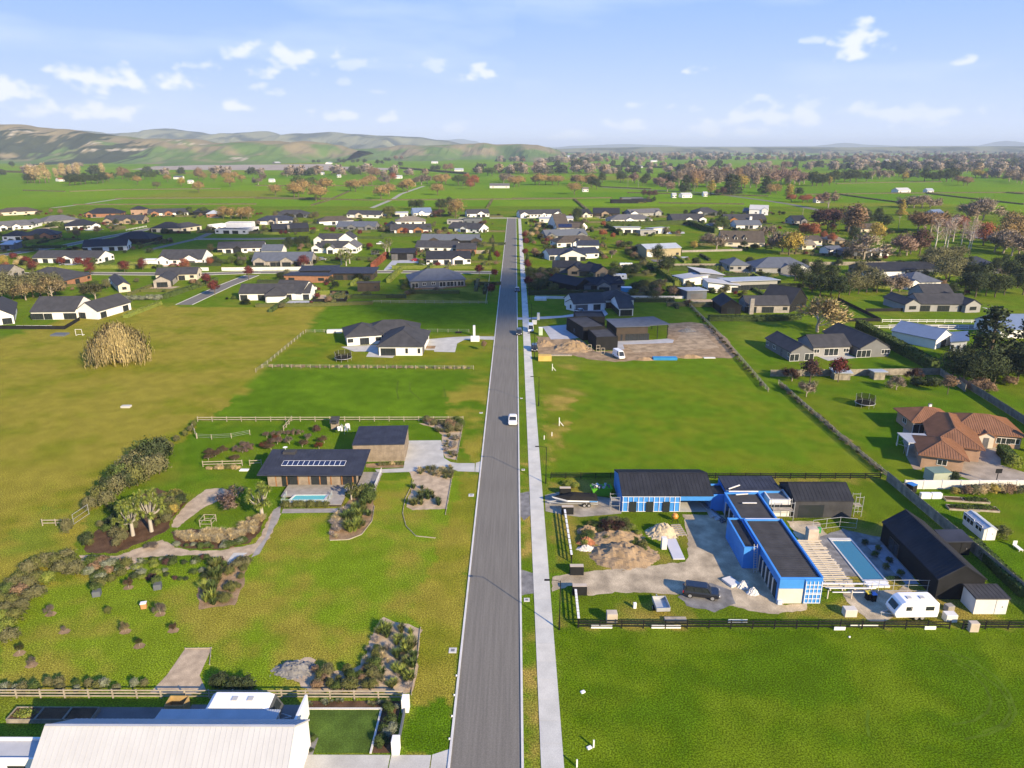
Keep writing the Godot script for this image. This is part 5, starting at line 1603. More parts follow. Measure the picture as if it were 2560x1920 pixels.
		tree("shrub",k[1],k[0],1.7, "shrub in the thick border between lawn and dry paddock", "shrubs in the lawn border",1.1)
	spread_plants("mound",["grey", "green", "moss", "rust"],L([-60.55,-88.32,-59.42,-90.13,-54.64,-89.54,-53.98,-86.03,-54.75,-82.74,-58.14,-84.34]),26,0.85, "low garden plant in the leafy bed beside the path fork", "plants at the path fork",35)
	spread_plants("mound",["grey", "green", "lime", "dark", "plum"],L([-53.67,-89.24,-49.01,-89.86,-44.8,-90.49,-41.96,-89.59,-40.78,-87.81,-41.32,-85.52,-45.97,-83.85,-51.71,-84.37]),46,0.6, "low garden plant in the long leafy bed below the path", "plants in the long leafy bed",36)
	tree("bare", "pink",V(-46.07,-105.53),3.6, "spreading leafless shrub beside the timber house deck", "",1.7)
	tree("bare", "twig",V(-53.16,-92.65),1.2, "dead brown branches lying on the gravel path", "",1.6)
	var arb := thing("garden_arbour", "square timber garden frame on the lawn by the leafless shrub", "garden frame",v3(V(-47.74,-99.83)))
	for q in [[-0.9,-0.9],[0.9,-0.9],[-0.9,0.9],[0.9,0.9]]:
		bx(arb, "post",surface("rail wood"),W(q[0],0.6,q[1]),W(0.09,1.25,0.09))
	for y in [0.5,1.15]:
		for sgn in [-1.0,1.0]:
			bx(arb, "rail",surface("rail wood"),W(0,y,sgn * 0.9),W(1.7,0.07,0.05))
			bx(arb, "rail",surface("rail wood"),W(sgn * 0.9,y,0),W(0.05,0.07,1.7))
	# drains in the verge
	for k in [[V(-7.21,-70.29),0.9, "square concrete drain grate in the verge by the corner bed"],[V(-7.33,-109.73),0.9, "square concrete drain grate in the verge below the timber house drive"],[V(-7.44,-149.25),0.7, "small drain grate in the verge above the timber house drive"],[V(1.58,-80.21),0.75, "square drain grate between road and footpath by the gravel entrance"],[V(1.54,-119.83),0.6, "small drain grate between road and footpath by the grey patch"],[V(1.5,-158.9),0.6, "small drain grate beside the empty paddock footpath"]]:
		var g := thing("drain_grate",k[2], "drain",v3(k[0]))
		bx(g, "surround",mat("kerb concrete"),W(0,0.02,0),W(k[1],0.1,k[1]))
		var m2 := Mb.new()
		for i in 5: m2.box(W((i - 2) * k[1] * 0.1,0.075,0),W(k[1] * 0.06,0.02,k[1] * 0.5))
		part(g, "grille",m2,surface("ash"))
	var lid := crate("water_trough", "trough", "low round concrete trough in the dry paddock",V(-87.6,-152.6),W(2.0,0.4,1.2),concrete())
	# weeping willow
	willow(V(-107.5,-188.3))
func willow(p: Vector2) -> void:
	var o := thing("weeping_willow", "huge golden weeping willow alone in the dry paddock", "tree",v3(p))
	var t := Mb.new()
	t.tinted = true
	t.col = BARK["bark"]
	var r := rngs(17)
	var ends := []
	t.tube([W(0,-0.1,0),W(0.1,2.0,0),W(0,5.0,0)],[0.75,0.55,0.35],10)
	for i in 9: limbs(t,r,W(0,2.5 + i * 0.3,0),W(r.randfn(),0.9,r.randfn()).normalized(),4.2,0.22,1,0.5,ends,3)
	part(o, "trunk",t,leaf_mat("bark",0.0))
	var c := Mb.new()
	c.tinted = true
	var cols: Array = HUES["willow"]
	for i in 95:
		var a := r.randf() * TAU
		var lob := 1.0 + 0.1 * sin(a * 3.0 + 1.0) + 0.06 * sin(a * 7.0)
		var reach := sqrt(r.randf_range(0.05,1.0)) * 8.2 * lob
		var peak := 10.4 * (1.0 - 0.30 * pow(reach / 8.6,3.0)) * r.randf_range(0.8,1.05)
		var base: Color = cols[r.randi() % cols.size()]
		for s in 46:
			var u := r.randf_range(0.2,1.0)
			var q0 := W(cos(a),0,sin(a)) * reach * u + W(r.randfn(),r.randfn() * 0.5,r.randfn()) * (0.75 + 0.25 * u)
			var y0 := peak * (1.0 - 0.40 * u * u * u) + q0.y
			var hang := minf(r.randf_range(1.6,5.2) * (0.6 + 0.6 * u),y0 - 0.15)
			var steps := int(clampf(hang / 0.42,3,12))
			var out := W(cos(a) * u,0.55,sin(a) * u).normalized()
			for j in steps:
				var k := r.randf_range(0.72,1.28)
				c.col = Color(base.r * k,base.g * k,base.b * k)
				var q := W(q0.x,y0 - hang * j / steps,q0.z) + W(r.randfn(),0,r.randfn()) * 0.09
				var sd := W(r.randfn(),r.randfn() * 0.3,r.randfn()).normalized() * r.randf_range(0.05,0.11)
				var n := (out + W(r.randfn(),r.randfn(),r.randfn()) * 0.25).normalized()
				c.trin(q - sd + W(0,0.3,0),q + sd + W(0,0.25,0),q - W(0,0.5,0),n,n,n)
	part(o, "crown",c,leaf_mat("foliage"))
func tan_block() -> StandardMaterial3D:
	return mat("block stone",0.52,0.45,0.36,0.9,0.12,0.1,1.0)
func batten(root: Node3D,a: Vector3,b: Vector3,w := 0.07) -> void:
	var m := Mb.new()
	m.bar(a - root.position,b - root.position,w,w)
	part(root, "batten",m,surface("frame light"))
func near_right() -> void:
	# yard surfaces
	sheet("gravel_yard",L([18.83,-85.8,23.12,-88.08,24.8,-90.48,26.04,-95.94,26.93,-103.12,34.69,-103.15,31.35,-85.85]),0.02,soil("yard dirt"),0.3,40)
	sheet("gravel_yard",L([5.1,-85.46,9.23,-86.61,14.14,-87.49,24.2,-89.3,38.71,-93.39,37.48,-83.15,33.17,-77.37,29.75,-78.07,27.15,-79.27,22.46,-81.52,13.41,-82,9.67,-81.21,7.72,-83.56,4.93,-81.96]),0.024,soil("yard dirt"),0.3,41)
	sheet("gravel_patch",L([21.44,-81,26.18,-84.18,28.53,-82.58,28.41,-79.52,25.14,-77.81,22.2,-79]),0.03,soil("grey metal"),0.4,42)
	sheet("gravel_crossing",L([0.63,-87.43,2.67,-86.3,2.55,-81.69,0.66,-81.17]),0.02,soil("grey metal"),0.1,43)
	sheet("gravel_crossing",L([0.61,-110.48,2.49,-111.14,2.52,-103.01,1.49,-101.13,0.68,-103]),0.02,soil("grey metal"),0.15,44)
	sheet("paved_pad",L([5.1,-109.86,7.82,-111.16,17.85,-108.24,17.09,-103.46,10.41,-102.29,7.7,-103.03,4.97,-104.18]),0.018,mat("worn concrete",0.40,0.36,0.29,0.9,0.2,0.3))
	sheet("slab",L([32.24,-79.29,37.48,-79.44,36.97,-78.1,31.89,-77.36]),0.028,soil("yard dirt"),0.3,45)
	sheet("bare_ground",L([42.91,-81.35,44.81,-82.92,50.86,-82.42,52.58,-84.29,52.51,-80.62,46.61,-76.26,44.24,-75.79,43.28,-78.12]),0.024,soil("yard dirt"),0.3,46)
	sheet("bare_ground",L([45.73,-96.03,50.4,-98.81,54.05,-96.74,55.65,-96.07,55.33,-85.95,43.6,-85.9]),0.022,soil("grey metal"),0.3,47)
	sheet("bare_ground",L([42.75,-101.31,47.7,-100.96,46.34,-89.36,44.86,-85.91,42.01,-85.9]),0.02,soil("yard dirt"),0.3,48)
	# ---- house in blue building wrap
	var b := house("unfinished_house", "unfinished house in bright blue building wrap with black roofs", "",[
		[V(17.2,-104.1),V(26.4,-104.1),9.6,2.85, "g",19.0, "wrap", "ink", "", "", "",{"eave": 0.12, "ribs": 0.6}],
		[V(26.4,-104.1),V(31.7,-104.1),9.6,2.85, "g",19.0, "wrap", "ink", "", "", "",{"eave": 0.12, "ribs": 0.6, "open": true}],
		[V(34.0,-105.3),V(42.8,-105.3),4.5,3.2, "m",3.0, "wrap", "navy", "", "", "",{"eave": 0.05, "ribs": 0.6}],
		[V(33.5,-95.6),V(38.9,-95.6),8.6,3.45, "f",0.0, "wrap", "charcoal"],
		[V(33.9,-79.9),V(39.4,-79.9),15.4,3.6, "f",0.0, "wrap", "charcoal"],
		[V(31.7,-87.7),V(33.85,-87.7),8.4,3.35, "f",0.0, "wrap", "ink"],
		[V(31.7,-104.4),V(34.2,-104.4),4.0,2.9, "f",0.0, "wrap", "ink"],
		[V(40.2,-102.6),V(43.6,-102.6),3.6,3.0, "f",0.0, "plaster", "ash", "ww"]])
	# roof ribs of the flat wings
	for q in [[33.75,38.7,-95.8,-103.9,3.2],[34.15,39.2,-80.2,-95.0,3.35]]:
		var rb := Mb.new()
		var z: float = q[2]
		while z > q[3]:
			rb.box(W((q[0] + q[1]) * 0.5,q[4] + 0.02,z) - b.position,W(q[1] - q[0],0.05,0.06))
			z -= 0.45
		part(b, "roof_ribs",rb,surface("charcoal"))
	# wrap front: battens and openings
	for i in 12:
		var x := 17.35 + i * 0.83
		batten(b,W(x,0.1,-104.02),W(x,2.75,-104.02))
	for y in [0.12,1.75,2.72]: batten(b,W(17.2,y,-104.0),W(26.4,y,-104.0),0.06)
	for x in [18.95,21.65,24.3]:
		bx(b, "doorway",surface("glass"),W(x,0.95,-103.98) - b.position,W(1.15,1.8,0.08))
	# open garage bay: back wall,side wall,slab and lintel
	for q in [[W(29.05,1.5,-113.5),W(5.2,3.0,0.2)],[W(31.6,1.45,-108.9),W(0.2,2.9,9.2)],[W(29.0,2.42,-104.2),W(5.1,0.85,0.2)]]:
		bx(b, "garage_wall",surface("wrap"),q[0] - b.position,q[1])
	bx(b, "garage_slab",concrete(),W(29.0,0.02,-108.8) - b.position,W(5.0,0.1,9.4))
	# gable end of the long wing: block below,wrap above,battened bay
	bx(b, "block_wall",mat("pale block",0.6,0.56,0.5,0.9,0.06,0.08),W(35.35,1.05,-79.78) - b.position,W(3.1,2.2,0.3))
	bx(b, "wrap_panel",surface("wrap"),W(35.4,2.85,-79.8) - b.position,W(3.1,1.35,0.22))
	bx(b, "wrap_panel",surface("wrap"),W(38.2,1.7,-79.75) - b.position,W(2.25,3.5,0.25))
	for i in 5: batten(b,W(37.2 + i * 0.5,0.1,-79.58),W(37.2 + i * 0.5,3.3,-79.58))
	for y in [0.12,0.75,1.4,1.6,2.2,2.8]: batten(b,W(37.15,y,-79.57),W(39.25,y,-79.57),0.06)
	# dark glazing and pale piers on the yard side
	for i in 5:
		bx(b, "window",surface("glass"),W(33.88,1.2,-81.2 - i * 1.35) - b.position,W(0.1,2.3,0.95))
		bx(b, "pier",mat("pale block"),W(33.86,1.2,-81.87 - i * 1.35) - b.position,W(0.16,2.3,0.36))
	for i in 3:
		bx(b, "window",surface("glass"),W(33.45,1.2,-97.6 - i * 2.1) - b.position,W(0.1,2.3,1.3))
		bx(b, "pier",mat("pale block"),W(33.45,1.2,-98.6 - i * 2.1) - b.position,W(0.14,2.3,0.4))
	# parapet cappings catch the light
	for q in [[33.9,-79.95,33.9,-95.2,3.63],[39.35,-79.95,39.35,-95.2,3.63],[33.5,-95.7,33.5,-104.1,3.48],[38.85,-95.7,38.85,-104.1,3.48],[31.75,-87.8,31.75,-96.0,3.38]]:
		var c := Mb.new()
		c.bar(W(q[0],q[4],q[1]) - b.position,W(q[2],q[4],q[3]) - b.position,0.24,0.05)
		part(b, "capping",c,surface("wrap"))
	for q in [[34.1,-95.35,39.2,-95.35],[34.2,-104.35,38.9,-104.35],[35.0,-103.2,37.0,-103.5],[35.2,-100.4,37.4,-100.4],[34.4,-105.2,36.6,-106.6]]:
		var c := Mb.new()
		c.bar(W(q[0],3.55,q[1]) - b.position,W(q[2],3.55,q[3]) - b.position,0.2,0.12)
		part(b, "loose_timber",c,surface("plaster"))
	var lad := thing("ladder", "aluminium ladder leaning on the blue wrapped wall", "ladder",W(33.2,0,-87.2))
	for s in [-0.22,0.22]:
		var m := Mb.new()
		m.bar(W(s,0,0.55),W(s,3.9,-0.45),0.06,0.08)
		part(lad, "rail",m,surface("galvanised"))
	for i in 11:
		var m := Mb.new()
		m.bar(W(-0.22,0.3 + i * 0.33,0.55 - (0.3 + i * 0.33) * 0.256),W(0.22,0.3 + i * 0.33,0.55 - (0.3 + i * 0.33) * 0.256),0.04,0.04)
		part(lad, "rung",m,surface("galvanised"))
	# scaffold frames
	for k in [[W(16.2,0,-105.0),1.4,2.6, "scaffold frame at the road end of the blue house"],[W(42.0,0,-101.6),3.2,3.4, "scaffold in front of the pale block between blue house and black shed"],[W(54.4,0,-103.2),1.2,3.6, "scaffold at the end wall of the black shed"]]:
		var sc := thing("scaffold",k[3], "scaffold",k[0])
		for x in [-0.5,0.5]:
			for z in [-0.5,0.5]:
				var m := Mb.new()
				m.tube([W(x * k[1],-0.03,z * 1.2),W(x * k[1],k[2],z * 1.2)],[0.045,0.045],6)
				part(sc, "standard",m,surface("galvanised"))
		for y in [0.9,1.8,k[2] - 0.2]:
			for z in [-0.6,0.6]:
				var m := Mb.new()
				m.bar(W(-0.5 * k[1],y,z),W(0.5 * k[1],y,z),0.05,0.05)
				part(sc, "ledger",m,surface("galvanised"))
		bx(sc, "platform",surface("rail wood"),W(0,1.85,0),W(k[1],0.05,0.9))
	# timber terrace framing between the long wing and the pool
	var tf := thing("terrace_framing", "pale unfinished timber terrace framing between blue house and pool", "deck framing",W(42.6,0,-89.0))
	var rr := rngs(5)
	for i in 26:
		var z := -5.6 + i * 0.47
		var m := Mb.new()
		m.boxt(Transform3D(Basis(Vector3.UP,rr.randf_range(-0.06,0.06)),W(rr.randf_range(-0.15,0.15),0.38 + rr.randf() * 0.05,z)),W(5.2 + rr.randf_range(-0.5,0.4),0.14,0.14))
		part(tf, "joist",m,mat("new timber",0.6,0.54,0.45,0.85,0.2,0.15,1.0))
	for x in [-2.4,-0.8,0.8,2.4]:
		bx(tf, "bearer",mat("new timber"),W(x,0.16,0.4),W(0.15,0.34,12.4))
	for i in 5:
		bx(tf, "rail",surface("frame light"),W(1.5,0.9 + 0.25 * (i % 2),6.2 + i * 0.5),W(7.6 - i * 0.5,0.08,0.09))
	for q in [[-1.9,6.4],[1.2,6.4],[4.6,6.6],[1.2,8.3],[4.6,8.2],[-1.9,8.3]]:
		bx(tf, "post",mat("new timber"),W(q[0],0.6,q[1]),W(0.12,1.3,0.12))
	var fp := crate("outdoor_fireplace", "fireplace", "pale block chimney stack standing in the terrace framing",V(44.2,-95.2),W(1.5,2.2,1.2),mat("fire block",0.58,0.49,0.40,0.9,0.2,0.15,0.8))
	# long pool
	pool([V(47.25,-84.9),V(50.2,-84.9),V(50.2,-95.1),V(47.25,-95.1)], "long blue swimming pool beside the long black shed",Color(0.03,0.15,0.21),0.75)
	var cov := crate("pool_cover", "cover", "white striped pool cover at the end of the long pool",V(48.6,-83.75),W(2.9,0.3,1.2),surface("white"))
	fence([V(46.0,-82.2),V(52.0,-82.4),V(57.0,-82.2)], "mesh", "wire mesh site fence at the foot of the long pool", "",2.2)
	fence([V(45.6,-98.3),V(50.2,-99.3),V(52.5,-98.8)], "mesh", "wire mesh site fence at the head of the long pool", "",2.2)
	crate("green_cabinet", "cabinet", "small green cabinet by the mesh fence",V(46.3,-97.6),W(0.5,0.9,0.5),mat("green plastic",0.03,0.28,0.07,0.5))
	# ---- sheds
	house("black_shed", "black gabled shed with open doorway behind the blue house", "",[[V(44.0,-102.2),V(53.3,-102.3),6.6,2.9, "g",24.0, "charcoal", "ink", ".x...", "", "",{"eave": 0.1, "ribs": 0.6}]], "frame dark", "ash", "shed")
	house("black_barn", "long black shed with steep roof beside the pool", "",[[V(54.6,-80.6),V(60.6,-80.6),14.8,3.0, "G",33.0, "dark", "ink", "", "s.", "",{"eave": 0.15, "ribs": 0.6}]], "frame dark", "ash", "shed")
	var lt := house("lean_to_shed", "small dark lean-to shed with white framed door by the paling fence", "",[[V(61.6,-91.2),V(65.4,-91.3),2.6,2.2, "m",6.0, "dark", "navy", ".d", "", "",{"eave": 0.15}]], "frame light", "dark", "shed")
	house("garden_shed", "small white fronted shed with black roof in the fence corner", "",[[V(57.7,-77.5),V(61.8,-77.5),2.7,2.2, "m",4.0, "plaster", "charcoal", ".d", "", "",{"eave": 0.12, "ribs": 0.5}]], "frame dark", "plaster", "shed")
	sheet("pavers",[V(52.6,-84.0),V(54.4,-84.0),V(54.4,-94.0),V(51.8,-94.0)],0.026,mat("grey pavers",0.30,0.31,0.35,0.85,0.15,0.15))
	for i in 7:
		tree("shrub",["dark", "green", "moss"][i % 3],V(51.7 + (i % 2) * 1.2,-84.5 - i * 1.6),0.9, "potted shrub along the black shed wall", "shrubs along the black shed")
	# ---- fences
	fence([V(6.4,-116.3),V(64.6,-116.3)], "black", "black rail fence behind the blue house", "",2.6)
	fence([V(7.75,-74.5),V(53.0,-74.5)], "black", "black rail fence in front of the building site", "",2.6)
	fence([V(54.6,-74.5),V(74.0,-74.5)], "black", "black rail fence beyond the pale block pillar", "",2.6)
	crate("gate_pillar", "pillar", "pale block pillar in the black rail fence",V(55.68,-74.26),W(1.1,1.2,0.7),tan_block())
	fence([V(65.4,-115.6),V(66.6,-81.4),V(66.9,-70.0)], "paling", "tall timber paling fence beside the black sheds", "",2.4)
	for k in [[V(8.44,-103.04), "dark faced gate pillar beside the boat"],[V(8.53,-85.87), "dark faced gate pillar at the soil heap side of the entrance"],[V(8.53,-81.2), "dark faced gate pillar at the parked car side of the entrance"],[V(8.51,-109.66), "dark faced gate pillar behind the boat"]]:
		var gp := crate("gate_pillar", "pillar",k[1],k[0] + V(0,-0.45),W(1.9,1.25,0.85),surface("dark"))
		bx(gp, "capping",tan_block(),W(0,1.26,-0.06),W(1.86,0.06,0.7))
	for k in [[V(7.95,-102.66),V(8.05,-89.05), "slatted roadside fence beside the soil heaps"],[V(7.95,-80.94),V(7.84,-74.73), "slatted roadside fence near the parked car"]]:
		var f := fence([k[0],k[1]], "black",k[2], "slatted roadside fences",2.4)
		for i in 9:
			var m := Mb.new()
			m.bar(v3(k[0].lerp(k[1],i / 9.0),1.16) - f.position,v3(k[0].lerp(k[1],(i + 0.82) / 9.0),1.16) - f.position,0.3,0.05)
			part(f, "top_board",m,surface("white"))
	for k in [[V(16.7,-74.77),3.6],[V(26.38,-75.94),2.4],[V(9.33,-74.74),2.6],[V(38.85,-74.52),1.4],[V(49.93,-74.68),1.4],[V(41.08,-75.09),3.4]]:
		crate("board_stack", "boards", "white boards leaning on the black rail fence",k[0] + V(k[1] * 0.5,0.25),W(k[1],0.45,0.1),surface("white"),0.0,null, "white boards on the black fence")
	# ---- street lamps
	for k in [[V(5.45,-74.2), "black street lamp post beside the building site entrance"],[V(5.42,-114.3), "black street lamp post at the corner of the black rail fence"],[V(5.4,-153.8), "black street lamp post beside the empty green paddock"],[V(5.4,-193.0), "black street lamp post beside the earthworks"],[V(5.4,-233.0), "black street lamp post beside the pale pillar drive"],[V(5.4,-272.0), "black street lamp post beside the dark gabled house"]]:
		lamp_post(k[0],k[1])
	# ---- boat on its trailer
	var bt := thing("speed_boat", "covered white speed boat with black cover on a trailer", "boat",W(10.2,0.0,-106.6), "",PI)
	var hull := Mb.new()
	stack(hull,[[W(-3.2,0.62,-0.5),W(1.8,0.62,-0.5),W(3.4,0.85,0),W(1.8,0.62,0.5),W(-3.2,0.62,0.5)],[W(-3.3,0.95,-1.15),W(1.6,1.0,-1.1),W(4.0,1.2,0),W(1.6,1.0,1.1),W(-3.3,0.95,1.15)],[W(-3.3,1.22,-1.18),W(1.6,1.3,-1.1),W(4.15,1.45,0),W(1.6,1.3,1.1),W(-3.3,1.22,1.18)]])
	part(bt, "hull",hull,mat("gelcoat",0.72,0.74,0.76,0.2,0.0,0.0))
	var cv := Mb.new()
	stack(cv,[[W(-3.35,1.22,-1.2),W(1.6,1.3,-1.12),W(4.1,1.46,0),W(1.6,1.3,1.12),W(-3.35,1.22,1.2)],[W(-2.9,1.65,-0.8),W(0.9,1.9,-0.75),W(2.2,1.65,0),W(0.9,1.9,0.75),W(-2.9,1.65,0.8)],[W(-1.6,1.8,-0.3),W(0.4,2.1,-0.3),W(0.8,2.0,0),W(0.4,2.1,0.3),W(-1.6,1.8,0.3)]])
	part(bt, "cover",cv,surface("rubber"))
	bx(bt, "stripe",mat("boat blue",0.03,0.2,0.5,0.3,0.0,0.0),W(-2.6,1.12,-1.21),W(1.3,0.18,0.03))
	var tr := Mb.new()
	tr.bar(W(-3.4,0.45,-0.8),W(2.8,0.45,-0.5),0.1,0.12)
	tr.bar(W(-3.4,0.45,0.8),W(2.8,0.45,0.5),0.1,0.12)
	tr.bar(W(2.8,0.45,-0.5),W(4.9,0.5,0),0.1,0.12)
	tr.bar(W(2.8,0.45,0.5),W(4.9,0.5,0),0.1,0.12)
	tr.box(W(-1.5,0.5,0),W(0.12,0.14,2.0))
	tr.box(W(4.4,0.22,0),W(0.08,0.46,0.08))
	part(bt, "trailer_frame",tr,surface("galvanised"))
	for s in [-1.0,1.0]:
		for x in [-1.9,-1.15]: wheel(bt,W(x,0.32,s * 1.0),0.32)
	var skip := thing("skip_bin", "bright green skip bin heaped with rubbish by the blue house", "skip",W(14.6,0,-110.4), "",0.1)
	var sk := Mb.new()
	stack(sk,[ring(0.0,-1.3,1.3,0.85,0.05),ring(1.35,-1.8,1.8,0.95,0.05)])
	part(skip, "body",sk,mat("skip green",0.10,0.36,0.03,0.6))
	var jr := rngs(12)
	for i in 18:
		var m := Mb.new()
		m.boxt(Transform3D(Basis.from_euler(W(jr.randf() * 2.0,jr.randf() * 6.0,jr.randf())),W(jr.randf_range(-1.4,1.4),1.42 + jr.randf() * 0.2,jr.randf_range(-0.7,0.7))),W(jr.randf_range(0.3,0.9),0.1,jr.randf_range(0.2,0.5)))
		part(skip, "rubbish",m,[surface("plaster"),surface("ash"),surface("galvanised")][i % 3])
	tree("mound", "lime",V(9.15,-113.37),1.0, "weedy green bush behind the boat")
	tree("mound", "lime",V(10.32,-112.93),0.9, "weedy green bush between boat and skip")
	# ---- soil heaps and building materials
	heap("largest brown soil heap with weeds on the building site",V(15.61,-91.06),5.2,4.0,1.25,soil("clay soil"),1)
	heap("brown soil heap behind the largest heap",V(15.25,-95.9),4.4,2.8,0.85,soil("clay soil"),2)
	heap("pale sand heap beside the pallets",V(22.48,-97.29),2.7,2.2,1.4,mat("sand",0.56,0.47,0.33,0.95,0.2,0.2),3)
	heap("straw coloured spoil heap by the roadside fence",V(11.28,-97.94),1.9,1.3,0.8,soil("clay soil"),5)
	heap("heap of orange broken bricks",V(10.61,-94.55),1.5,1.0,0.8,mat("broken brick",0.5,0.22,0.12,0.95,0.5,0.3,0.6),6)
	heap("heap of white rubble beside the broken bricks",V(10.44,-92.76),1.5,0.8,0.5,mat("white rubble",0.66,0.64,0.6,0.95,0.3,0.2,0.6),7)
	spread_plants("mound",["green", "moss", "lime", "olive"],L([8.29,-95.87,13.23,-101.18,18.69,-101.21,18.97,-95.24,19.11,-91.07,16.4,-94.24,12.36,-94.88,9.1,-92.92]),60,0.7, "weed clump growing on the soil heaps", "weeds on the soil heaps",41)
	tree("bare", "plum",V(14.46,-97.96),2.0, "pile of dark dead branches on the soil heaps", "",1.7)
	tree("bare", "plum",V(15.8,-98.66),1.7, "pile of dark dead branches beside the sand heap", "",1.6)
	crate("wrapped_roll", "roll", "upright white wrapped bundle beside the sand heap",V(21.81,-92.97),W(0.75,1.8,0.75),surface("plaster"))
	crate("panel_sheet", "panel", "long pale grey sheet lying on the grass",(V(23.66,-95.77) + V(23.06,-89.71)) * 0.5,W(1.7,0.14,5.6),mat("sheet grey",0.5,0.5,0.53,0.5,0.0,0.05),0.02)
	var pal := thing("wooden_pallet", "wooden crate pallet lying beside the sand heap", "pallet",v3(V(25.09,-98)), "",0.1)
	for i in 6:
		bx(pal, "slat",surface("rail wood"),W(0,0.2,-1.5 + i * 0.6),W(1.5,0.1,0.28))
	for x in [-0.65,0.0,0.65]:
		bx(pal, "bearer",surface("rail wood"),W(x,0.075,0),W(0.12,0.15,3.4))
	var mix := thing("concrete_mixer", "orange concrete mixer on the grass edge", "mixer",v3(V(25.11,-101.05)))
	var drum := Mb.new()
	drum.lathe([V(0.0,0.55),V(0.45,0.6),V(0.55,0.95),V(0.3,1.35),V(0.0,1.35)],14)
	part(mix, "drum",drum,mat("machine orange",0.6,0.25,0.03,0.5))
	var stn := Mb.new()
	for q in [[-0.5,-0.4],[0.5,-0.4],[-0.5,0.4],[0.5,0.4]]: stn.bar(W(q[0],0,q[1]),W(q[0] * 0.4,0.8,q[1] * 0.4),0.07,0.07)
	part(mix, "stand",stn,surface("rubber"))
	for i in 9:
		var m := thing("steel_bundle", "bundle of steel studs stacked in the yard", "steel",v3(V(31.43,-101.63).lerp(V(31.98,-97.33),(i % 3) * 0.18),0.0) + W((i % 3) * 0.45 - 0.3,(i / 3) * 0.14,-2.6), "steel bundles in the yard",0.04 * i)
		bx(m, "studs",[surface("galvanised"),surface("zinc"),surface("slate")][i % 3],W(0,0.06,0),W(0.38,0.12,4.6 - 0.3 * (i % 2)))
	crate("panel_stack", "panels", "stack of white sheets lying beside the long wing",V(29.14,-84.19),W(1.5,0.35,2.0),mat("woven white",0.66,0.65,0.62,0.9),0.45)
	heap("crumpled white bags heaped beside the stack of sheets",V(30.5,-83.25),0.9,0.7,0.8,mat("woven white"),21)
	heap("torn white bags heaped by the block wall",V(31.36,-81.81),0.9,0.7,0.75,mat("woven white"),23)
	crate("water_tub", "tub", "small pale blue tub at the corner of the block wall",V(34.03,-79.55),W(0.6,0.6,0.6),mat("tub blue",0.5,0.58,0.68,0.5))
	crate("block_pallet", "pallet", "pallet of pale blocks beside the black rail fence",V(12.01,-75.77),W(1.3,1.4,1.0),tan_block())
	crate("block_pallet", "pallet", "pallet of pale blocks wrapped in plastic near the pool",V(42.04,-77.29),W(1.5,1.0,1.0),mat("pale block"))
	crate("block_pallet", "pallet", "white wrapped pallet behind the caravan tail",V(54.02,-76.29),W(1.4,1.0,1.0),surface("plaster"))
	crate("timber_crate", "crate", "weathered timber crate beside the white wrapped pallet",V(55.09,-78.29),W(1.0,0.8,0.8),surface("deck"),0.2)
	crate("sign_stand", "sign", "small white sign stand on the entrance lawn",V(15.32,-78.61),W(0.4,0.75,0.35),surface("white"))
	crate("board_stack", "boards", "stack of timber boards below the tipping trailer",V(19.94,-76.03),W(2.7,0.35,0.7),surface("rail wood"))
	for k in [[V(45.92,-80.6),mat("bin yellow",0.75,0.55,0.03,0.5), "rubbish bin with yellow lid by the pool fence"],[V(46.42,-80.3),mat("bin blue",0.04,0.2,0.55,0.5), "rubbish bin with blue lid by the pool fence"]]:
		crate("wheelie_bin", "bin",k[2],k[0],W(0.6,1.0,0.65),surface("rubber"),0.1,k[1])
	var tl := thing("tipping_trailer", "grey steel box trailer on the entrance lawn", "trailer",v3(V(18.59,-77.19),0.0) + W(0,0,-1.2), "",0.05)
	for s in [[W(0,0.55,0),W(1.7,0.08,2.5)],[W(-0.85,0.8,0),W(0.06,0.5,2.5)],[W(0.85,0.8,0),W(0.06,0.5,2.5)],[W(0,0.8,1.25),W(1.64,0.5,0.06)],[W(0,0.8,-1.25),W(1.64,0.5,0.06)]]:
		bx(tl, "panel",surface("galvanised"),s[0],s[1])
	var db := Mb.new()
	db.bar(W(0,0.5,-1.2),W(0,0.45,-2.5),0.1,0.1)
	db.box(W(0,0.2,-2.3),W(0.08,0.45,0.08))
	part(tl, "draw_bar",db,surface("galvanised"))
	for s in [-1.0,1.0]:
		var wn := Node3D.new()
		wn.name = "axle"
		wn.rotation.y = PI / 2
		wn.position = W(s * 0.98,0.32,0.1)
		tl.add_child(wn,true)
		wheel(wn,Vector3.ZERO,0.31)
	car("suv",paint("car black",0.012,0.013,0.016),(V(22.32,-80.88) + V(25.68,-79.88)) * 0.5 + V(0.4,-0.9),-0.22, "black station wagon parked on the gravel yard")
	caravan((V(47.3,-75.91) + V(52.52,-76.17)) * 0.5 + V(-0.2,-1.2),0.03,5.6, "white caravan parked behind the black rail fence")
	car("ute",paint("car white",0.78,0.78,0.78),V(-0.45,-143.5),-PI / 2, "white utility truck driving on the street")
	# ---- empty paddock: marker posts
	for k in [[V(9.34,-141.57), "white survey post with brace casting a long shadow"],[V(9.8,-180.8), "white survey post with brace by the earthworks"],[V(5.89,-134.12), "short white peg beside the lamp post"],[V(7.53,-135.95), "short grey peg in the empty paddock"],[V(7.76,-56.09), "pale blue survey peg in the near paddock"],[V(5.93,-53.72), "pale timber stake beside the footpath"]]:
		var pg := thing("survey_post",k[1], "post",v3(k[0]))
		var hh := 1.9 if "brace" in k[1] else 0.9
		bx(pg, "stake",surface("white"),W(0,hh * 0.5 - 0.03,0),W(0.14,hh,0.14))
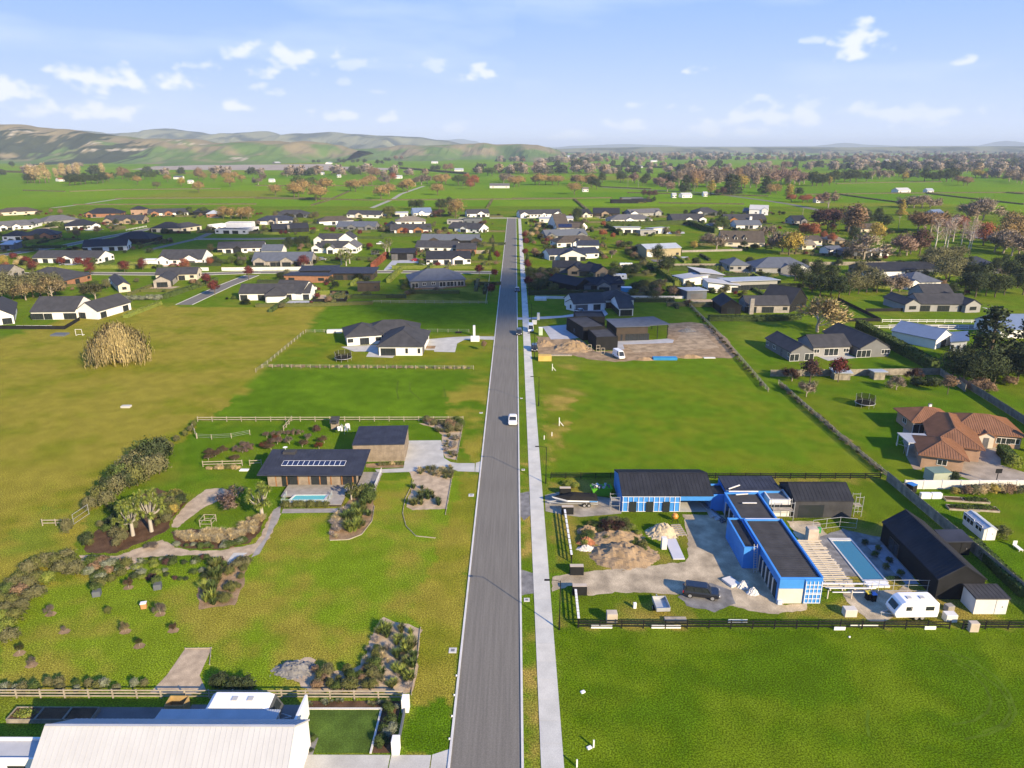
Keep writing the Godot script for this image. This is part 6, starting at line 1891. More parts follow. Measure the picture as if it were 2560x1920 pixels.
		if hh > 1.5:
			var m2 := Mb.new()
			m2.bar(W(0,1.1,0),W(0.9,0.0,0.1),0.1,0.1)
			part(pg, "brace",m2,surface("white"))
	# ---- long weathered fence line with scrub between the paddock and the gardens
	fence(L([65.2,-169.9,65.3,-151,65.5,-136.19,65.7,-125.33,66.11,-116.59]), "rail3", "weathered rail fence overgrown with scrub beside the empty paddock", "overgrown fence line",2.2)
	fence(L([64.4,-268.8,63.4,-216.6,62.3,-193.5,60.6,-163.8]), "rail3", "weathered rail fence overgrown with scrub above the earthworks", "overgrown fence line",2.4)
	rows("bare",["twig", "olive", "straw", "moss"],V(65.1,-168.1),V(66.15,-117.3),60,0.95, "straggly scrub plant along the weathered rail fence", "scrub along the weathered fence",0.35,1.4)
	rows("bare",["twig", "olive", "moss"],V(64.4,-268.8),V(60.6,-163.8),44,0.9, "straggly scrub plant on the fence above the earthworks", "scrub above the earthworks",0.4,1.4)
	# ---- brick house with clay tiles
	var bk := house("brick_house", "brick house with sprawling orange clay tile roof", "",[
		[V(74.3,-121.3),V(80.5,-118.9),8.5,2.55, "h",24.0, "palebrick", "clay", ".w.", "w", "..w",{"eave": 0.75, "ribs": 0.42}],
		[V(79.0,-126.5),V(86.3,-123.5),17.0,2.6, "h",24.0, "palebrick", "clay", "s", "..s.w", "w.s.w",{"eave": 0.6, "ribs": 0.42}],
		[V(81.2,-137.6),V(89.5,-137.2),7.0,2.62, "h",24.0, "palebrick", "clay", "sss", "w", "",{"eave": 0.7, "ribs": 0.42}],
		[V(86.2,-132.6),V(98.0,-129.6),9.5,2.65, "h",23.0, "palebrick", "clay", ".w..Ww", "", "w",{"eave": 0.6, "ribs": 0.42}],
		[V(90.3,-130.6),V(93.0,-130.0),3.0,2.4, "G",28.0, "cream", "clay", "d", "", "",{"eave": 0.4, "ribs": 0.42}],
		[V(74.4,-126.3),V(79.2,-125.8),5.2,2.5, "M",1.5, "white", "roof white", "", "", "",{"eave": 0.1, "ribs": 0.35, "open": true}]], "frame light")
	chimney(bk,V(99.0,-128.6),1.0,4.6, "brick")
	chimney(bk,V(86.0,-141.0),0.5,5.2, "white")
	sheet("terrace",L([78.97,-136.87,84.99,-147.49,86.9,-146.1,86.48,-139.42,79.18,-129.77,74.1,-120.24,72.62,-120.23,74.33,-126.43]),0.02,mat("terrace tile",0.42,0.33,0.24,0.85,0.2,0.2))
	sheet("driveway",L([82.65,-122.28,89.54,-130.95,91.46,-130.38,94.08,-130.97,93.07,-127.6,89.7,-122.31,92.87,-117.89,92.35,-114.17,81.15,-114.58,79.21,-117.83]),0.024,mat("exposed aggregate",0.42,0.36,0.28,0.9,0.25,0.2))
	crate("tool_shed", "shed", "small pale green garden shed with metal roof below the brick house",V(74.24,-114.46) + V(0,-1.3),W(3.3,2.0,2.6),mat("shed green",0.38,0.42,0.33,0.6),0.1,mat("shed roof",0.17,0.24,0.17,0.5))
	trampoline(V(79.2,-154.1),2.1,false, "round trampoline with black net on the lawn above the brick house")
	trampoline(V(-47.1,-190.2),2.3,false, "round trampoline with black net beside the white hip roofed house")
	var rl := thing("clothes_line", "rotary clothes line in the shadow of the brick house", "clothes line",v3(V(74.45,-127.52)))
	var rm := Mb.new()
	rm.tube([W(0,-0.05,0),W(0,2.0,0)],[0.03,0.03],8)
	for i in 4:
		var a := TAU * i / 4.0 + 0.2
		rm.tube([W(0,1.6,0),W(cos(a) * 1.8,2.0,sin(a) * 1.8)],[0.02,0.015],5)
		var c2 := a + TAU / 4.0
		rm.tube([W(cos(a) * 1.7,1.98,sin(a) * 1.7),W(cos(c2) * 1.7,1.98,sin(c2) * 1.7)],[0.01,0.01],4)
	part(rl, "frame",rm,surface("galvanised"))
	var hoop := thing("basketball_hoop", "dark basketball board on a pole beside the aggregate drive", "basketball hoop",v3(V(84,-114.68)))
	bx(hoop, "pole",surface("rubber"),W(0,1.1,0),W(0.1,2.3,0.1))
	bx(hoop, "board",surface("dark"),W(0,2.4,0.1),W(1.1,0.8,0.06))
	tree("shrub", "lime",V(91.18,-121.3),2.6, "rounded lime hedge bush at the end of the drive hedge")
	hedge(L([93.07,-127.6,91.74,-122.83]),1.8,2.0, "green", "clipped green hedge beside the aggregate drive", "",30.0,0.22)
	tree("shrub", "dark",V(76.64,-114.79),2.2, "dark shrub beside the pale green garden shed", "",0.8)
	fence(L([66.99,-112.5,89.27,-112.6]), "wall", "long pale boundary wall below the brick house", "",3.0, "wall")
	rows("shrub",["straw", "olive", "yellow", "rust"],V(74.22,-110.58),V(86.5,-111.06),13,1.5, "yellowing vine shrub against the pale boundary wall", "vines on the pale wall",0.4,1.1)
	for k in [[V(68.63,-109.08), "white low cupboard beside the paling fence"],[V(70.46,-109.08), "white low cupboard beside the raised beds"]]:
		crate("garden_cupboard", "cupboard",k[1],k[0],W(1.7,0.95,0.7),surface("white"))
	crate("water_tank", "tank", "dark water tank with blue lid in the fence corner",V(67.52,-111.41),W(1.2,1.4,1.2),surface("dark"),0.5,mat("bin blue"))
	for k in [[V(73.66,-108.27),4.2,1.4, "bare soil bed framed in timber"],[V(76.3,-107.87),4.0,1.4, "leafy raised bed beside the bare one"],[V(72.66,-105.24),4.6,1.5, "leafy raised bed nearer the glasshouse"],[V(75.73,-105.06),4.6,1.5, "raised bed of tall greens nearer the glasshouse"]]:
		var rb := thing("raised_bed", "timber " + k[3] if not k[3].begins_with("timber") else k[3], "garden bed",v3(k[0]), "raised beds",-0.15)
		for s in [[W(0,0.15,k[2] * 0.5),W(k[1],0.34,0.06)],[W(0,0.15,-k[2] * 0.5),W(k[1],0.34,0.06)],[W(-k[1] * 0.5,0.15,0),W(0.06,0.34,k[2] - 0.07)],[W(k[1] * 0.5,0.15,0),W(0.06,0.34,k[2] - 0.07)]]:
			bx(rb, "board",surface("rail wood"),s[0],s[1])
		bx(rb, "soil",soil("loam"),W(0,0.12,0),W(k[1] - 0.1,0.24,k[2] - 0.1))
		if not "bare soil" in k[3]:
			var g := Mb.new()
			g.tinted = true
			crown(g,rngs(int(k[0].x)),W(0,0.35,0),W(k[1] * 0.46,0.35,k[2] * 0.42),60,18,0.2,HUES["green"],0.25,-0.1)
			part(rb, "vegetables",g,leaf_mat("foliage"))
	house("glasshouse", "white framed garden glasshouse overgrown at one end", "",[[V(69.85,-95.46),V(71.75,-95.47),5.0,1.7, "G",24.0, "plaster", "zinc", "d", "Ww", "",{"eave": 0.1, "ribs": 0.9}]], "frame light", "white", "glasshouse")
	tree("shrub", "moss",V(73.04,-96.14),2.0, "bush growing over the end of the glasshouse", "",1.1)
	hedge(L([67.31,-93.8,66.77,-86.54,66.56,-81.16]),1.6,1.4, "green", "dark clipped hedge running down beside the glasshouse", "",24.0,0.22)
	var dc := thing("garden_lounger", "white garden lounger on the paved corner", "lounger",v3(V(73.49,-92.87)))
	for s in [[W(0,0.3,0),W(0.6,0.06,1.4), "seat"],[W(0,0.6,-0.85),W(0.6,0.7,0.06), "backrest"],[W(-0.25,0.13,0.6),W(0.06,0.3,0.06), "leg"],[W(0.25,0.13,0.6),W(0.06,0.3,0.06), "leg"],[W(-0.25,0.13,-0.6),W(0.06,0.3,0.06), "leg"],[W(0.25,0.13,-0.6),W(0.06,0.3,0.06), "leg"]]:
		bx(dc,s[2],surface("white"),s[0],s[1])
	fence(L([110.1,-171,109.1,-157.3,107.66,-142.78,106.94,-135.15]), "grey paling", "tall dark grey paling fence behind the brick house", "",2.4)
	# wheel tracks pressed into the near paddock
	for k in [L([48.57,-70.63,50.62,-70.43,52.35,-69.04,53.45,-66.37,53.27,-63.52,52.19,-60.84,50.28,-59.1,47.41,-57.87,44.74,-57.26]),L([49.31,-70.02,50.88,-69.03,52.01,-66.74,52.69,-64.56,52.48,-62.49,51.59,-60.84,49.46,-59.09,47.01,-58.17]),L([49.93,-69.23,51.1,-66.74,51.3,-64.56,50.64,-62.48,49.24,-60.83,47.13,-59.7,44.68,-59.15]),L([37,-61.1,35.93,-59.19,35.39,-57.52])]:
		sheet("wheel_track",strip(k,0.28),0.012,mat("pressed grass",0.125,0.205,0.016,1.0,0.45,0.3,1.3))
	for k in [L([-29.3,-172.3,-28.4,-164.2,-27.1,-158.4]),L([-26.2,-171.4,-25.2,-164.2,-21.3,-156.8]),L([-17.5,-167.8,-16.2,-160])]:
		sheet("wheel_track",strip(k,0.3),0.012,mat("pressed grass"))
	for k in [[V(7.37,-63.58), "scrap of white litter in the near paddock",0.5],[V(7.33,-55.99), "lump of white litter beside the survey peg",0.5],[V(40.15,-72.89), "tiny white lump in the near paddock",0.25]]:
		crate("litter", "litter",k[1],k[0],W(k[2],0.15,k[2] * 0.7),surface("white"),0.5)
# main body plus projecting front gables: fronts are [place along the front 0..1,width,projection,wall or ""]
func home(label: String,a: Vector2,b: Vector2,dp: float,h: float,kind: String,pitch: float,wall: String,roof: String,fronts: Array,face := "wsws",more := [],frame := "frame dark") -> Node3D:
	var w := a.distance_to(b)
	var d := (b - a) / w
	var away := V(d.y,-d.x)
	dp *= 1.2
	var wings := [[a,b,dp,h,kind,pitch,wall,roof,face, "w.w", "w.s.w"]]
	for f in fronts:
		var c: Vector2 = a + d * w * f[0]
		var fa: Vector2 = c - d * f[1] * 0.5 - away * f[2]
		var fb: Vector2 = c + d * f[1] * 0.5 - away * f[2]
		wings.append([fa,fb,dp * 0.5 + f[2],h, "G",minf(pitch + 4.0,40.0),f[3] if f.size() > 3 and f[3] else wall,roof,f[4] if f.size() > 4 else ("W" if f[1] > 4.0 else "w"), "", "w",{"eave": 0.35}])
	for m in more: wings.append(m)
	return house("house",label, "homes of the subdivision",wings,frame, "ash")
func homes_left() -> void:
	house("house", "white house with steep charcoal gables beside the weeping willow paddock", "homes of the subdivision",[
		[V(-172.1,-228.9),V(-165.7,-232.8),24.0,2.9, "G",33.0, "white", "charcoal", ".s", "", "s.w.s"],
		[V(-163.4,-238.3),V(-149,-239.2),14.0,2.9, "g",27.0, "white", "charcoal", "Ss.S"],
		[V(-149.3,-240.6),V(-141.3,-238.9),16.0,2.95, "G",33.0, "white", "charcoal", "s.", "", "s.s"]])
	house("house", "pale stone house with long charcoal wings beside a parked caravan", "homes of the subdivision",[
		[V(-158.8,-286),V(-155.4,-288.4),24.0,2.8, "G",28.0, "cream", "charcoal", "w", "", "s.w.s.w"],
		[V(-149.8,-296.5),V(-143.4,-298),15.0,2.8, "G",28.0, "stone", "charcoal", "S", "", "s.w"],
		[V(-156.2,-312.1),V(-139.5,-315),9.0,2.82, "g",25.0, "cream", "charcoal", "w.sw", "", "w"]])
	home("brick house with broad charcoal hip roof behind the bushy trees",V(-209.2,-298.8),V(-187.5,-296.3),15.0,2.6, "h",24.0, "brick", "charcoal",[], "w.w.s",[[V(-187.6,-295.3),V(-188.9,-314.8),9.0,2.6, "h",24.0, "brick", "charcoal", "s.w"]])
	home("long charcoal roofed house with white piers behind the maple hedge",V(-242.2,-362.8),V(-208,-361.1),11.0,2.7, "g",22.0, "white", "charcoal",[[0.53,5.0,1.2, "", "S"]], "s.s.s.ssw.s.w",[], "frame dark")
	home("white double gabled house with grey garage door and white porch",V(-175.9,-356.3),V(-154.7,-357.3),13.0,2.8, "g",25.0, "white", "charcoal",[[0.12,6.0,0.8, "", "n.n"],[0.74,7.5,1.0, "", "g"]], ".w..",[[V(-182.9,-355.3),V(-176.4,-355.7),5.0,2.6, "o",0.0, "white", "white"]])
	home("dark roofed house with white panels in the cloud shaded lots",V(-239.5,-402.4),V(-218.4,-409),12.0,2.8, "g",22.0, "white", "ink",[], "s.sS..s.s.",[])
	home("dark hip roofed house behind the white panelled one",V(-240.9,-436.6),V(-218.3,-436.7),13.0,2.8, "h",24.0, "dark", "ink",[], "w.w.w.s")
	home("black hip roofed house with cream walls beside the fenced lane",V(-247,-497.5),V(-228.4,-498.2),12.0,2.7, "h",24.0, "cream", "ink",[], "s.ws.",[[V(-227,-498.2),V(-220.3,-515.4),11.0,2.7, "h",24.0, "cream", "charcoal", "sws"]])
	house("house", "modern two-storey white cube house with flat roofs", "homes of the subdivision",[
		[V(-200.8,-490.2),V(-178.9,-487.6),10.0,3.0, "f",0.0, "plaster", "ash", "w.S.S.w"],
		[V(-197.6,-501.1),V(-180.1,-501.2),8.0,6.2, "f",0.0, "white", "roof white", "..n."],
		[V(-178.9,-494.3),V(-175.2,-501.9),9.0,3.4, "f",0.0, "white", "roof white", "w.w"],
		[V(-212.4,-515.4),V(-206.5,-526.8),5.0,3.1, "f",0.0, "white", "roof white", ""]])
	home("white house with charcoal roof and black entry gable above a stone wall",V(-162.1,-395.9),V(-138.4,-401.2),10.0,2.8, "g",24.0, "white", "charcoal",[[0.42,4.0,0.8, "dark", "s"]], "s.s...w.w.s")
	home("stone gabled house with blue grey roof behind the white street wall",V(-127.7,-351.1),V(-99.5,-353),11.0,2.8, "g",26.0, "stone", "pewter",[[0.13,6.0,1.0, "", "S"],[0.585,6.0,1.0, "", "S"]], "s..ss..s.w",[[V(-135.2,-386.9),V(-124.4,-387),9.0,2.9, "g",30.0, "plaster", "pewter", "w"]])
	house("house", "large bright white house with many gables and charcoal roofs", "homes of the subdivision",[
		[V(-107.7,-399.1),V(-92.5,-398),12.0,3.0, "g",25.0, "white", "charcoal", ".w.w"],
		[V(-111.7,-399),V(-106.9,-398.4),9.0,3.0, "G",33.0, "white", "charcoal", "W"],
		[V(-102.5,-395.3),V(-98.5,-395.3),9.0,3.0, "G",30.0, "white", "ash", "s"],
		[V(-94.4,-398),V(-86.6,-398),14.0,3.2, "G",33.0, "white", "ash", "w.w", "", "w.w.w"],
		[V(-103.6,-429.3),V(-95.4,-429.3),12.0,4.2, "G",36.0, "white", "charcoal", ""],
		[V(-118.9,-430.5),V(-113.4,-430.6),10.0,3.4, "G",36.0, "white", "charcoal", "w"],
		[V(-117.9,-437.2),V(-103.3,-437.2),9.0,3.2, "g",28.0, "white", "charcoal", ".s.s."]])
	home("low slate grey house with two grey gables beside the gravel drive",V(-124.3,-510.3),V(-97,-508.6),11.0,2.6, "g",24.0, "grey", "pewter",[[0.4,6.0,1.0],[0.85,6.0,1.0]], ".w.s.w.")
	home("white house with low brown hip roof and paling fence in front",V(-144.8,-543.7),V(-121.8,-555.5),11.0,2.6, "h",22.0, "white", "umbra",[], "..s.ww")
	var n := home("long black gabled house with stone chimney and red shrubs",V(-163.1,-492.7),V(-141.1,-502.1),10.0,2.7, "g",24.0, "dark", "ink",[], "s.sS.s.sw")
	chimney(n,V(-152.7,-494.4),1.3,5.2, "stone")
	var o := home("white house with blue black hip roof and stone chimney",V(-191.7,-545.9),V(-164.5,-553.2),12.0,2.6, "h",23.0, "white", "navy",[[0.36,4.5,1.0, "stone", "s"]], "w....w.ww")
	chimney(o,V(-177.1,-546.8),1.2,5.0, "stone")
	home("dark house with charcoal hip roof at the edge of the pasture",V(-196.7,-603.1),V(-170.7,-604.2),11.0,2.6, "h",23.0, "slate", "charcoal",[[0.4,5.0,0.8, "dark", "s"],[0.8,5.0,0.8, "dark", "s"]], "w.s.w.s.w")
	home("white house with cream gable and charcoal roof at the pasture edge",V(-137.8,-603.9),V(-109,-599),11.0,2.7, "g",22.0, "white", "charcoal",[[0.37,6.0,1.0, "cream", "w"]], "w....w.w.")
	home("white house with pale fawn hip roof beside a black gabled wing",V(-88.4,-543.9),V(-66.6,-547.3),12.0,2.6, "h",22.0, "white", "fawn",[], ".s.w.w",[[V(-88.7,-510.5),V(-80.8,-512.3),14.0,2.6, "G",30.0, "dark", "ink", "s"]])
	home("cream house with cedar faced gables behind the long hedge",V(-83.2,-489.7),V(-56.3,-493.1),11.0,2.6, "g",24.0, "white", "charcoal",[[0.28,6.5,0.8, "cedar", "W"],[0.68,6.5,0.8, "cedar", "S"]], "s...s...w.w")
	house("house", "small flat roofed white building beside the pasture", "homes of the subdivision",[[V(-98.7,-607.6),V(-88.4,-609.1),8.0,3.2, "m",3.0, "white", "roof white", "x.w"]])
	home("white cottage with sky blue metal roof and arched porch",V(-84.1,-612.7),V(-69.3,-618),10.0,3.0, "g",30.0, "white", "sky blue",[[0.42,5.0,1.2, "", "d"]], "w.....w")
	home("white gabled house with broad white chimney at the street end",V(-39.4,-607.8),V(-21.4,-612),10.0,2.8, "g",26.0, "white", "charcoal",[[0.62,6.0,1.0, "", "s.s"]], "w.....w")
	house("house", "grey flat roofed house behind the white gabled corner house", "homes of the subdivision",[[V(-51.1,-552.4),V(-38.9,-552.4),10.0,2.9, "f",0.0, "midgrey", "charcoal", "w.s"],[V(-38.5,-552.4),V(-24.6,-553.7),9.0,4.0, "f",0.0, "slate", "charcoal", "w.w.t"]])
	home("white gabled corner house with charcoal roof behind the clipped hedge",V(-45.9,-505.3),V(-24,-493.3),10.0,2.7, "g",26.0, "white", "charcoal",[[0.52,5.0,1.4, "", "S"]], "ss.....w.w")
	home("dark house with three black gables behind the hedge row",V(-56.1,-434.7),V(-21.5,-433.6),11.0,2.7, "g",22.0, "dark", "slate",[[0.23,6.5,1.2, "umber", "W"],[0.6,5.0,0.8],[0.95,6.0,1.2, "umber", "s"]], "s...s.w..s.")
	home("dark roofed white house beside the pale timber fence",V(-55.3,-403.8),V(-32.3,-401.6),11.0,2.7, "g",22.0, "white", "charcoal",[], "s.s.w.w.w",[[V(-31.8,-394.9),V(-21.2,-395),12.0,2.7, "g",22.0, "brick", "charcoal", "w.w"]])
	house("implement_shed", "long black shed with two white roof lights and red car", "homes of the subdivision",[[V(-64,-373.2),V(-52,-373.3),8.0,3.6, "m",8.0, "dark", "ink", "r.r"]])
	home("black roofed house with white porch behind the yellow shrub",V(-43.9,-358.6),V(-22.1,-360.6),11.0,2.7, "g",24.0, "white", "ink",[[0.73,6.0,1.2, "white", "S"]], "w.s..s.....w")
	home("slate blue house with broad grey hip roof and timber deck",V(-43.2,-295.9),V(-20.9,-301.2),13.0,2.7, "h",24.0, "slate", "pewter",[], "swwsSs",[[V(-30.8,-299),V(-24.2,-300.4),6.0,2.72, "h",24.0, "slate", "pewter", "S"]], "frame light")
	sheet("deck",L([-42.5,-292.6,-30.3,-293.9,-20.3,-300.4,-20.7,-303,-30.6,-296.4,-43,-295.9]),0.1,surface("cedar"),0.0,1,null,0.1)
	house("house", "low modern house with brick wing and long dark glazed pavilion", "homes of the subdivision",[
		[V(-99.4,-308.9),V(-80,-307.9),9.0,2.7, "M",2.0, "brick", "navy", "W.W"],
		[V(-80.3,-314.7),V(-62.3,-314.7),11.0,3.1, "m",3.0, "umber", "navy", "SSS", "", "s",{"eave": 1.0}],
		[V(-96.1,-321),V(-79.9,-322.6),10.0,3.0, "m",3.0, "dark", "navy", ""]])
	house("house", "white gabled house with charcoal roof and hipped garden porch", "homes of the subdivision",[
		[V(-104.8,-270.7),V(-78.3,-272.1),10.0,2.8, "g",27.0, "white", "charcoal", "s.s..s.s"],
		[V(-81.1,-271.2),V(-78.4,-282.8),12.0,2.8, "G",30.0, "white", "charcoal", "s.s"],
		[V(-93.1,-266.5),V(-86.6,-267.4),6.0,2.6, "o",0.0, "white", "charcoal"],
		[V(-93.6,-266.9),V(-86.5,-268.2),7.5,2.62, "h",30.0, "white", "charcoal", "S"]])
	house("garden_shed", "plain dark brown shed beside the pool garden", "homes of the subdivision",[[V(-63.5,-288.3),V(-55,-289.3),6.0,2.9, "M",5.0, "umber", "umbra", "..q"]])
	pool(L([-70.4,-273.7,-66,-273.7,-67.3,-281.6,-71.7,-281.6]), "small bright blue pool inside a black fence",Color(0.05,0.30,0.62),0.3,0.0)
	sheet("pool_paving",L([-75.6,-270.4,-64,-271.5,-66.8,-284.5,-77.3,-283.9]),0.018,soil("gravel"))
	fence(L([-76.3,-268.2,-63.8,-268.7,-65.7,-281.6,-66.8,-284.5,-77.5,-284.9,-76.3,-268.2]), "dark panel", "black panel fence round the small bright blue pool", "",2.2)
	var wf := house("house", "white house with large charcoal hip roof and pale concrete drive", "homes of the subdivision",[
		[V(-38.1,-194.9),V(-26,-194.9),17.0,2.7, "h",25.0, "white", "charcoal", ".S..n.n", "s", "g.w",{"eave": 0.6}],
		[V(-49.3,-205.1),V(-39.6,-208),11.0,2.7, "h",25.0, "white", "charcoal", "w.s.w", "w", "",{"eave": 0.6}],
		[V(-44.8,-210),V(-29.3,-211.4),10.0,2.72, "h",25.0, "white", "charcoal", "s.", "", "",{"eave": 0.6}]])
	sheet("patio",L([-50.9,-204,-46.9,-205.3,-40.7,-206.6,-38.2,-194.9,-33.7,-194.9,-34,-192.6,-41.6,-193.7,-41.7,-199.1,-46,-199]),0.03,concrete())
	sheet("driveway",L([-27,-212.8,-19.2,-215.6,-13.9,-216.6,-11.3,-216.3,-11.2,-212.8,-15.4,-212.1,-17.2,-208.1,-17.1,-198.5,-23.1,-198.9,-23.3,-200.6,-25.8,-200.6]),0.03,concrete())
	sheet("driveway",L([-11,-216.6,-6.4,-216.4,-6.4,-212.4,-10.8,-212.8]),0.03,concrete())
	sheet("garden_bed",L([-26.2,-205.4,-23.3,-205.4,-23.3,-202.2,-26,-202.2]),0.034,soil())
	for k in [[V(-12.6,-217),W(0.7,3.4,0.7), "tall white gate pillar at the drive of the hip roofed house"],[V(-12,-210.5),W(2.6,1.7,0.6), "low broad white gate wall at the drive of the hip roofed house"]]:
		crate("gate_pillar", "pillar",k[2],k[0],k[1],surface("white"))
	var tr := crate("covered_trailer", "trailer", "white covered trailer by the green lot fence",V(-56.9,-221.2),W(4.6,0.9,1.8),surface("plaster"),0.1)
	for z in [-0.9,0.9]: wheel(tr,W(0.3,0.3,z),0.3)
	crate("garden_bench", "bench", "dark garden bench by the far boundary of the green lot",V(-17.7,-220.7),W(2.0,0.5,0.7),surface("dark"))
	tree("globe", "rust",V(-8.9,-199.8),3.2, "small rust leaved tree on a pale trunk by the gate pillar", "",0.7)
	fence(L([-66.8,-182.9,-10.9,-181.7]), "wire", "low post and wire fence in front of the hip roofed house", "",2.6)
	rows("mound",["olive", "rust", "straw"],V(-65.7,-184.1),V(-11.8,-182.5),48,0.55, "small seedling planted along the wire fence", "seedlings along the wire fence",0.25)
	fence(L([-65.8,-220.5,-51.6,-222]), "wire", "post and wire fence behind the white covered trailer", "",3.0)
	fence(L([-27.7,-221.8,-14.5,-221.4]), "wire", "post and wire fence behind the gate pillars", "",3.0)
	fence(L([-67.3,-178.9,-66.7,-186.3,-66.1,-219]), "wire", "slanting post and wire fence along the dry paddock", "",3.0)
	fence(L([-53.2,-266.2,-10.3,-264.7]), "rail", "weathered rail fence below the slate blue house", "",3.4)
	fence(L([-10.9,-264.3,-11.4,-324.4]), "wire", "wire fence between the verge and the slate blue house", "",3.0)
	# further rows
	home("brick house with black hip roof at the pasture edge",V(-354.9,-606.5),V(-327.8,-611.7),13.0,2.6, "h",25.0, "brick", "ink",[[0.15,5.0,0.8]], "s.s...w.s")
	house("house", "two-storey brick house with black hip roof", "homes of the subdivision",[[V(-324.6,-623.2),V(-313.9,-623.3),9.0,4.8, "h",27.0, "palebrick", "ink", "w.w"]])
	home("white house with red faced gables behind the street hedge",V(-305.9,-613.9),V(-276.4,-623.4),11.0,2.6, "g",23.0, "white", "charcoal",[[0.18,6.0,0.8, "brick", "W"],[0.52,6.0,0.8, "brick", "W"]], "w..w..w.w")
	home("dark house mostly hidden by a bushy tree at the pasture",V(-272.5,-624),V(-261.7,-624),10.0,2.6, "h",28.0, "dark", "ink",[], "w.w")
	home("orange brick house with pale metal roof beside the autumn trees",V(-253.6,-605.9),V(-244.1,-608.5),10.0,2.6, "h",24.0, "brick", "zinc",[], "w.w")
	home("house with pale brown roof behind the autumn trees",V(-238.5,-626.8),V(-228.4,-626.9),10.0,2.6, "h",22.0, "cream", "fawn",[], "w.w")
	home("long low cream house with brown hip roof at the field corner",V(-434.3,-618),V(-410.5,-635.9),13.0,2.6, "h",20.0, "cream", "umbra",[[0.42,4.0,0.8]], "w.w..w.w")
	home("white house with two small gables and ash grey roof",V(-354.9,-504),V(-343,-520.5),12.0,2.7, "g",23.0, "white", "ash",[[0.1,5.0,1.0, "", "s"],[0.5,5.0,1.0, "", "w"]], "..s..w.w",[[V(-345,-522.4),V(-349.2,-544.1),9.0,2.7, "g",26.0, "white", "ash", "w"]])
	home("grey house with grey hip roof behind the round green bush",V(-347.5,-542),V(-332.4,-561),13.0,2.7, "h",22.0, "midgrey", "ash",[], "w.w.w")
	home("white house with ink black hip roof above the curved road",V(-312,-508.5),V(-295.1,-518.8),13.0,2.7, "h",24.0, "white", "ink",[[0.95,5.0,1.5, "", "s"]], "w.s.s.w.w")
	home("tan walled house with grey gables by the slatted fence",V(-308.1,-550.5),V(-280.8,-554.8),12.0,2.7, "g",23.0, "tan", "charcoal",[[0.1,6.0,1.0],[0.62,6.0,1.0]], ".s.w.s")
	home("black roofed white house beside the brick one in cloud shade",V(-317.5,-451.6),V(-307.3,-453.6),12.0,2.7, "h",24.0, "white", "ink",[], "w.s")
	home("brick house with charcoal roof and pale patio in cloud shade",V(-306.6,-453.6),V(-288.6,-460.5),12.0,2.7, "h",23.0, "brick", "charcoal",[[0.65,6.0,1.0, "brick", "w"]], "w.s..w")
	house("house", "small dark house with pale lean-to roof in cloud shade", "homes of the subdivision",[[V(-291.9,-412.3),V(-284.8,-412.3),8.0,2.7, "m",8.0, "slate", "zinc", "s"],[V(-285.6,-413.5),V(-283.6,-414.7),8.0,2.7, "G",28.0, "slate", "ink", ""]])
	home("stone house partly hidden by red shrubs at the paddock corner",V(-229.3,-314.6),V(-222.8,-314.6),10.0,2.7, "g",26.0, "stone", "charcoal",[], ".w")
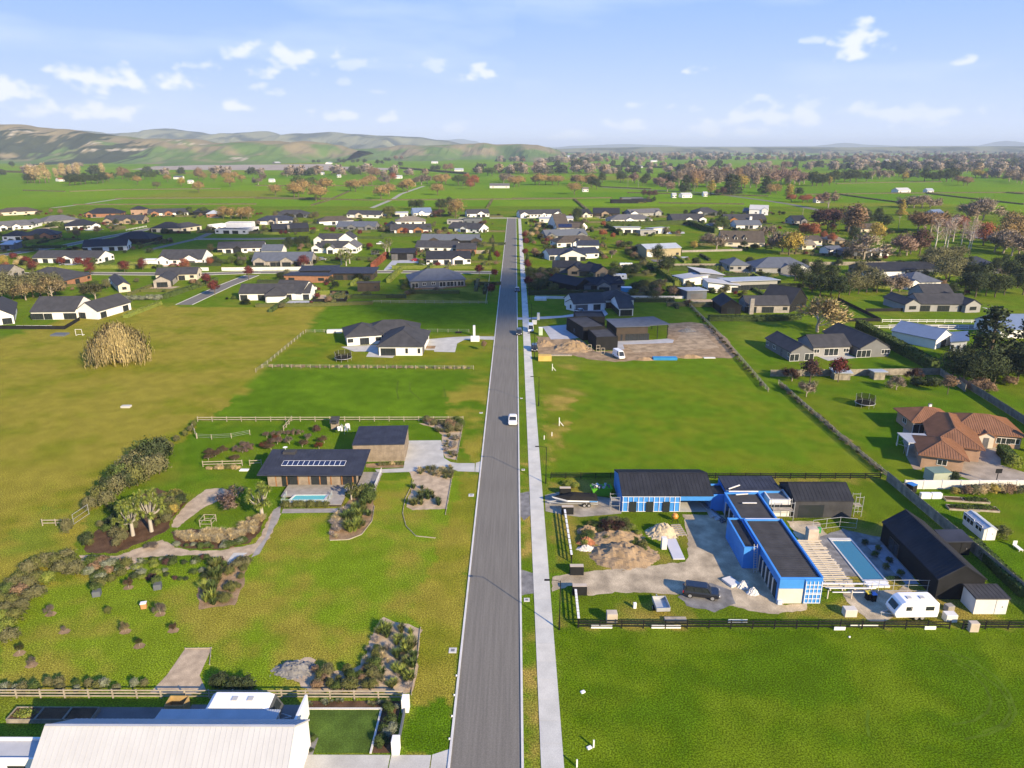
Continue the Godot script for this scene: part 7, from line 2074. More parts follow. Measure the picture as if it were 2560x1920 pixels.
func homes_right() -> void:
	home("long white house with gable at each end at the street end",V(4.1,-602),V(38.4,-609.7),11.0,2.8, "g",24.0, "white", "charcoal",[[0.1,6.5,1.0, "", "n"],[0.9,7.0,1.0, "", "n.n"],[0.57,3.0,0.8, "", "d"]], "..wwww.w.w..")
	home("small cream garage house with black gables behind the bushy tree",V(54.7,-603.2),V(63.7,-608.2),11.0,2.7, "g",28.0, "cream", "ink",[[0.3,5.0,1.0, "", "G"]], "...w")
	home("dark tan house with black gables at the pasture edge",V(65.1,-614.9),V(86.8,-613.4),12.0,2.8, "g",26.0, "umber", "ink",[[0.45,6.0,1.0, "tan", "s"]], "w.....w")
	home("lilac grey gabled house with grey roof at the pasture edge",V(96.1,-611.4),V(124,-623),11.0,2.7, "g",23.0, "midgrey", "ash",[[0.08,7.0,1.2, "white", "g"],[0.85,6.0,1.0, "", "n"]], "...w.w.s..",[], "frame light")
	house("house", "pale low modern house with white roof behind the solar roofed one", "homes of the subdivision",[[V(18.6,-562.5),V(31.2,-562.6),9.0,3.0, "m",3.0, "plaster", "roof white", "w.w"],[V(30.3,-562.6),V(44.3,-562.6),10.0,3.2, "m",5.0, "plaster", "roof white", "w.w"]])
	var so := house("house", "white house with brown roof covered in solar panels", "homes of the subdivision",[[V(28.5,-501.4),V(45.1,-502.9),10.0,2.7, "g",27.0, "white", "umbra", "w.t.W.w"],[V(44.9,-505.7),V(50.2,-511.1),12.0,2.8, "G",36.0, "white", "umbra", "s"],[V(23.7,-531.6),V(28.6,-505.6),9.0,2.7, "G",30.0, "plaster", "umbra", ""]])
	var sa: Vector2 = V(28.5,-501.4)
	var sb: Vector2 = V(45.1,-502.9)
	for j in 3:
		for i in 10:
			var m := Mb.new()
			var q := sa.lerp(sb,0.1 + i * 0.055)
			m.boxt(Transform3D(Basis(Vector3.RIGHT,deg_to_rad(27)),W(q.x,3.35 + j * 0.62,q.y - 0.9 - j * 1.22) - so.position),W(1.0,0.05,1.25))
			part(so, "solar_panel",m,mat("solar cell"))
	home("grey house with two small gables behind leafless garden trees",V(19.4,-455.9),V(45.7,-463.4),11.0,2.6, "g",24.0, "midgrey", "slate",[[0.12,6.0,1.2, "grey", "s"],[0.85,6.0,1.0, "grey", "w"]], "..S...w")
	home("white house with brown hip roof and white front gable",V(24.3,-421.7),V(48.6,-427.9),11.0,2.6, "h",23.0, "white", "umbra",[[0.52,7.0,1.0, "", ""]], "w.s...w.w")
	house("house", "blue black gabled house with broad open porch gable", "homes of the subdivision",[
		[V(17.6,-372.2),V(43.9,-380.4),11.0,2.8, "g",22.0, "white", "navy", "s.s...w.w"],
		[V(23,-370.3),V(36,-370.3),12.0,2.8, "G",22.0, "plaster", "navy", "s.S.s"],
		[V(35.1,-410.1),V(47.2,-410.1),9.0,2.9, "g",24.0, "white", "navy", ""]])
	house("house", "dark stone house with black gabled wings beside the copper orange tree", "homes of the subdivision",[
		[V(17.3,-333.2),V(28.5,-332.3),10.0,2.8, "g",24.0, "slate", "ink", "s.w"],
		[V(23.8,-326.1),V(29.9,-324.6),12.0,2.8, "G",33.0, "tan", "ink", "W"],
		[V(28.9,-324.6),V(38.1,-323.1),10.0,2.7, "g",24.0, "slate", "ink", "SS"],
		[V(35.6,-318.6),V(42.5,-321),15.0,2.8, "G",33.0, "tan", "ink", "n.n"]])
	house("house", "black gabled house hidden among garden trees behind the footpath maples", "homes of the subdivision",[
		[V(24.8,-286.8),V(30.9,-291.7),17.0,2.8, "G",30.0, "dark", "ink", "w"],
		[V(27.8,-289.2),V(44.2,-293),9.0,2.7, "g",24.0, "slate", "ink", ".SS.w"],
		[V(33.2,-286.8),V(38.3,-286.8),9.0,2.7, "G",30.0, "stone", "ink", "S"],
		[V(39.5,-292.9),V(45.1,-295.5),9.0,2.8, "G",30.0, "slate", "ink", "w"]])
	house("house", "white house with broad charcoal roof and silver truck in its drive", "homes of the subdivision",[
		[V(20.8,-252.2),V(32.2,-254.9),11.0,2.8, "g",24.0, "white", "charcoal", ".g..s."],
		[V(18.4,-255.5),V(21.4,-252.2),12.0,2.8, "G",28.0, "white", "charcoal", "n"],
		[V(36,-244.8),V(40.9,-245.3),14.0,2.8, "g",22.0, "white", "charcoal", "S", "sssss", "w"],
		[V(32.5,-257.5),V(43.1,-258.5),12.0,2.9, "h",24.0, "white", "charcoal", "s.s"]])
	house("unfinished_house", "new black flat roofed house standing on bare earthworks", "homes of the subdivision",[
		[V(23.3,-200.3),V(29.6,-201.2),10.0,4.0, "f",0.0, "dark", "charcoal", ""],
		[V(20.5,-211.6),V(27.4,-213.7),14.0,4.1, "f",0.0, "dark", "charcoal", "", "w"],
		[V(19.4,-226.9),V(28.9,-226.9),8.0,3.9, "f",0.0, "dark", "ink", ""],
		[V(30.5,-210.9),V(40.1,-212.1),12.0,3.9, "M",2.0, "umber", "pewter", "tSS"],
		[V(40.1,-213),V(46.7,-214.5),12.0,3.9, "M",2.0, "dark", "pewter", "", "", "",{"open": true}]])
	sheet("earthworks",L([6.8,-216.4,6.7,-196.8,16.1,-195.7,20.9,-191.1,27.6,-188.9,40.9,-192.3,54,-193.5,60.1,-192.4,63.1,-197.1,64.8,-213.8,63.7,-231.8,59.3,-235.9,50.7,-233.4,46.4,-213.8,31,-209.6,29.5,-200.6,23.3,-199.3,20.2,-212.3,13.3,-215]),0.03,soil("clay soil"),0.6,60)
	sheet("concrete_pad",L([9,-229.2,20.5,-233.2,21.1,-215.1,16.8,-213.6,10.9,-212.9]),0.034,mat("new concrete",0.42,0.43,0.45,0.8))
	sheet("concrete_pad",L([30.7,-210.9,40.1,-212.1,46.7,-214,48.2,-212.4,47.2,-209,37,-207.6,32,-207,31.7,-201.8,29.3,-200.6]),0.038,mat("new concrete"))
	sheet("gravel_pad",L([32.4,-207,47.4,-208.3,56.7,-231,59.5,-218.1,59.5,-203.2,34.1,-198.2]),0.036,mat("trampled earth",0.45,0.345,0.22,0.95,0.25,0.3,2.4),0.5,61)
	heap("brown earth heap in front of the new black house",V(16.9,-201.8),6.0,4.0,2.2,soil("clay soil"),11)
	heap("smaller brown earth heap by the portable toilet",V(8.7,-206.9),3.4,3.0,1.2,soil("clay soil"),12)
	heap("low mound of grey soil behind the new black house",V(54.5,-223.2),3.0,1.6,0.8,soil("grey metal"),13)
	heap("low tan mound at the corner of the earthworks",V(48.8,-193.5),4.0,1.4,0.7,soil("clay soil"),14)
	heap("small tan mound beside the white van",V(35.9,-191.1),3.0,1.2,0.6,soil("clay soil"),15)
	crate("portable_toilet", "toilet", "pale green portable toilet beside the earthworks",V(8,-218.6),W(1.2,2.3,1.2),mat("toilet green",0.5,0.62,0.45,0.5),0.0,surface("white"))
	crate("skip_bin", "skip", "orange yellow skip bin at the corner of the earthworks",V(8.2,-190.5),W(3.6,1.5,1.9),mat("skip yellow",0.62,0.42,0.13,0.7))
	crate("timber_stack", "timber", "long pale timber lengths beside the yellow skip",V(13,-195.1),W(6.0,0.25,0.8),surface("rail wood"))
	crate("blue_pallet", "pallet", "bright blue stack of panels on the grass by the earthworks",V(41.3,-191.4),W(6.6,0.7,1.6),mat("pallet blue",0.04,0.24,0.5,0.6))
	crate("board_stack", "boards", "flat pale board lying below the earthworks",V(54,-192.9),W(3.2,0.15,1.0),surface("plaster"))
	for k in [[V(21.4,-199.9), "timber frame leaning by the black house"],[V(23.8,-199.3), "taller timber frame leaning by the black house"],[V(24.8,-196.3), "third timber frame leaning by the black house"]]:
		var tf := thing("wall_frame",k[1], "frame",v3(k[0]), "timber frames by the black house")
		for x in [-0.5,0.5]:
			bx(tf, "stud",surface("rail wood"),W(x,0.95,0),W(0.12,1.95,0.12))
		for y in [0.1,1.0,1.9]:
			bx(tf, "rail",surface("rail wood"),W(0,y,0),W(0.88,0.12,0.1))
	car("van",paint("car white",0.78,0.78,0.78),V(29.1,-190.5) + V(-0.3,-2.6),-1.25, "white high roofed van below the new black house")
	car("van",paint("car white",0.78,0.78,0.78),V(5,-222.2) + V(0,-1.4),-PI / 2, "white van parked on the verge by the footpath")
	car("suv",paint("car charcoal",0.03,0.035,0.04),V(1.3,-217.8) + V(0,-1.6),-PI / 2, "dark car parked at the kerb beside the white van")
	car("suv",paint("car black",0.012,0.013,0.016),V(5.6,-199.2) + V(0,-1.6),-PI / 2, "black car parked on the verge beside the earth heaps")
	car("hatch",paint("car navy",0.02,0.035,0.08),V(0.9,-287.9) + V(0,-2.0),-PI / 2, "navy car parked at the kerb beside the garden trees")
	car("ute",paint("car silver",0.45,0.47,0.5,0.3,0.4),V(22.9,-249.2),-1.0, "silver utility truck in the drive of the white house")
	sheet("driveway",L([0.8,-242.5,4.5,-242,7.7,-243.4,16.2,-245.2,20.4,-247.9,21.5,-253.6,32.2,-254.6,32.6,-248,31,-244.4,21.4,-244.3,10.8,-240.3,4.5,-239.5,0.8,-239]),0.03,mat("new concrete"))
	crate("gate_pillar", "pillar", "single white pillar beside the long concrete drive",V(7.9,-239),W(0.9,2.4,0.7),surface("white"))
	crate("sign_stand", "sign", "white square sign board on the verge",V(6.4,-232.4),W(1.6,1.5,0.1),surface("white"))
	crate("tarpaulin_pile", "tarpaulin", "white covered trailer on the lawn of the white house",V(9.7,-271.8),W(4.6,0.9,2.0),surface("plaster"))
	var gs := house("green_shed", "tall khaki metal shed with pale roof and white roller doors", "homes of the subdivision",[[V(68.9,-381.1),V(88.1,-386.8),13.0,4.6, "g",14.0, "khaki", "zinc", "rG..w"],[V(83.8,-386.8),V(89.4,-390),5.0,2.9, "m",8.0, "umber", "umbra", "w", "", "",{"open": true}]], "frame dark", "white")
	sheet("driveway",L([67.7,-379.4,80.9,-381.5,77.5,-367.6,66,-367.5]),0.03,soil("grey metal"))
	home("grey roofed house with solar panels beside the brown roofed one",V(72.5,-558.4),V(104.9,-562.9),13.0,2.6, "h",21.0, "plaster", "ash",[[0.45,6.0,1.0, "white", ""]], "w....w.w")
	house("house", "pale modern house with white skillion roofs above the blue pool", "homes of the subdivision",[
		[V(67.9,-495.4),V(84.3,-495.4),9.0,3.2, "M",3.0, "white", "roof white", ".SS", "", "",{"eave": 0.8}],
		[V(81.8,-479.6),V(92.3,-481.6),8.0,2.9, "M",4.0, "midgrey", "roof white", ".W.w", "", "",{"eave": 0.5}],
		[V(92.1,-488.7),V(103.1,-495.5),8.0,3.2, "M",4.0, "plaster", "roof white", "S.s", "", "",{"eave": 0.9}]])
	pool(L([100.7,-491.4,107.6,-490.8,108.4,-498.3,101.8,-498.9]), "blue pool on the paved terrace of the pale modern house",Color(0.06,0.2,0.6),0.4)
	sheet("terrace",L([97.3,-485.5,114.1,-492.2,115.6,-502.5,101.5,-503.1]),0.02,mat("pale terrace",0.5,0.48,0.45,0.85))
	home("charcoal hip roofed house with white piers by the clipped hedge",V(152.2,-620.5),V(171.6,-623.2),12.0,2.7, "h",24.0, "slate", "charcoal",[[0.15,4.0,0.8, "white", ""]], "..w.ss.w")
	home("dark roofed house with two white gables behind the tall hedge",V(120.2,-562.9),V(145.7,-566.1),12.0,2.7, "g",24.0, "slate", "charcoal",[[0.5,5.0,1.0, "white", ""],[0.92,5.5,1.2, "white", "s"]], ".w..s...",[[V(132.6,-516.9),V(136.3,-511.4),12.0,2.7, "G",28.0, "plaster", "ash", ""]])
	home("large white two-storey house with white roof at the pasture",V(200.3,-634.1),V(214.3,-628.7),10.0,4.4, "g",28.0, "white", "roof white",[[0.85,5.0,1.0, "", "q"]], ".w..",[[V(196.4,-639.6),V(205.2,-634.1),9.0,2.6, "g",26.0, "slate", "pewter", "w"]])
	var tw := home("dark house with tan gable and tall white chimney",V(159.8,-560.9),V(191.8,-563.2),12.0,2.7, "g",24.0, "umber", "charcoal",[[0.2,6.0,1.2, "cedar", ""]], "..w..s..s")
	chimney(tw,V(178.9,-561),1.8,5.0, "white")
	home("slate blue house below the white chimney house",V(156.7,-521.5),V(175.1,-522.7),11.0,2.6, "g",22.0, "plaster", "slate",[], "..ss.w")
	var dm := house("house", "tan house with big brown roof and three white dormers", "homes of the subdivision",[[V(120.8,-428.2),V(145.4,-425.7),15.0,2.7, "g",36.0, "cream", "umbra", "wW.W.wW", "w", "w"]], "frame light")
	for t in [0.14,0.35,0.56]:
		var q: Vector2 = (V(120.8,-428.2)).lerp(V(145.4,-425.7),t)
		var d := Mb.new()
		d.prism([W(q.x - 0.9,3.0,q.y - 1.4) - dm.position,W(q.x + 0.9,3.0,q.y - 1.4) - dm.position,W(q.x + 0.9,3.0,q.y - 5.0) - dm.position,W(q.x - 0.9,3.0,q.y - 5.0) - dm.position],[W(q.x - 0.9,5.2,q.y - 1.4) - dm.position,W(q.x + 0.9,5.2,q.y - 1.4) - dm.position,W(q.x + 0.9,5.2,q.y - 5.0) - dm.position,W(q.x - 0.9,5.2,q.y - 5.0) - dm.position])
		var dp := part(dm, "dormer",d,surface("white"))
		bx(dp, "window",surface("glass"),W(q.x,4.3,q.y - 1.38) - dm.position,W(1.3,1.2,0.08))
		var rf := Mb.new()
		rf.prism([W(q.x - 1.2,5.1,q.y - 1.1) - dm.position,W(q.x + 1.2,5.1,q.y - 1.1) - dm.position,W(q.x + 1.2,5.1,q.y - 5.6) - dm.position,W(q.x - 1.2,5.1,q.y - 5.6) - dm.position],[W(q.x - 0.05,6.2,q.y - 1.1) - dm.position,W(q.x + 0.05,6.2,q.y - 1.1) - dm.position,W(q.x + 0.05,6.2,q.y - 5.6) - dm.position,W(q.x - 0.05,6.2,q.y - 5.6) - dm.position])
		part(dp, "roof",rf,surface("umbra"))
	home("grey hip roofed house half hidden behind the dark garden trees",V(100.5,-338.4),V(110,-339.3),11.0,2.7, "h",26.0, "midgrey", "slate",[], "w.w.w")
	home("pewter roofed house with white gable behind the dark garden trees",V(110.7,-332),V(136.3,-332.1),13.0,2.7, "h",24.0, "midgrey", "pewter",[[0.55,6.0,1.0, "grey", ""],[0.8,5.5,1.5, "white", ""]], "w.w..w")
	house("house", "white modern house with tilted white roofs beside the gravel drive", "homes of the subdivision",[
		[V(70.9,-302.1),V(82.1,-306.1),8.0,2.9, "r",4.0, "white", "roof white", "w.s", "", "",{"eave": 0.6}],
		[V(77.3,-287),V(89.3,-287),9.0,3.0, "l",6.0, "white", "roof white", "s.s.s", "", "",{"eave": 0.8}],
		[V(79,-307.5),V(89.3,-308.9),14.0,3.4, "l",7.0, "slate", "roof white", "s", "", "",{"eave": 0.6}]])
	house("garage", "small grey garage with pale flat roof beside the white modern house", "homes of the subdivision",[[V(65.8,-273.2),V(73.6,-274.3),9.0,2.8, "M",3.0, "slate", "zinc", "g", "", "",{"eave": 0.5}]])
	house("house", "long glazed house with pale grey skillion roof and column porch", "homes of the subdivision",[[V(87.6,-290.7),V(107.5,-294.5),11.0,3.2, "M",3.0, "midgrey", "zinc", "SSSSS", "", "",{"eave": 0.9}]])
	var bl := house("house", "black gabled house with pale stone chimney behind the green hedge bank", "homes of the subdivision",[
		[V(72.1,-248.2),V(79,-248.2),12.0,2.9, "G",33.0, "dark", "ink", ".s."],
		[V(81.4,-250),V(96.6,-250.1),9.0,2.9, "g",27.0, "stone", "charcoal", "S.S.w"],
		[V(96.6,-250.1),V(106.7,-260.8),11.0,2.9, "G",33.0, "dark", "ink", "w"]])
	chimney(bl,V(82.6,-248.2),1.4,5.6, "stone")
	home("long ink roofed house with white columns behind the pale fence",V(157.6,-325.1),V(194.9,-329.9),11.0,2.8, "g",18.0, "slate", "ink",[], "sSSsS.s",[[V(156.8,-322.7),V(175.3,-324.6),3.0,2.7, "o",0.0, "white", "ink"]])
	home("white villa with grey metal hip roof and bay gable",V(160.7,-292.7),V(174.6,-294.8),11.0,3.0, "h",24.0, "white", "pewter",[[0.12,4.5,1.0, "", "n.n"]], "...w.d.w",[], "frame light")
	home("blue grey hip roofed house beside the dark shelter trees",V(207.1,-329.9),V(224.4,-333.2),13.0,2.8, "h",26.0, "slate", "navy",[], "w.w")
	house("house", "pale grey house with charcoal gabled wings and timber deck", "homes of the subdivision",[
		[V(143.6,-252.7),V(160.5,-252.2),11.0,2.8, "g",25.0, "midgrey", "charcoal", "S.S.s"],
		[V(138,-251.6),V(143.6,-252.2),13.0,2.8, "G",30.0, "midgrey", "charcoal", "W"],
		[V(158.6,-250.4),V(164.4,-251.3),15.0,2.8, "G",30.0, "midgrey", "charcoal", "W"],
		[V(152.2,-265),V(163,-265.1),12.0,3.2, "g",28.0, "midgrey", "charcoal", ""]])
	house("house", "dark grey gabled house with white corner boards and terrace", "homes of the subdivision",[
		[V(75.2,-189.6),V(81.5,-190.4),15.0,2.8, "G",29.0, "grey", "charcoal", "s.s", "w.w.d.w", ""],
		[V(83.2,-194.6),V(93.9,-195.8),9.0,2.8, "g",26.0, "midgrey", "charcoal", "w.S.w"],
		[V(95.8,-193.4),V(104.4,-194.6),19.0,2.8, "G",29.0, "grey", "charcoal", "S..W", "s.", ""]], "frame light")
	sheet("terrace",L([84.5,-194.8,94.3,-196.6,95,-193.1,85.8,-190.2]),0.05,concrete())
	house("house", "white house with bright blue grey metal roofs behind the clipped hedge", "homes of the subdivision",[
		[V(119.9,-208),V(123,-207.3),7.0,2.9, "f",0.0, "white", "roof white", "w"],
		[V(121.5,-202.2),V(129,-207.4),13.0,3.0, "G",26.0, "white", "sky blue", "s"],
		[V(124.5,-199.7),V(127.7,-197.9),12.0,2.9, "r",12.0, "white", "sky blue", "t.t.t"]])
	home("white house with blue grey metal roof beside the tall dark trees",V(148.3,-214.9),V(160,-214.9),11.0,2.9, "g",25.0, "white", "sky blue",[], "w.w")
	# smaller houses among the autumn trees
	home("small grey cottage with white barge boards among autumn trees",V(209.1,-552.6),V(219.1,-554.8),10.0,2.6, "g",28.0, "midgrey", "ink",[[0.75,5.0,1.0, "grey", "s"]], "w...")
	home("low tan house with grey green roof behind the red tree",V(186,-434.4),V(196.6,-434.5),12.0,2.6, "h",22.0, "tan", "fawn",[], "w.s.w")
	home("small brown roofed cottage behind the yellow tree",V(174.4,-434.4),V(182.9,-435.7),9.0,2.5, "g",22.0, "cream", "umbra",[], "w.w")
	home("pale garden cottage with tan roof beside the yellow tree",V(162.6,-413),V(171.1,-415.4),8.0,2.5, "g",24.0, "cream", "fawn",[], "w.w")
	house("garden_shed", "white shed with blue grey roof and small windows", "homes of the subdivision",[[V(169.3,-394.2),V(177.9,-396.5),7.0,2.6, "g",22.0, "white", "pewter", "d.qq.."]])
	house("house", "low white house with long white pergola veranda", "homes of the subdivision",[[V(174.4,-387.2),V(184.6,-387.2),9.0,2.6, "h",20.0, "slate", "slate", "ss.s"],[V(185.2,-387.2),V(199.3,-388.3),7.0,2.7, "m",3.0, "white", "roof white", "SSs"]])
	home("dark brown roofed house behind the copper trees",V(233.3,-496.1),V(252.3,-503),11.0,2.6, "g",22.0, "cream", "umbra",[], "w.w.w")
	home("white house with blue metal roof beyond the bare trees",V(343.3,-603.4),V(353.7,-608.5),10.0,2.8, "g",28.0, "white", "sky blue",[], "w.w")
	home("grey roofed house with white gable among bare trees",V(295.5,-461.4),V(303,-462.9),11.0,2.7, "g",22.0, "white", "slate",[[0.45,6.0,1.2, "", ""]], "w.w")
	house("farm_building", "long low black modern house alone in the pasture", "homes of the subdivision",[[V(98.3,-757.5),V(125.5,-757.6),12.0,3.2, "M",3.0, "dark", "ink", "SSs"],[V(126.3,-770.2),V(143.1,-776.8),12.0,3.2, "f",0.0, "dark", "ink", "s"],[V(113.5,-789.9),V(136.2,-793.4),9.0,3.6, "f",0.0, "slate", "ink", ""]])
func many(kind: String,hue: String,h: float,pts: Array,label: String,group := "",wide := 1.0) -> void:
	for p in pts:
		var r := rngs(int(absf(p.x * 7.0 + p.y * 3.0)))
		tree(kind,hue,p,h * r.randf_range(0.85,1.15),label,group,wide)
func street(called: String,pts: Array,w: float,y := 0.014,kerbs := true) -> void:
	sheet(called,strip(pts,w),y,tarmac())
	if kerbs:
		for s in [-1.0,1.0]:
			var mb := Mb.new()
			for i in pts.size() - 1:
				var d: Vector2 = (pts[i + 1] - pts[i]).normalized()
				var n: Vector2 = V(-d.y,d.x) * s * (w * 0.5 + 0.1)
				mb.bar(v3(pts[i] + n,0.04),v3(pts[i + 1] + n,0.04),0.22,0.14)
			structure("kerb",mb,mat("kerb concrete"))
func row_hedge(pts: Array,label: String,w := 1.6,h := 1.5,hue := "olive") -> void:
	hedge(pts,w,h,hue,label, "field hedges" if "field" in label else "",2.2,0.7)
func streets_and_trees() -> void:
	street("road",[V(-46,-600.6),V(90,-600.6)],7.2)
	street("road",L([-8,-334.4,-57.2,-336.8,-120.4,-334.6]),6.6)
	street("road",L([-118.3,-335.9,-145.8,-329.4,-193,-331.1,-241.7,-329.6]),6.6,0.016)
	street("road",L([-119.5,-327,-121.8,-301.3,-122.6,-262.8]),6.0,0.019)
	street("road",L([-277.3,-385.2,-271.6,-405.3,-265.4,-424.8,-263.9,-462,-260.5,-492.3,-259.3,-524.6]),7.0,0.015)
	street("lane",L([-207.3,-409,-204.6,-434.1,-201.3,-460.8,-206.3,-501.1]),5.0,0.019,false)
	street("road",L([-201.3,-460.8,-163.7,-461.3,-132.9,-465]),6.5,0.022)
	street("road",L([122.7,-228.9,146,-229,171,-227.2]),6.0)
	street("highway",L([122.7,-1053.5,181.2,-997.6,240.8,-928.5,269.7,-793.9,276.9,-743,277.9,-618.3]),8.0,0.05,false)
	sheet("driveway",L([170.2,-260,171.5,-258.1,174.2,-239.7,171.4,-235.5,170.8,-244.1]),0.03,concrete())
	sheet("driveway",L([69.3,-323.2,73.3,-313,71.4,-304.7,67.9,-302.1,66.8,-315.9]),0.03,soil("grey metal"))
	sheet("driveway",L([-63.1,-371.9,-48.9,-371.9,-44,-355.9,-49.5,-363.3,-59.1,-363.2,-58.8,-345.3,-61.8,-340.2,-62.4,-343.6]),0.03,mat("new concrete"))
	sheet("driveway",L([123.4,-227.3,129.3,-226.6,120.9,-210,116.8,-208.6,120.7,-216.9]),0.03,concrete())
	sheet("track",strip(L([-438,-699.1,-434,-740,-438,-813.7,-428.1,-832.1]),5.0),0.05,mat("farm track",0.36,0.35,0.29,0.95))
	sheet("track",strip(L([-133.1,-1089.2,-139,-904.4,-134.4,-814.9,-135.6,-700.4]),5.0),0.05,mat("farm track"))
	sheet("ploughed_field",L([-946,-1843.6,-1048.2,-2234.5,-802,-2331.5,-587.8,-2406.1,-509.2,-2136.3,-301.7,-1940.7,-281.8,-1811.1,-451.5,-1776.5,-620.9,-1801.1]),0.15,mat("ploughed soil",0.42,0.36,0.29,0.95,0.2,0.2,30.0))
	# hedges and garden walls of the subdivision
	hedge(L([-239.7,-342.7,-208.2,-345.5,-171.7,-347.1]),2.2,1.6, "lime", "long lime green hedge in front of the maple street", "",10.0,0.4)
	hedge(L([-133.2,-241,-131.4,-262.8]),1.6,1.3, "lime", "green hedge running up beside the dry paddock", "",14.0,0.32)
	hedge(L([-135.4,-272.8,-131.5,-299.9,-130,-312.2]),2.0,1.7, "green", "clipped hedge curving round the pale stone house lawn", "",12.0,0.35)
	hedge(L([-58.8,-346.2,-11.5,-345]),1.6,1.5, "lime", "street hedge in front of the black roofed house", "",10.0,0.35)
	hedge(L([-104.1,-372.5,-68.4,-372.7]),1.8,1.7, "green", "hedge below the large white many gabled house", "",9.0,0.4)
	hedge(L([-86.6,-475.1,-51.3,-475.2]),1.8,2.0, "green", "hedge in front of the cedar gabled house", "",8.0,0.4)
	hedge(L([-103.5,-462.7,-82.8,-461.3]),1.8,1.4, "green", "low hedge beside the trampoline lawn", "",8.0,0.4)
	hedge(L([-94.6,-258.9,-69.7,-261,-52.9,-264.2]),1.4,1.2, "moss", "low hedge above the dry paddock beside the pool fence", "",10.0,0.32)
	hedge(L([-68.3,-346.8,-68.1,-384.9]),2.2,2.4, "scarlet", "fiery red hedge beside the paved parking court", "",14.0,0.4)
	hedge(L([-54.4,-308.3,-53.7,-338.4]),2.0,1.8, "lime", "lime hedge leading up to the side street", "",12.0,0.35)
	hedge(L([65.5,-358,67.1,-327.8,67.9,-300.7]),2.2,2.6, "lime", "clipped slanting hedge beside the gravel drive", "",14.0,0.4)
	hedge(L([68.3,-543.8,92.2,-543.1,131.8,-552.3]),3.0,3.0, "green", "tall hedge behind the pale modern house", "",7.0,0.5)
	hedge(L([130,-548.1,131.7,-513.2,135.5,-493.9]),3.2,3.4, "green", "tall slanting hedge casting a dark shadow", "",8.0,0.5)
	hedge(L([66,-535.7,68.5,-509.3,69.3,-480.5]),2.6,2.8, "green", "slanting hedge beside the pale modern house", "",8.0,0.45)
	hedge(L([69.4,-340.8,95.6,-340.9]),2.2,2.2, "green", "long hedge below the pale timber fence", "",9.0,0.4)
	hedge(L([110.9,-227.2,109.9,-208.6,109.8,-193.7,110,-181.2]),2.6,2.8, "green", "tall clipped hedge beside the dark grey gabled house", "",16.0,0.4)
	hedge(L([65.4,-238.4,85.4,-238.5,96.5,-240.3]),3.0,1.6, "green", "leafy green bank below the black gabled house", "",14.0,0.4)
	hedge(L([5.2,-281.9,18.1,-283.2,35.6,-283.9]),2.0,1.6, "dark", "dark garden hedge above the white house lawn", "",12.0,0.35)
	many("mound", "grey",2.0,L([-151.2,-270.5,-147.9,-270.5,-145.2,-271,-142.6,-271.4,-139.7,-271.9,-136.6,-271.9]), "clipped silver bush in the row along the pale stone house", "clipped silver bushes",1.0)
	fence(L([-149.6,-339,-144.4,-339.1]), "wall", "white street wall beside the dark gap", "white street walls",3.0, "wall")
	fence(L([-137.9,-339.1,-93.8,-341.6]), "wall", "long white street wall in front of the stone gabled house", "white street walls",4.0, "wall")
	fence(L([65.4,-350.9,71.4,-350.2,105.2,-351,123.7,-353.9]), "paling", "long pale paling fence below the khaki shed", "long pale paling fence",3.2)
	fence(L([124.2,-355.4,164.4,-356.6,201.9,-358.6]), "paling", "long pale paling fence below the autumn trees", "long pale paling fence",3.2)
	fence(L([65.2,-176,85.6,-176.6,109.2,-177.7,108.5,-169.2,107.7,-164]), "paling", "pale paling fence between the garden and the dark grey house", "",2.6)
	fence(L([122.4,-235.6,172.2,-234.5]), "white", "white two rail fence along the side street", "white rail fences",3.0)
	fence(L([113.9,-227,123.7,-226.4]), "white", "short white rail fence beside the clipped hedge", "white rail fences",3.0)
	fence(L([129.8,-227,146,-227.1]), "white", "white rail fence in front of the blue roofed house", "white rail fences",3.0)
	fence(L([123.1,-272.3,122.5,-237,111.6,-236.9]), "dark panel", "black panel fence beside the street entrance", "",2.6)
	fence(L([124.4,-252.1,138.6,-252.7]), "dark panel", "black panel fence beside the pale grey gabled house", "",2.6)
	fence(L([7.8,-275.1,19.8,-274.1,46.2,-275.3,64.9,-274.9]), "low wall", "low pale wall behind the white house lawn", "",4.0, "wall")
	fence(L([92.1,-402.2,127,-408.1]), "stone wall", "low stone wall beside the khaki shed", "",5.0, "wall")
	fence(L([-21.6,-396.1,-14.1,-398.3]), "paling", "pale timber fence beside the dark roofed white house", "",3.0)
	fence(L([-268.8,-506.1,-266.5,-530.4]), "white", "white picket fence beside the curved road", "",4.0)
	fence(L([-329.4,-504.1,-323.3,-518.7]), "paling", "pale picket fence below the round green bush", "",3.0)
	fence(L([-165.5,-225.3,-144.4,-224.9,-146.8,-237.5]), "dark panel", "dark panel fence round the lap pool", "",2.6)
	pool(L([-160.6,-225.8,-149.5,-225.8,-151.8,-229.6,-163.1,-229.6]), "long blue lap pool below the steep gabled white house",Color(0.1,0.3,0.6),0.4)
	var gl := thing("goal_frame", "small white goal frame on the paddock edge", "goal",v3(V(-135.2,-217)))
	for q in [[W(-1.0,1.0,0),W(0.09,2.0,0.09)],[W(1.0,1.0,0),W(0.09,2.0,0.09)],[W(0,1.98,0),W(2.09,0.09,0.09)],[W(-1.0,0.05,-0.6),W(0.08,0.08,1.2)],[W(1.0,0.05,-0.6),W(0.08,0.08,1.2)],[W(0,0.05,-1.2),W(2.0,0.08,0.08)]]:
		bx(gl, "bar",surface("white"),q[0],q[1])
	crate("low_trampoline", "trampoline", "low blue padded trampoline beside the goal frame",V(-141.5,-217.5),W(4.4,0.5,3.0),surface("slate"))
	caravan(V(-168.8,-302.4),2.6,6.0, "white caravan beside the long charcoal winged house")
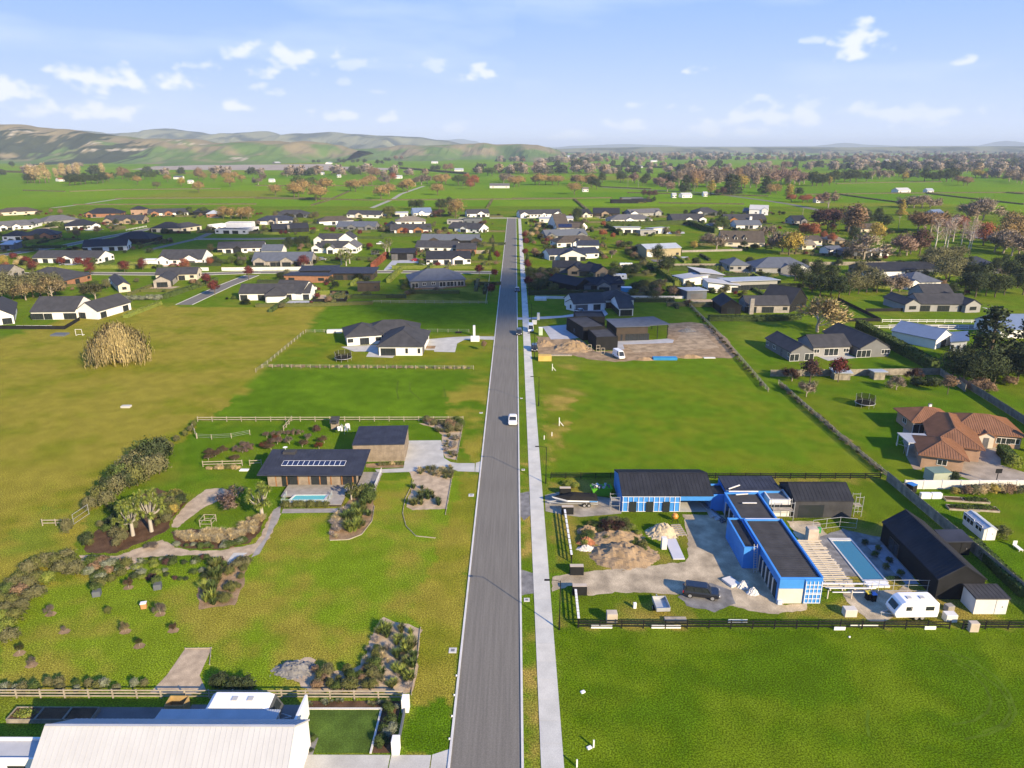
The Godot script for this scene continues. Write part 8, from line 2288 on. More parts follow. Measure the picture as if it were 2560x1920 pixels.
	caravan(V(53.2,-346.6),PI,6.5, "white caravan with dark windows behind the black stone house", "",false)
	caravan(V(45.9,-315.8),PI,6.0, "white caravan roof behind the garden of the black gabled house", "",false)
	crate("garden_marquee", "tent", "white topped shelter with blue side by the white house lawn",V(44.4,-285.6),W(4.0,2.4,3.0),mat("pallet blue",0.04,0.24,0.5,0.6),0.0,surface("white"))
	car("hatch",paint("car red",0.3,0.01,0.015),V(-166.2,-351.8),0.1, "dark red car in front of the white double gabled house")
	car("hatch",paint("car red",0.3,0.01,0.015),V(-50.4,-369.6),0.1, "red car with white roof rack beside the long black shed")
	car("suv",paint("car navy",0.02,0.035,0.08),V(-98.9,-371.7),0.4, "small dark car on the curved drive by the palms")
	car("ute",paint("car white",0.78,0.78,0.78),V(-80.2,-434.4),0.0, "white truck parked beside the trampoline lawn")
	trampoline(V(-75.4,-391.3),2.2,false, "dark netted trampoline beside the large white house")
	# street maples
	many("globe", "red",5.2,L([6,-457,6.3,-424.4,5.4,-381,5.7,-337.1,5.4,-293.6]), "dark red maple beside the footpath", "maples along the footpath")
	many("globe", "red",5.0,L([-16.1,-324.4,-9.1,-318.4,-9.4,-279.6]), "dark red maple on the verge below the side street", "maples by the side street")
	many("globe", "red",5.0,L([-9.4,-370.9,-70.9,-474.9,-119.7,-481,-99.9,-471.6]), "dark red maple among the garden hedges", "maples among the hedges")
	many("globe", "red",5.5,L([-129.1,-299.9,-116.9,-315.1,-117.5,-279.1]), "dark red street maple beside the branch road", "maples by the branch road")
	many("round", "red",5.6,L([-227,-338.7,-193.8,-328.2,-176.4,-341.3,-181.5,-334.6]), "round crimson maple along the maple street", "crimson maples")
	many("round", "scarlet",5.0,L([-235.1,-332.8,-155.6,-339.7]), "flame red tree along the maple street", "flame red trees")
	many("round", "scarlet",4.2,L([-149.4,-353.5]), "flame red bush beside the white street wall")
	many("round", "red",6.0,L([-101.5,-346.8]), "large round crimson tree behind the white street wall")
	many("round", "yellow",6.0,L([-249.2,-351.3]), "yellow tree beside the crimson shrubs")
	many("shrub", "red",3.6,L([-260.7,-376,-242.6,-358.7,-225.6,-358.8,-214.6,-355.2,-210.8,-357]), "crimson shrub in front of the long charcoal roofed house", "crimson shrubs")
	many("shrub", "straw",3.0,L([-245.4,-355.1,-253.2,-370.1]), "pale feathery shrub beside the crimson shrubs", "feathery shrubs")
	many("cone", "dark",5.0,L([-13,-372.9,-12.1,-402.7,-13.4,-437.4]), "narrow dark conifer by the side street verge", "narrow conifers",0.8)
	many("cone", "green",5.5,L([6.2,-357.8,6.1,-369.1]), "narrow dark conifer between two footpath maples", "conifers by the footpath",0.7)
	many("cabbage", "lime",7.0,L([-85.8,-357.4,-82.7,-353.8,-82.6,-361.1,-70.9,-397.9,-69.8,-402.4]), "clump of cabbage trees on the curved drive", "cabbage trees on the drive")
	# leafy gardens beside the footpath
	shrubbery(["olive", "green", "dark", "moss", "rust"],within(L([6,-327.5,19.1,-337.1,17.5,-289.1,7.9,-279.6,5.9,-296.6]),34,3.4,71), "garden thicket beside the footpath",71)
	shrubbery(["olive", "green", "rust", "straw", "moss"],within(L([7.1,-543.2,26.7,-560,25.5,-484.9,20.8,-417,9,-393.8,6.9,-465.9]),40,2.8,72), "mixed garden planting behind the footpath maples",72)
	shrubbery(["dark", "green", "olive"],within(L([44.3,-343.9,64.9,-358,63.3,-318.8,56,-324.7,44.8,-318.7]),22,2.8,73), "shrubs round the caravan behind the black stone house",73)
	shrubbery(["dark", "olive", "rust", "moss"],within(L([50.4,-302,61.6,-302,67.6,-289.4,64.4,-271,52.5,-275.3,47.5,-286.8]),26,3.0,74), "shaded border planting above the white house lawn",74)
	shrubbery(["olive", "rust", "dark"],within(L([58.9,-430,67.6,-437.9,70.4,-410.2,63.1,-371.4,58.6,-387.7]),16,3.6,75), "scrub beside the khaki shed",75)
	many("round", "dark",8.0,L([68.2,-330.9,71.6,-337.3,71.7,-365.5]), "dark round tree beside the clipped slanting hedge", "dark trees by the slanting hedge")
	many("round", "green",9.0,L([138.1,-502.6,143.1,-506.1]), "large green tree behind the slanting hedge", "green trees by the hedge")
	many("shrub", "dark",4.0,L([88.2,-352.7,101.7,-354.6,115.9,-358.2]), "rounded dark bush against the pale paling fence", "bushes on the paling fence",0.9)
	many("shrub", "dark",4.0,L([128.6,-358.3,141.1,-352.9,158.5,-354.8,186.8,-351.4,174.9,-358.5]), "rounded dark bush against the far part of the pale paling fence", "bushes on the far paling fence",0.9)
	many("bare", "twig",9.0,L([115.2,-435.5,114,-412.8]), "leafless pinkish tree beside the dormered house", "leafless trees by the dormered house",1.5)
	many("round", "yellow",5.0,L([101.2,-412.7]), "small golden tree beside the low stone wall")
	many("spread", "dark",5.0,L([130.9,-417.7]), "dark spreading tree in front of the dormered house")
	many("globe", "scarlet",5.0,L([62.8,-524.1,55.2,-466.4,57.8,-472.6,61.1,-457.5]), "orange red tree near the slanting hedge", "orange red garden trees",1.1)
	many("round", "dark",9.0,L([48,-578.3,50.5,-587.6]), "bushy dark tree beside the cream garage house", "bushy trees by the cream garage")
	# left gardens
	many("round", "olive",9.0,L([-193.1,-267.8,-192.4,-272.1,-190.3,-274.3,-187.3,-276.5,-186,-278.8,-181.4,-276.6,-181.5,-281.2,-203.8,-285.8]), "bushy olive tree behind the steep gabled white house", "bushy olive trees",1.0)
	many("bare", "straw",9.5,L([-186.6,-271,-178.7,-274.3]), "pale bare stemmed tree among the bushy olive trees", "pale bare trees",1.0)
	many("bare", "olive",9.0,L([-160.7,-272.2]), "feathery half bare tree beside the parked caravan", "",1.1)
	many("round", "gold",9.0,L([-235.1,-593.6,-228.1,-591.2,-218.9,-588.9,-214.2,-591.3]), "golden autumn tree behind the white cube house", "golden trees behind the cube house",1.15)
	many("round", "gold",15.0,L([-48.6,-604.2]), "large golden oak beside the white chimneyed house", "",1.1)
	many("round", "dark",9.0,L([-94.9,-679.9,-91.1,-683,-86.4,-679.9,-68.2,-667.6,-64.6,-673.8,-62.6,-706.1]), "dark evergreen behind the sky blue roofed cottage", "dark evergreens by the cottage")
	many("spread", "plum",6.5,L([-65.9,-606.7,-61.4,-609.2]), "purple brown spreading tree beside the cottage", "purple trees by the cottage")
	many("round", "moss",8.0,L([-104.5,-604,-101.2,-604]), "olive gold tree beside the small white building", "olive gold trees")
	many("round", "dark",6.0,L([-127.6,-404.7,-128.4,-414.2,-125.9,-421.6,-124,-424.1,-122,-426.6]), "dark garden tree beside the large white house", "dark trees by the white house")
	many("round", "green",6.0,L([-275.9,-626.7,-270.2,-632.1,-264.1,-626.7]), "green tree in front of the hidden dark house", "trees at the hidden house")
	many("mound", "green",4.0,L([-332.3,-530.1,-330.2,-530.1]), "round green bush behind the picket fence", "round bushes",1.3)
	many("round", "rust",5.0,L([-402.4,-639.9,-387.7,-628.9,-278.8,-465,-280.3,-490.5]), "rust coloured tree by the curved road", "rust trees by the curved road")
	many("shrub", "dark",3.5,L([-233.3,-487.4,-231,-487.4,-200.1,-397.6,-145.6,-355.5,-149.3,-359.1,-135.7,-357.3,-132.3,-366.7]), "dark shrub on the grassy street corner", "dark corner shrubs",1.2)
	many("globe", "red",4.0,L([-151.7,-474.8,-149.7,-478,-89.7,-366.9]), "small red tree beside the long black gabled house", "small red trees")
	# big trees of the older lots
	many("bare", "straw",13.5,L([95.7,-222.6]), "large bare tree with yellow buds beside the stone terrace house", "",1.2)
	many("round", "dark",8.0,L([119.2,-297.1,119.1,-287.2,119.6,-280.1,123.7,-280.1,124.9,-275.6,132.5,-316.1,138.4,-313.3,121.8,-313.2]), "dense dark evergreen beside the large bare tree", "evergreens by the large bare tree",1.05)
	many("round", "olive",8.0,L([131.9,-282.5,136.6,-284.8,141,-287.2,147,-297.2,145.1,-287.3,150.8,-316.2]), "olive garden tree between the evergreens and the white villa", "olive trees by the villa")
	many("bare", "twig",10.0,L([149.5,-284.9,154,-287.3]), "bare tree beside the white villa", "bare trees by the villa",1.1)
	many("spread", "olive",10.0,L([192.9,-337.8,199.8,-344.5,188.8,-313.5,202.2,-331.5,181.1,-302.5]), "spreading olive tree behind the white villa", "trees behind the villa")
	many("round", "dark",8.5,L([177.6,-282.7,179,-278.1,184.4,-280.4,186.6,-278.1,193.2,-282.7,195,-308,196.7,-302.6,215,-313.6,207.9,-297.4,200.5,-282.8]), "tall dark shelter tree beside the pale grey house", "dark shelter trees")
	many("cone", "dark",16.5,L([121.7,-178.7,132.1,-180.8]), "tall dark conifer beside the blue roofed house", "tall conifers",1.35)
	many("round", "dark",8.0,L([109.7,-172.9,110.7,-170.1,112.7,-169.2,115.6,-170.1,118.4,-170.1,123.4,-172.9,125.4,-172,116.4,-178.7,126.6,-180.8,125.8,-169.3]), "dense dark tree in the clump below the tall conifers", "dark clump below the conifers",0.95)
	many("shrub", "rust",2.4,L([110.9,-165.6,113.9,-167.4,121.6,-169.2,113.2,-163.9]), "rusty shrub at the foot of the dark clump", "rusty shrubs",1.3)
	many("globe", "plum",6.5,L([73.5,-171.3]), "dark plum tree in front of the paling fence", "",1.15)
	many("globe", "red",5.5,L([80.5,-171.4]), "dark red tree in front of the paling fence")
	many("globe", "rust",5.5,L([102.5,-162.2]), "rusty gold tree on the lawn by the grey paling fence")
	many("bare", "plum",5.0,L([98.8,-171.4,69.3,-172.2]), "small bare purple tree on the garden lawn", "bare purple trees",1.0)
	many("mound", "dark",2.0,L([99.3,-169.1,102.5,-168.7]), "clipped dark dome bush on the garden lawn", "clipped dome bushes",1.1)
	many("bare", "twig",4.5,L([92.1,-165.6,68.4,-160.4]), "small leafless fruit tree on the garden lawn", "leafless fruit trees",1.0)
	house("open_shed", "small open fronted shed with dark interior against the paling fence", "",[[V(90.3,-173.3),V(93,-173.3),2.4,1.9, "M",4.0, "paling", "zinc", "x"]], "frame dark", "ash", "shed")
	house("open_shed", "small grey garden shed against the paling fence", "",[[V(80.3,-173.2),V(84.2,-173),2.6,1.9, "m",6.0, "paling", "zinc", ""]], "frame dark", "ash", "shed")
	many("round", "yellow",14.0,L([146.9,-390.2]), "tall yellow autumn tree beside the pale cottage", "",1.15)
	many("round", "yellow",12.0,L([151.9,-394.6,222.4,-452.4]), "golden yellow autumn tree among the older houses", "golden yellow trees",1.1)
	many("bare", "twig",13.0,L([145.8,-396.8,157,-452.1]), "half bare brown tree beside the yellow tree", "half bare brown trees",1.2)
	many("round", "scarlet",9.0,L([188.4,-464,185.2,-470]), "red leaved tree behind the yellow tree", "red leaved trees",1.05)
	many("spread", "plum",13.0,L([218.3,-513.6,225.4,-521,219.7,-532.4]), "broad brown purple tree beside the highway", "broad brown purple trees",0.95)
	many("column", "rust",18.0,L([224.1,-489.3,223.5,-482.8,227.7,-502.9]), "tall rust brown tree behind the tan house", "tall rust trees",2.2)
	many("round", "scarlet",6.0,L([216.6,-502.9,188,-446.6,188.8,-435.8]), "orange shrubby tree beside the tan house", "orange garden trees")
	many("bare", "twig",16.0,L([179.6,-374.9]), "great bare tree standing at the pale paling fence", "",1.35)
	many("round", "dark",9.0,L([204.3,-441.2,256,-540.5,261.7,-544.6,269.9,-552.9,269.8,-544.6,264.9,-524.9,273.4,-574.7,293.7,-598.3]), "dark evergreen behind the great bare tree", "evergreens behind the bare tree")
	many("cone", "yellow",12.0,L([325.4,-623.9]), "golden conifer beside the power pole", "",1.2)
	many("bare", "pink",13.0,L([207.4,-392.6,210,-390.5,215.6,-397.1]), "bare pinkish tree beside the dark plum tree", "bare pinkish trees",1.1)
	many("round", "plum",15.0,L([216.8,-390.5]), "dense dark plum tree on the lawn", "",0.95)
	many("birch", "pink",16.0,L([234.8,-408.5,245.7,-418.2,248.8,-420.6,269,-449.8,266.1,-436.1,256.7,-413.4,259.5,-415.8]), "pale trunked birch with pink brown leaves", "pale trunked birches",1.1)
	many("round", "scarlet",12.0,L([300.6,-496.3,275.7,-430.9]), "rust red tree behind the birches", "rust red trees",1.0)
	many("bare", "rust",19.0,L([272.4,-489.5,280.7,-496.3,288.4,-503.2,275.7,-503.1]), "tall russet bare tree behind the birches", "russet bare trees",1.1)
	many("bare", "twig",19.0,L([354.2,-579.6,359.6,-575,369.7,-584.3]), "huge grey bare tree on the open pasture", "huge grey bare trees",1.2)
	many("round", "gold",15.0,L([291,-436.2,297.9,-436.2,310.4,-450,320.7,-476.8]), "golden tree at the edge of the older lots", "golden edge trees",1.1)
	many("bare", "twig",14.0,L([265.6,-404,267.5,-399.5,265.1,-388.6,271.7,-392.9,279.6,-415.9]), "bare olive tree at the edge of the older lots", "bare olive trees",1.2)
	many("round", "dark",8.0,L([242.8,-350,233.9,-333.3,219.1,-330.1,227.2,-336.5,211,-336.4,200.8,-349.8,207.6,-357]), "dark tree among the far garden roofs", "dark trees among roofs",1.0)
	many("spread", "olive",9.0,L([206.3,-358.8,207.3,-353.4,214.3,-358.8,219.7,-360.7]), "olive brown tree beside the long ink roofed house", "olive brown trees",1.0)
	garden_filling()
# shrubs,beds and small trees round every house of the subdivision
func garden_filling() -> void:
	var r := rngs(99)
	var roofs := []
	var low := []
	for o in get_children():
		if o.has_meta("category") and o.get_meta("category") == "house": roofs.append(o)
	for o in roofs:
		var c := V(o.position.x,o.position.z)
		if c.y > -262.0: continue
		var n := 20
		for i in n:
			var a := r.randf() * TAU
			var p := c + V(cos(a) * r.randf_range(13.0,24.0),sin(a) * r.randf_range(9.0,15.0))
			if p.x > -9.0 and p.x < 6.0: continue
			var free := true
			for q in roofs:
				if absf(q.position.x - p.x) < 11.0 and absf(q.position.z - 4.0 - p.y) < 7.5: free = false
			if not free: continue
			var k := r.randf()
			if k < 0.64: low.append(W(p.x,p.y,r.randf_range(1.2,2.6)))
			elif k < 0.69: tree("bare",["twig", "rust", "olive"][r.randi() % 3],p,r.randf_range(3.0,5.5), "small bare garden tree among the subdivision houses", "bare garden trees of the subdivision",1.1)
			elif k < 0.77: tree("round",["green", "dark", "olive"][r.randi() % 3],p,r.randf_range(3.0,5.5), "small leafy garden tree among the subdivision houses", "leafy garden trees of the subdivision",1.0)
			else:
				var d := V(r.randf_range(5.0,11.0),0.0) if r.randf() < 0.6 else V(0.0,r.randf_range(6.0,11.0))
				var hh: String = ["green", "moss", "dark", "lime", "olive"][r.randi() % 5]
				hedge([p - d,p + d],1.3,r.randf_range(1.0,1.6),hh,WORD[hh] + (" hedge running across" if d.y == 0.0 else " hedge running along") + " the lots between subdivision houses", "garden hedges of the subdivision",5.0,0.4)
		if r.randf() < 0.7:
			var w := r.randf_range(4.0,8.0)
			var x := r.randf_range(-6.0,6.0)
			sheet("driveway",[c + V(x - w,0.3),c + V(x + w,0.3),c + V(x + w * 0.8,5.5),c + V(x - w * 0.6,6.5)],0.02 + 0.0007 * (roofs.find(o) % 9),mat("new concrete") if r.randf() < 0.5 else soil("gravel"),0.3,roofs.find(o))
	shrubbery(["green", "olive", "dark", "moss", "rust", "dark", "red"],low, "garden shrubs scattered round the subdivision houses",98)
func power_pole(p: Vector2,h: float,label: String,group: String) -> void:
	var o := thing("power_pole",label, "power pole",v3(p),group)
	var m := Mb.new()
	m.tube([W(0,-0.1,0),W(0,h,0)],[0.22,0.15],7)
	part(o, "pole",m,surface("paling"))
	bx(o, "cross_arm",surface("paling"),W(0,h - 0.6,0),W(2.6,0.18,0.18))
func far_country() -> void:
	# hedgerows and field edges
	for k in [L([-436.7,-732.7,-350.9,-735.9,-259.1,-740.8]),L([-643.3,-973.3,-574.1,-948.7]),L([-568.2,-948.8,-529.1,-986.7,-401.5,-1014.2]),L([-440.8,-819.1,-292.3,-838.3,-205.4,-823.7]),L([-287.2,-823.4,-153.9,-797.3,-25.1,-810.1,64,-821.2]),L([-377.6,-1088.2,-259.6,-1088.7,-170.2,-1089.1]),L([-199.6,-726.4,-199,-788.6,-212.3,-950.3]),L([-3.5,-824.6,64.5,-824.9,108,-834.3]),L([120.8,-1065.5,183.1,-1008.4]),L([140,-928.1,218.4,-895,293.1,-864.2]),L([389.5,-895.7,391.5,-817.2,396,-758.8]),L([505.5,-918.2,503.9,-836,506.8,-741]),L([493.4,-1152,583.9,-1188.7,688.4,-1212.1]),L([347.8,-895.5,467.2,-918,636,-934.8]),L([611,-930,614.9,-903.1]),L([-24.7,-797.8,-26.2,-700.8]),L([65.1,-815.8,64.9,-701.2]),L([146.7,-757.7,228.3,-742.8]),L([64.4,-806.2,65.7,-686.3])]:
		row_hedge(k, "low dark hedgerow between the far green fields",2.0,1.2)
	for k in [L([279.8,-2139.6,429,-1924.2]),L([22.8,-2046.5,148.5,-2139]),L([939.9,-2338.8,1072.1,-2270]),L([954.6,-1907.1,1158.9,-1946.9]),L([-1142.9,-1664,-1021.4,-1594.1]),L([-292.2,-1921.1,-164.2,-1668.2,-96.7,-1533.3])]:
		row_hedge(k, "dark shelter hedge across the far green fields",5.0,4.0)
	many("column", "straw",26.0,L([-767.4,-1183,-756.3,-1175.6,-743.5,-1168.3,-739,-1175.7,-738.1,-1183.2,-774.3,-1262.9,-788.8,-1306.9,-840,-1415,-795.2,-1363.8,-778.8,-1415.3]), "pale tall poplar in the far pasture", "far pale poplars",1.3)
	many("round", "dark",15.0,L([-762.5,-1168.3,-764.7,-1183,-656.2,-1099.9,-656.1,-1113,-651.3,-1119.7,-659.9,-1147.2,-665,-1172.3,-645.1,-1154.3,-652.9,-1183.5,-672.5,-1230.1,-1351.3,-2019]), "dark evergreen beside the far poplars", "far dark evergreens",1.2)
	many("round", "green",13.0,L([-657.5,-1271.9,-658.4,-1289.4,-652.9,-1298.4,-642.8,-1298.4,-637.1,-1307.5,-635.4,-1316.7,-683.1,-1271.8]), "green tree in the far shelter row", "far green shelter row",1.1)
	many("spread", "gold",13.0,L([-569.5,-1126.8,-564.2,-1214.6,-396,-932.8,-408.1,-1069.4,-438.3,-1199.6,-668.6,-1230.1,-476.5,-1272.7,-474.4,-1230.9,-495.4,-1230.9,-529.6,-1272.5]), "golden willow standing in the far pasture", "far golden willows",1.0)
	many("round", "yellow",12.0,L([-483.1,-1081.5]), "yellow tree standing alone in the far pasture")
	many("round", "rust",18.0,L([-695.2,-1325.7,-696.3,-1339.9,-556,-1317]), "russet tree in the far pasture rows", "far russet trees",1.1)
	many("spread", "olive",10.0,L([-483.4,-1005.6]), "grey green tree alone in the far pasture")
	many("spread", "gold",15.0,L([-282.7,-878.1,-253.2,-852,-247.9,-852,-258.3,-908.3,-211.3,-788.5,-210.8,-805.7,-248.7,-962.4,-240.4,-950.1,-212,-962.5,-204.5,-955.2,-207.7,-1023.3,-215.7,-1088.9,-215.1,-1121.5,-148,-820.3,-146.7,-866.3,-143.7,-955.4,-137.1,-950.6,-92.3,-887.3,-107.2,-1083,-119.7,-1139,-107.2,-1156.6]), "golden oak scattered over the green fields", "golden oaks in the fields",1.05)
	many("spread", "green",15.0,L([-308.2,-1063.7,-290.9,-1043,-290.8,-1072.9,-84.9,-1122.1,-75.8,-1089.5,-54.3,-1473.7,-44.9,-1462.3]), "green willow scattered over the fields", "green willows in the fields",1.1)
	many("bare", "twig",16.0,L([-416.9,-1231.2,-385.3,-1120.8,-430.6,-1416.8,-195.4,-1138.6,-216.9,-1232,-147,-1105.3,-140.5,-1121.8,-135.8,-1156.5,-18.3,-1193.7,-9.4,-1232.9]), "bare grey tree near the far farmhouses", "bare trees by the farmhouses",1.2)
	many("round", "scarlet",14.0,L([-60.8,-1007.4,-58.9,-1089.5,-75,-1156.7,-200.8,-1232.1]), "red tree beside the far farm drive", "far red trees",1.1)
	many("round", "dark",14.0,L([-188.7,-1728.9,-175.7,-1705.7,-598.7,-2568.2,-564.1,-2484.6,-533.6,-2484.8,-535.6,-2568.5,-495.4,-2484.9,-425.9,-2333.1,-411.6,-2333.1,-315.9,-2078.7,-663.2,-2484.2,-647.9,-2484.3,-472.6,-2754.1,-453.5,-2715]), "dark tree at the foot of the far hills", "dark trees below the hills",1.3)
	many("round", "rust",18.0,L([-159.4,-1729.1,-150.2,-1745,-468.2,-2968.1,-463.3,-3087.9,-271,-1417.4,-252.9,-1366.1]), "russet tree at the foot of the far hills", "russet trees below the hills",1.2)
	many("cone", "dark",45.0,L([-927.1,-6261.2,-898.4,-6261.3,-864.9,-6261.4,-836.2,-6261.5]), "tall dark pine on the low hill", "pines on the low hill",1.3)
	many("round", "dark",40.0,L([-1674.9,-12209.3,-1600.4,-12209.6,-1525.9,-12209.9,-1470.1,-12210.1]), "dark pine clump tree on the hill crest", "pine clump on the crest",1.0)
	many("cone", "dark",22.0,L([147,-1923,153.8,-1923,160.3,-1923,168.4,-1942.7,197.2,-2115.5,203.7,-2115.5]), "dark conifer in the group of six", "group of dark conifers",1.4)
	many("round", "rust",17.0,L([51.2,-1875.2,59.8,-1875.2]), "russet tree beside the far farm buildings", "russet trees by the farm",1.2)
	many("spread", "gold",15.0,L([5.5,-1074.2,-1.2,-1059,30,-1122.5,35.9,-1115.9,45.9,-1129.4,55.7,-1116,64.3,-1116,71.7,-900.9,94.9,-1090.2,110.1,-1090.3]), "golden tree in the field by the highway", "golden trees by the highway",1.1)
	many("bare", "pink",18.0,L([93.9,-1139.9,104.2,-1157.5,202.5,-1904,213.4,-1923.3,187.6,-1175.9,192.9,-1233.8,208.3,-1075,212.3,-1123.3,193.7,-952,28.6,-2570.8,107.4,-2571.2,261,-2571.8,312.3,-2572]), "bare tree along the highway fields", "bare trees by the highway",1.1)
	many("round", "dark",15.0,L([108.3,-1106.3,107.2,-1044.7,138,-1186.8,168.5,-1202.1,177.6,-1233.7,188.7,-1106.7,202.6,-1157.9,225.9,-1158,222.9,-1106.8,236.6,-1158,268.2,-1275.8,109.2,-1002.7]), "dark tree along the highway fields", "dark trees by the highway",1.1)
	many("bare", "twig",26.0,L([238.3,-1090.8,258.1,-1158.1,280.5,-1234.1,277.2,-1195,291.9,-1234.2,309.5,-1276,305.2,-1234.2,321.3,-1276.1,318.5,-1234.3,335.1,-1276.1,331.9,-1234.3,348.9,-1276.2,345.2,-1234.4,368.8,-1298.2,356.6,-1234.4,376.4,-1276.3,371.9,-1234.5,396.8,-1298.3,385.2,-1234.6,405.9,-1276.4,400.4,-1234.6,421.7,-1276.5,414.7,-1234.7,263.6,-1090.9,271,-1060.1,284.1,-1060.2,298.9,-1060.2,328.7,-1045.6]), "tall leafless tree in the wood beside the highway", "leafless wood by the highway",0.95)
	many("round", "rust",22.0,L([244.5,-1030.9,254.3,-1045.3,343.3,-1234.4,290.3,-1158.2,354.7,-1195.3]), "russet tree in the wood beside the highway", "russet trees in the wood",0.9)
	many("column", "yellow",16.0,L([246.4,-1025.2,230.6,-880.2,311.5,-1031.1,318,-1036.9,336.8,-1045.6]), "yellow tree at the edge of the leafless wood", "yellow edge trees",2.0)
	many("cone", "dark",22.0,L([216.6,-952.1,257.3,-895.1,269.2,-917.2,311.3,-928.8]), "dark conifer in front of the leafless wood", "conifers by the wood",1.6)
	many("round", "plum",9.0,L([236.5,-874.1,244.9,-880.3,152.5,-844,158.5,-847.8,147.6,-853.6]), "brown purple tree beside the far white sheds", "brown purple trees",1.1)
	many("bare", "pink",26.0,L([371.8,-1091.4,427.5,-1234.7,398.4,-1124.1,444.6,-1234.8,406.3,-1107.6,432,-1158.8,426.2,-1124.2,446.3,-1158.9,584,-1671.3,568.6,-1671.2,659.4,-1832.6]), "pinkish bare tree in the large grove", "pinkish bare grove",1.0)
	many("round", "gold",13.0,L([306.2,-895.4,316.9,-906.3]), "golden tree at the foot of the pinkish grove", "golden grove trees",1.2)
	many("round", "dark",18.0,L([432.5,-1091.6,439.3,-1091.6,447.7,-1091.7,483.8,-1159.1,505,-1188.4,533.1,-1215.3,542.5,-1215.3,551.9,-1215.4,673.1,-1235.8,675.6,-1215.9,686.8,-1216,698,-1216,718.8,-1236,802.3,-1370.6,724.8,-1421.6,955.3,-2574.7,971,-2574.8,986.8,-2574.9,577.9,-1235.4]), "broad dark tree beyond the green fields", "broad dark trees",1.25)
	many("column", "yellow",15.0,L([464.5,-1107.8,649.3,-1256.2,659.7,-1268.9,301.5,-825.9,303.4,-825.9]), "yellow tree beyond the green fields", "yellow trees beyond the fields",1.8)
	many("round", "yellow",14.0,L([838.1,-1370.7,842.6,-1360.9,865.4,-1380.8]), "bright yellow tree beside the far white buildings", "bright yellow far trees",1.2)
	many("spread", "rust",13.0,L([657.2,-1098.9,666.2,-1105.4,684.2,-1159.9]), "russet spreading tree beyond the dark field", "russet spreading trees",1.1)
	many("bare", "twig",20.0,L([628,-1322,651.4,-1345.6,648.3,-1322.1,682.1,-1370.1,735.8,-1421.7,912.8,-1537.5,982,-1673,960.7,-1602.5,873.9,-1370.9,898.4,-1396.2,812.1,-1236.4,799.7,-1197.2,782.6,-1160.3]), "grey bare tree beyond the green fields", "grey bare far trees",1.1)
	many("round", "dark",9.0,L([330.3,-874.5,329.9,-864.3,325.1,-758.5]), "dark round tree beside the highway cottage", "dark trees by the cottage")
	many("spread", "scarlet",8.0,L([287.2,-774.1,296.2,-766.2,323.9,-790.8,304.1,-774.2]), "dull red tree beside the highway cottage", "dull red trees",1.3)
	many("bare", "twig",14.0,L([377.1,-702.5,384.8,-702.6,392.5,-702.6,373.4,-707.9]), "domed bare tree on the near edge of the pasture", "domed bare trees",1.5)
	many("bare", "pink",17.0,L([296.1,-702.2]), "pale bare tree beside the highway bend", "",1.0)
	for i in 20: many("bare", "twig" if i % 3 else "rust",24.0,[(V(1323,-3120.6)).lerp(V(1621,-3121.8),i / 19.0)], "tall bare tree in the long far row", "long far row",1.0)
	for i in 26: many("round", "dark" if i % 2 else "plum",22.0,[(V(1658.5,-3072.1)).lerp(V(2052.5,-3123.7),i / 25.0)], "tall brown tree in the far roadside row", "far roadside row",1.0)
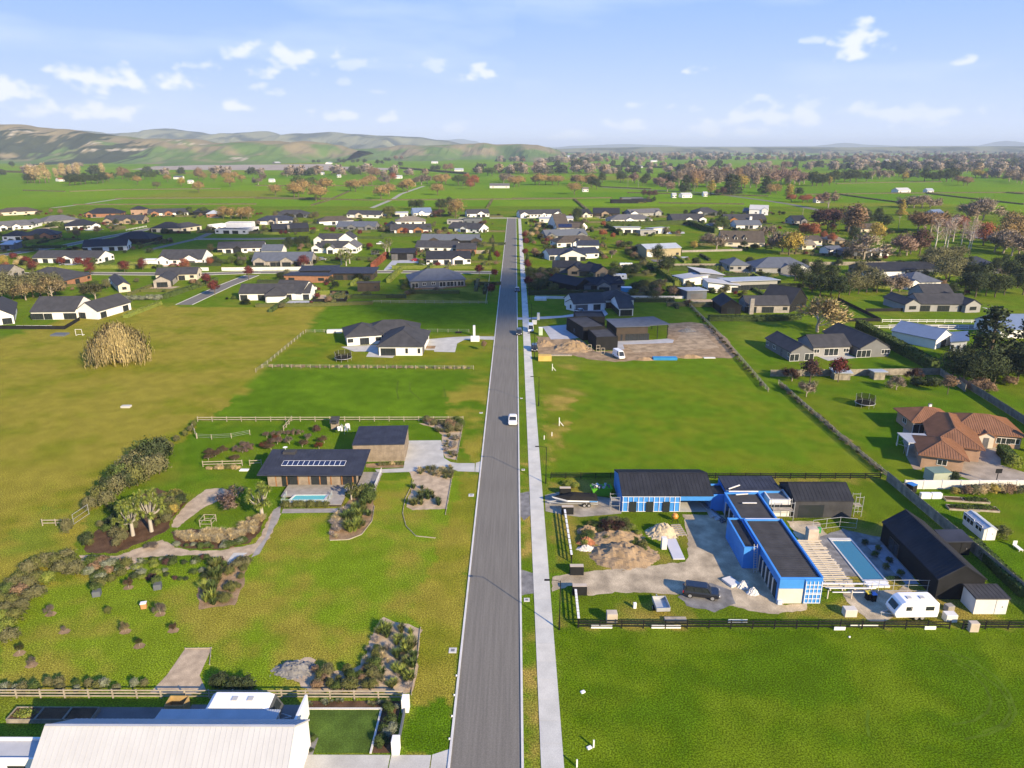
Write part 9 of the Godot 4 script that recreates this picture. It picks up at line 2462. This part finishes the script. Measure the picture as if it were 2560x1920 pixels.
	# far farmhouses and sheds
	for k in [[V(-35.2,-1035.4),V(-7.9,-1035.5),12.0, "plaster", "ash", "wide pale roofed farmhouse in the green fields"],[V(-215.3,-1341.9),V(-202.9,-1342),10.0, "white", "roof white", "white two-storey farmhouse among golden oaks"],[V(-600.8,-1316.8),V(-585.5,-1316.9),9.0, "white", "pewter", "white farmhouse with blue roof beside the golden willow"],[V(-509.5,-1162.1),V(-502.3,-1162.1),8.0, "white", "roof white", "small white farm shed below the blue roofed farmhouse"],[V(-750.5,-1229.8),V(-745.8,-1237.9),10.0, "white", "clay", "farm cottage with red roof behind the pale poplars"],[V(-329.3,-1385.9),V(-322.9,-1385.9),8.0, "plaster", "zinc", "small pale shed in the middle fields"],[V(-397.8,-1207.5),V(-389.4,-1207.5),8.0, "white", "roof white", "long white shed beside the bare grey trees"],[V(-391.9,-1513.6),V(-386.1,-1513.6),8.0, "white", "roof white", "white tank shed below the ploughed field"],[V(-278,-2502.1),V(-256.9,-2502.2),14.0, "white", "roof white", "white building at the foot of the low hill"],[V(-139.5,-1729.1),V(-119.5,-1729.2),14.0, "plaster", "zinc", "pale long shed beside the russet trees"],[V(78.2,-1866.1),V(89.6,-1866.1),12.0, "white", "roof white", "white farm building beside the six conifers"],[V(325.4,-2004.7),V(339.2,-2004.8),12.0, "white", "slate", "white house beyond the highway fields"],[V(86,-951.5),V(93.4,-951.5),9.0, "white", "fawn", "small white cottage beside the lone golden tree"],[V(177.3,-840.3),V(181.9,-840.3),8.0, "white", "roof white", "white shed beside the highway"],[V(188.4,-840.3),V(200.4,-844.2),8.0, "white", "roof white", "pair of low white sheds beside the highway"],[V(218.3,-863.9),V(223,-863.9),8.0, "white", "roof white", "white roadside shed by the yellow tree"],[V(310,-766.2),V(318.3,-766.3),9.0, "white", "clay", "white cottage with red roof at the highway bend"],[V(474.1,-924.9),V(491.6,-929.5),12.0, "plaster", "roof white", "long white tunnel shed in the far pasture"],[V(509.9,-925),V(517.8,-925.1),10.0, "plaster", "zinc", "small pale shed in the far pasture"],[V(1200.7,-2270.6),V(1228.5,-2270.7),18.0, "white", "zinc", "white farm buildings beyond the dark trees"],[V(1398.3,-2340.7),V(1459.1,-2341),20.0, "white", "zinc", "long row of pale glasshouses"],[V(1370.5,-2802.2),V(1385.5,-2802.2),16.0, "white", "roof white", "white shed beyond the tall bare row"],[V(488.1,-2719),V(511,-2719.1),14.0, "white", "roof white", "white shed in the hazy plain"],[V(252.5,-3649.8),V(319.5,-3650.1),30.0, "plaster", "roof white", "very long white shed under the low hill"],[V(-594.4,-2406.1),V(-590.7,-2436.9),12.0, "white", "zinc", "pale barn at the edge of the ploughed field"],[V(-774,-2436.1),V(-766.9,-2467.7),12.0, "slate", "roof white", "pale roofed barn behind the ploughed field"],[V(-3668.8,-21891.8),V(-3468.7,-21892.6),14.0, "white", "roof white", "white house high on the low hill"]]:
		house("farm_house",k[5], "far farm buildings",[[k[0],k[1],k[2],3.4, "g",24.0,k[3],k[4], "w.w", "", ""]])
	for k in [[V(228.5,-588),9.0, "power pole beside the highway bend"],[V(280.8,-664.9),9.0, "power pole beside the parked blue car"],[V(271.1,-520.9),9.0, "power pole beside the golden conifer"],[V(266.7,-569.8),9.0, "power pole at the far side of the highway"],[V(169.5,-1030.5),12.0, "tall power pole among the highway trees"],[V(153.1,-1016.5),12.0, "power pole beside the dark highway trees"],[V(222.8,-928.4),12.0, "power pole in front of the leafless wood"],[V(317.4,-844.7),10.0, "power pole beside the dull red tree"]]:
		power_pole(k[0],k[1],k[2], "power poles along the highway")
	# woods and scattered trees of the hazy plain: nobody could count them
	var r := rngs(404)
	for k in [["dark",Color(0.06,0.075,0.045),520],["twig",Color(0.24,0.20,0.16),480],["rust",Color(0.19,0.15,0.10),110]]:
		var c := Mb.new()
		c.tinted = true
		crown(c,rngs(k[2]),W(0,0.5,0),W(0.5,0.48,0.5),60,16,0.13,[k[1],Color(k[1].r * 1.4,k[1].g * 1.35,k[1].b * 1.3),Color(k[1].r * 0.8,k[1].g * 0.85,k[1].b * 0.9)],0.17,-0.8)
		var mm := MultiMesh.new()
		mm.transform_format = MultiMesh.TRANSFORM_3D
		mm.mesh = c.mesh()
		var list := []
		var tries := 0
		while list.size() < k[2] and tries < 60000:
			tries += 1
			var d := exp(r.randf_range(log(1350.0),log(6800.0)))
			var x := r.randf_range(-0.8,0.8) * d
			if x < -0.03 * d and d > 2150.0: continue
			if x < -0.05 * d and d > 1500.0 and d < 2250.0 and r.randf() < 0.9: continue
			# shelter belts: trees stand in rows across the view,with gaps
			var belt := noise_a.get_noise_2d(x * 0.004,d * 0.06)
			if belt < 0.16 + (0.14 if d < 1900.0 else 0.0): continue
			var h := r.randf_range(9.0,22.0)
			list.append(Transform3D(Basis().scaled(W(h * r.randf_range(0.8,1.6),h,h * r.randf_range(0.8,1.6))),W(x,-0.3,-d)))
		mm.instance_count = list.size()
		for i in list.size(): mm.set_instance_transform(i,list[i])
		var o := MultiMeshInstance3D.new()
		o.name = numbered("distant_woodland")
		o.multimesh = mm
		o.material_override = leaf_mat("foliage")
		o.set_meta("kind", "stuff")
		tag(o,{"dark": "dark evergreen shelter belts of the hazy plain", "twig": "leafless grey woodland of the hazy plain", "rust": "russet autumn woodland of the hazy plain"}[k[0]], "woodland")
		add_child(o)
# low clouds behind the viewpoint,the ones whose shade lies across the lots
func build_clouds() -> void:
	var m := StandardMaterial3D.new()
	m.resource_name = "thin cloud"
	m.albedo_color = Color(1,1,1,0.5)
	m.transparency = BaseMaterial3D.TRANSPARENCY_ALPHA
	m.roughness = 1.0
	m.metallic_specular = 0.0
	for k in [[V(4,-280),V(60,52), "small thin cloud whose shade crosses the street"],[V(-235,-450),V(120,62), "wide thin cloud whose shade darkens the distant lots"]]:
		var o := thing("cloud",k[2], "cloud",W(k[0].x,0,k[0].y) + W(10.4,7.3,12.0) * 95.0)
		var mb := Mb.new()
		var r := rngs(int(k[1].x))
		for i in 15:
			var c := W(r.randf_range(-0.7,0.7) * k[1].x,r.randf_range(-4,4),r.randf_range(-0.7,0.7) * k[1].y)
			var s := r.randf_range(0.35,0.6)
			var prof := []
			for j in 9:
				var a := -PI / 2 + PI * j / 8.0
				prof.append(V(cos(a) * k[1].y * s,sin(a) * k[1].y * s * 0.3))
			mb.lathe(prof,16,c)
		part(o, "vapour",mb,m)
func build_all() -> void:
	near_left()
	near_right()
	homes_left()
	homes_right()
	streets_and_trees()
	far_country()
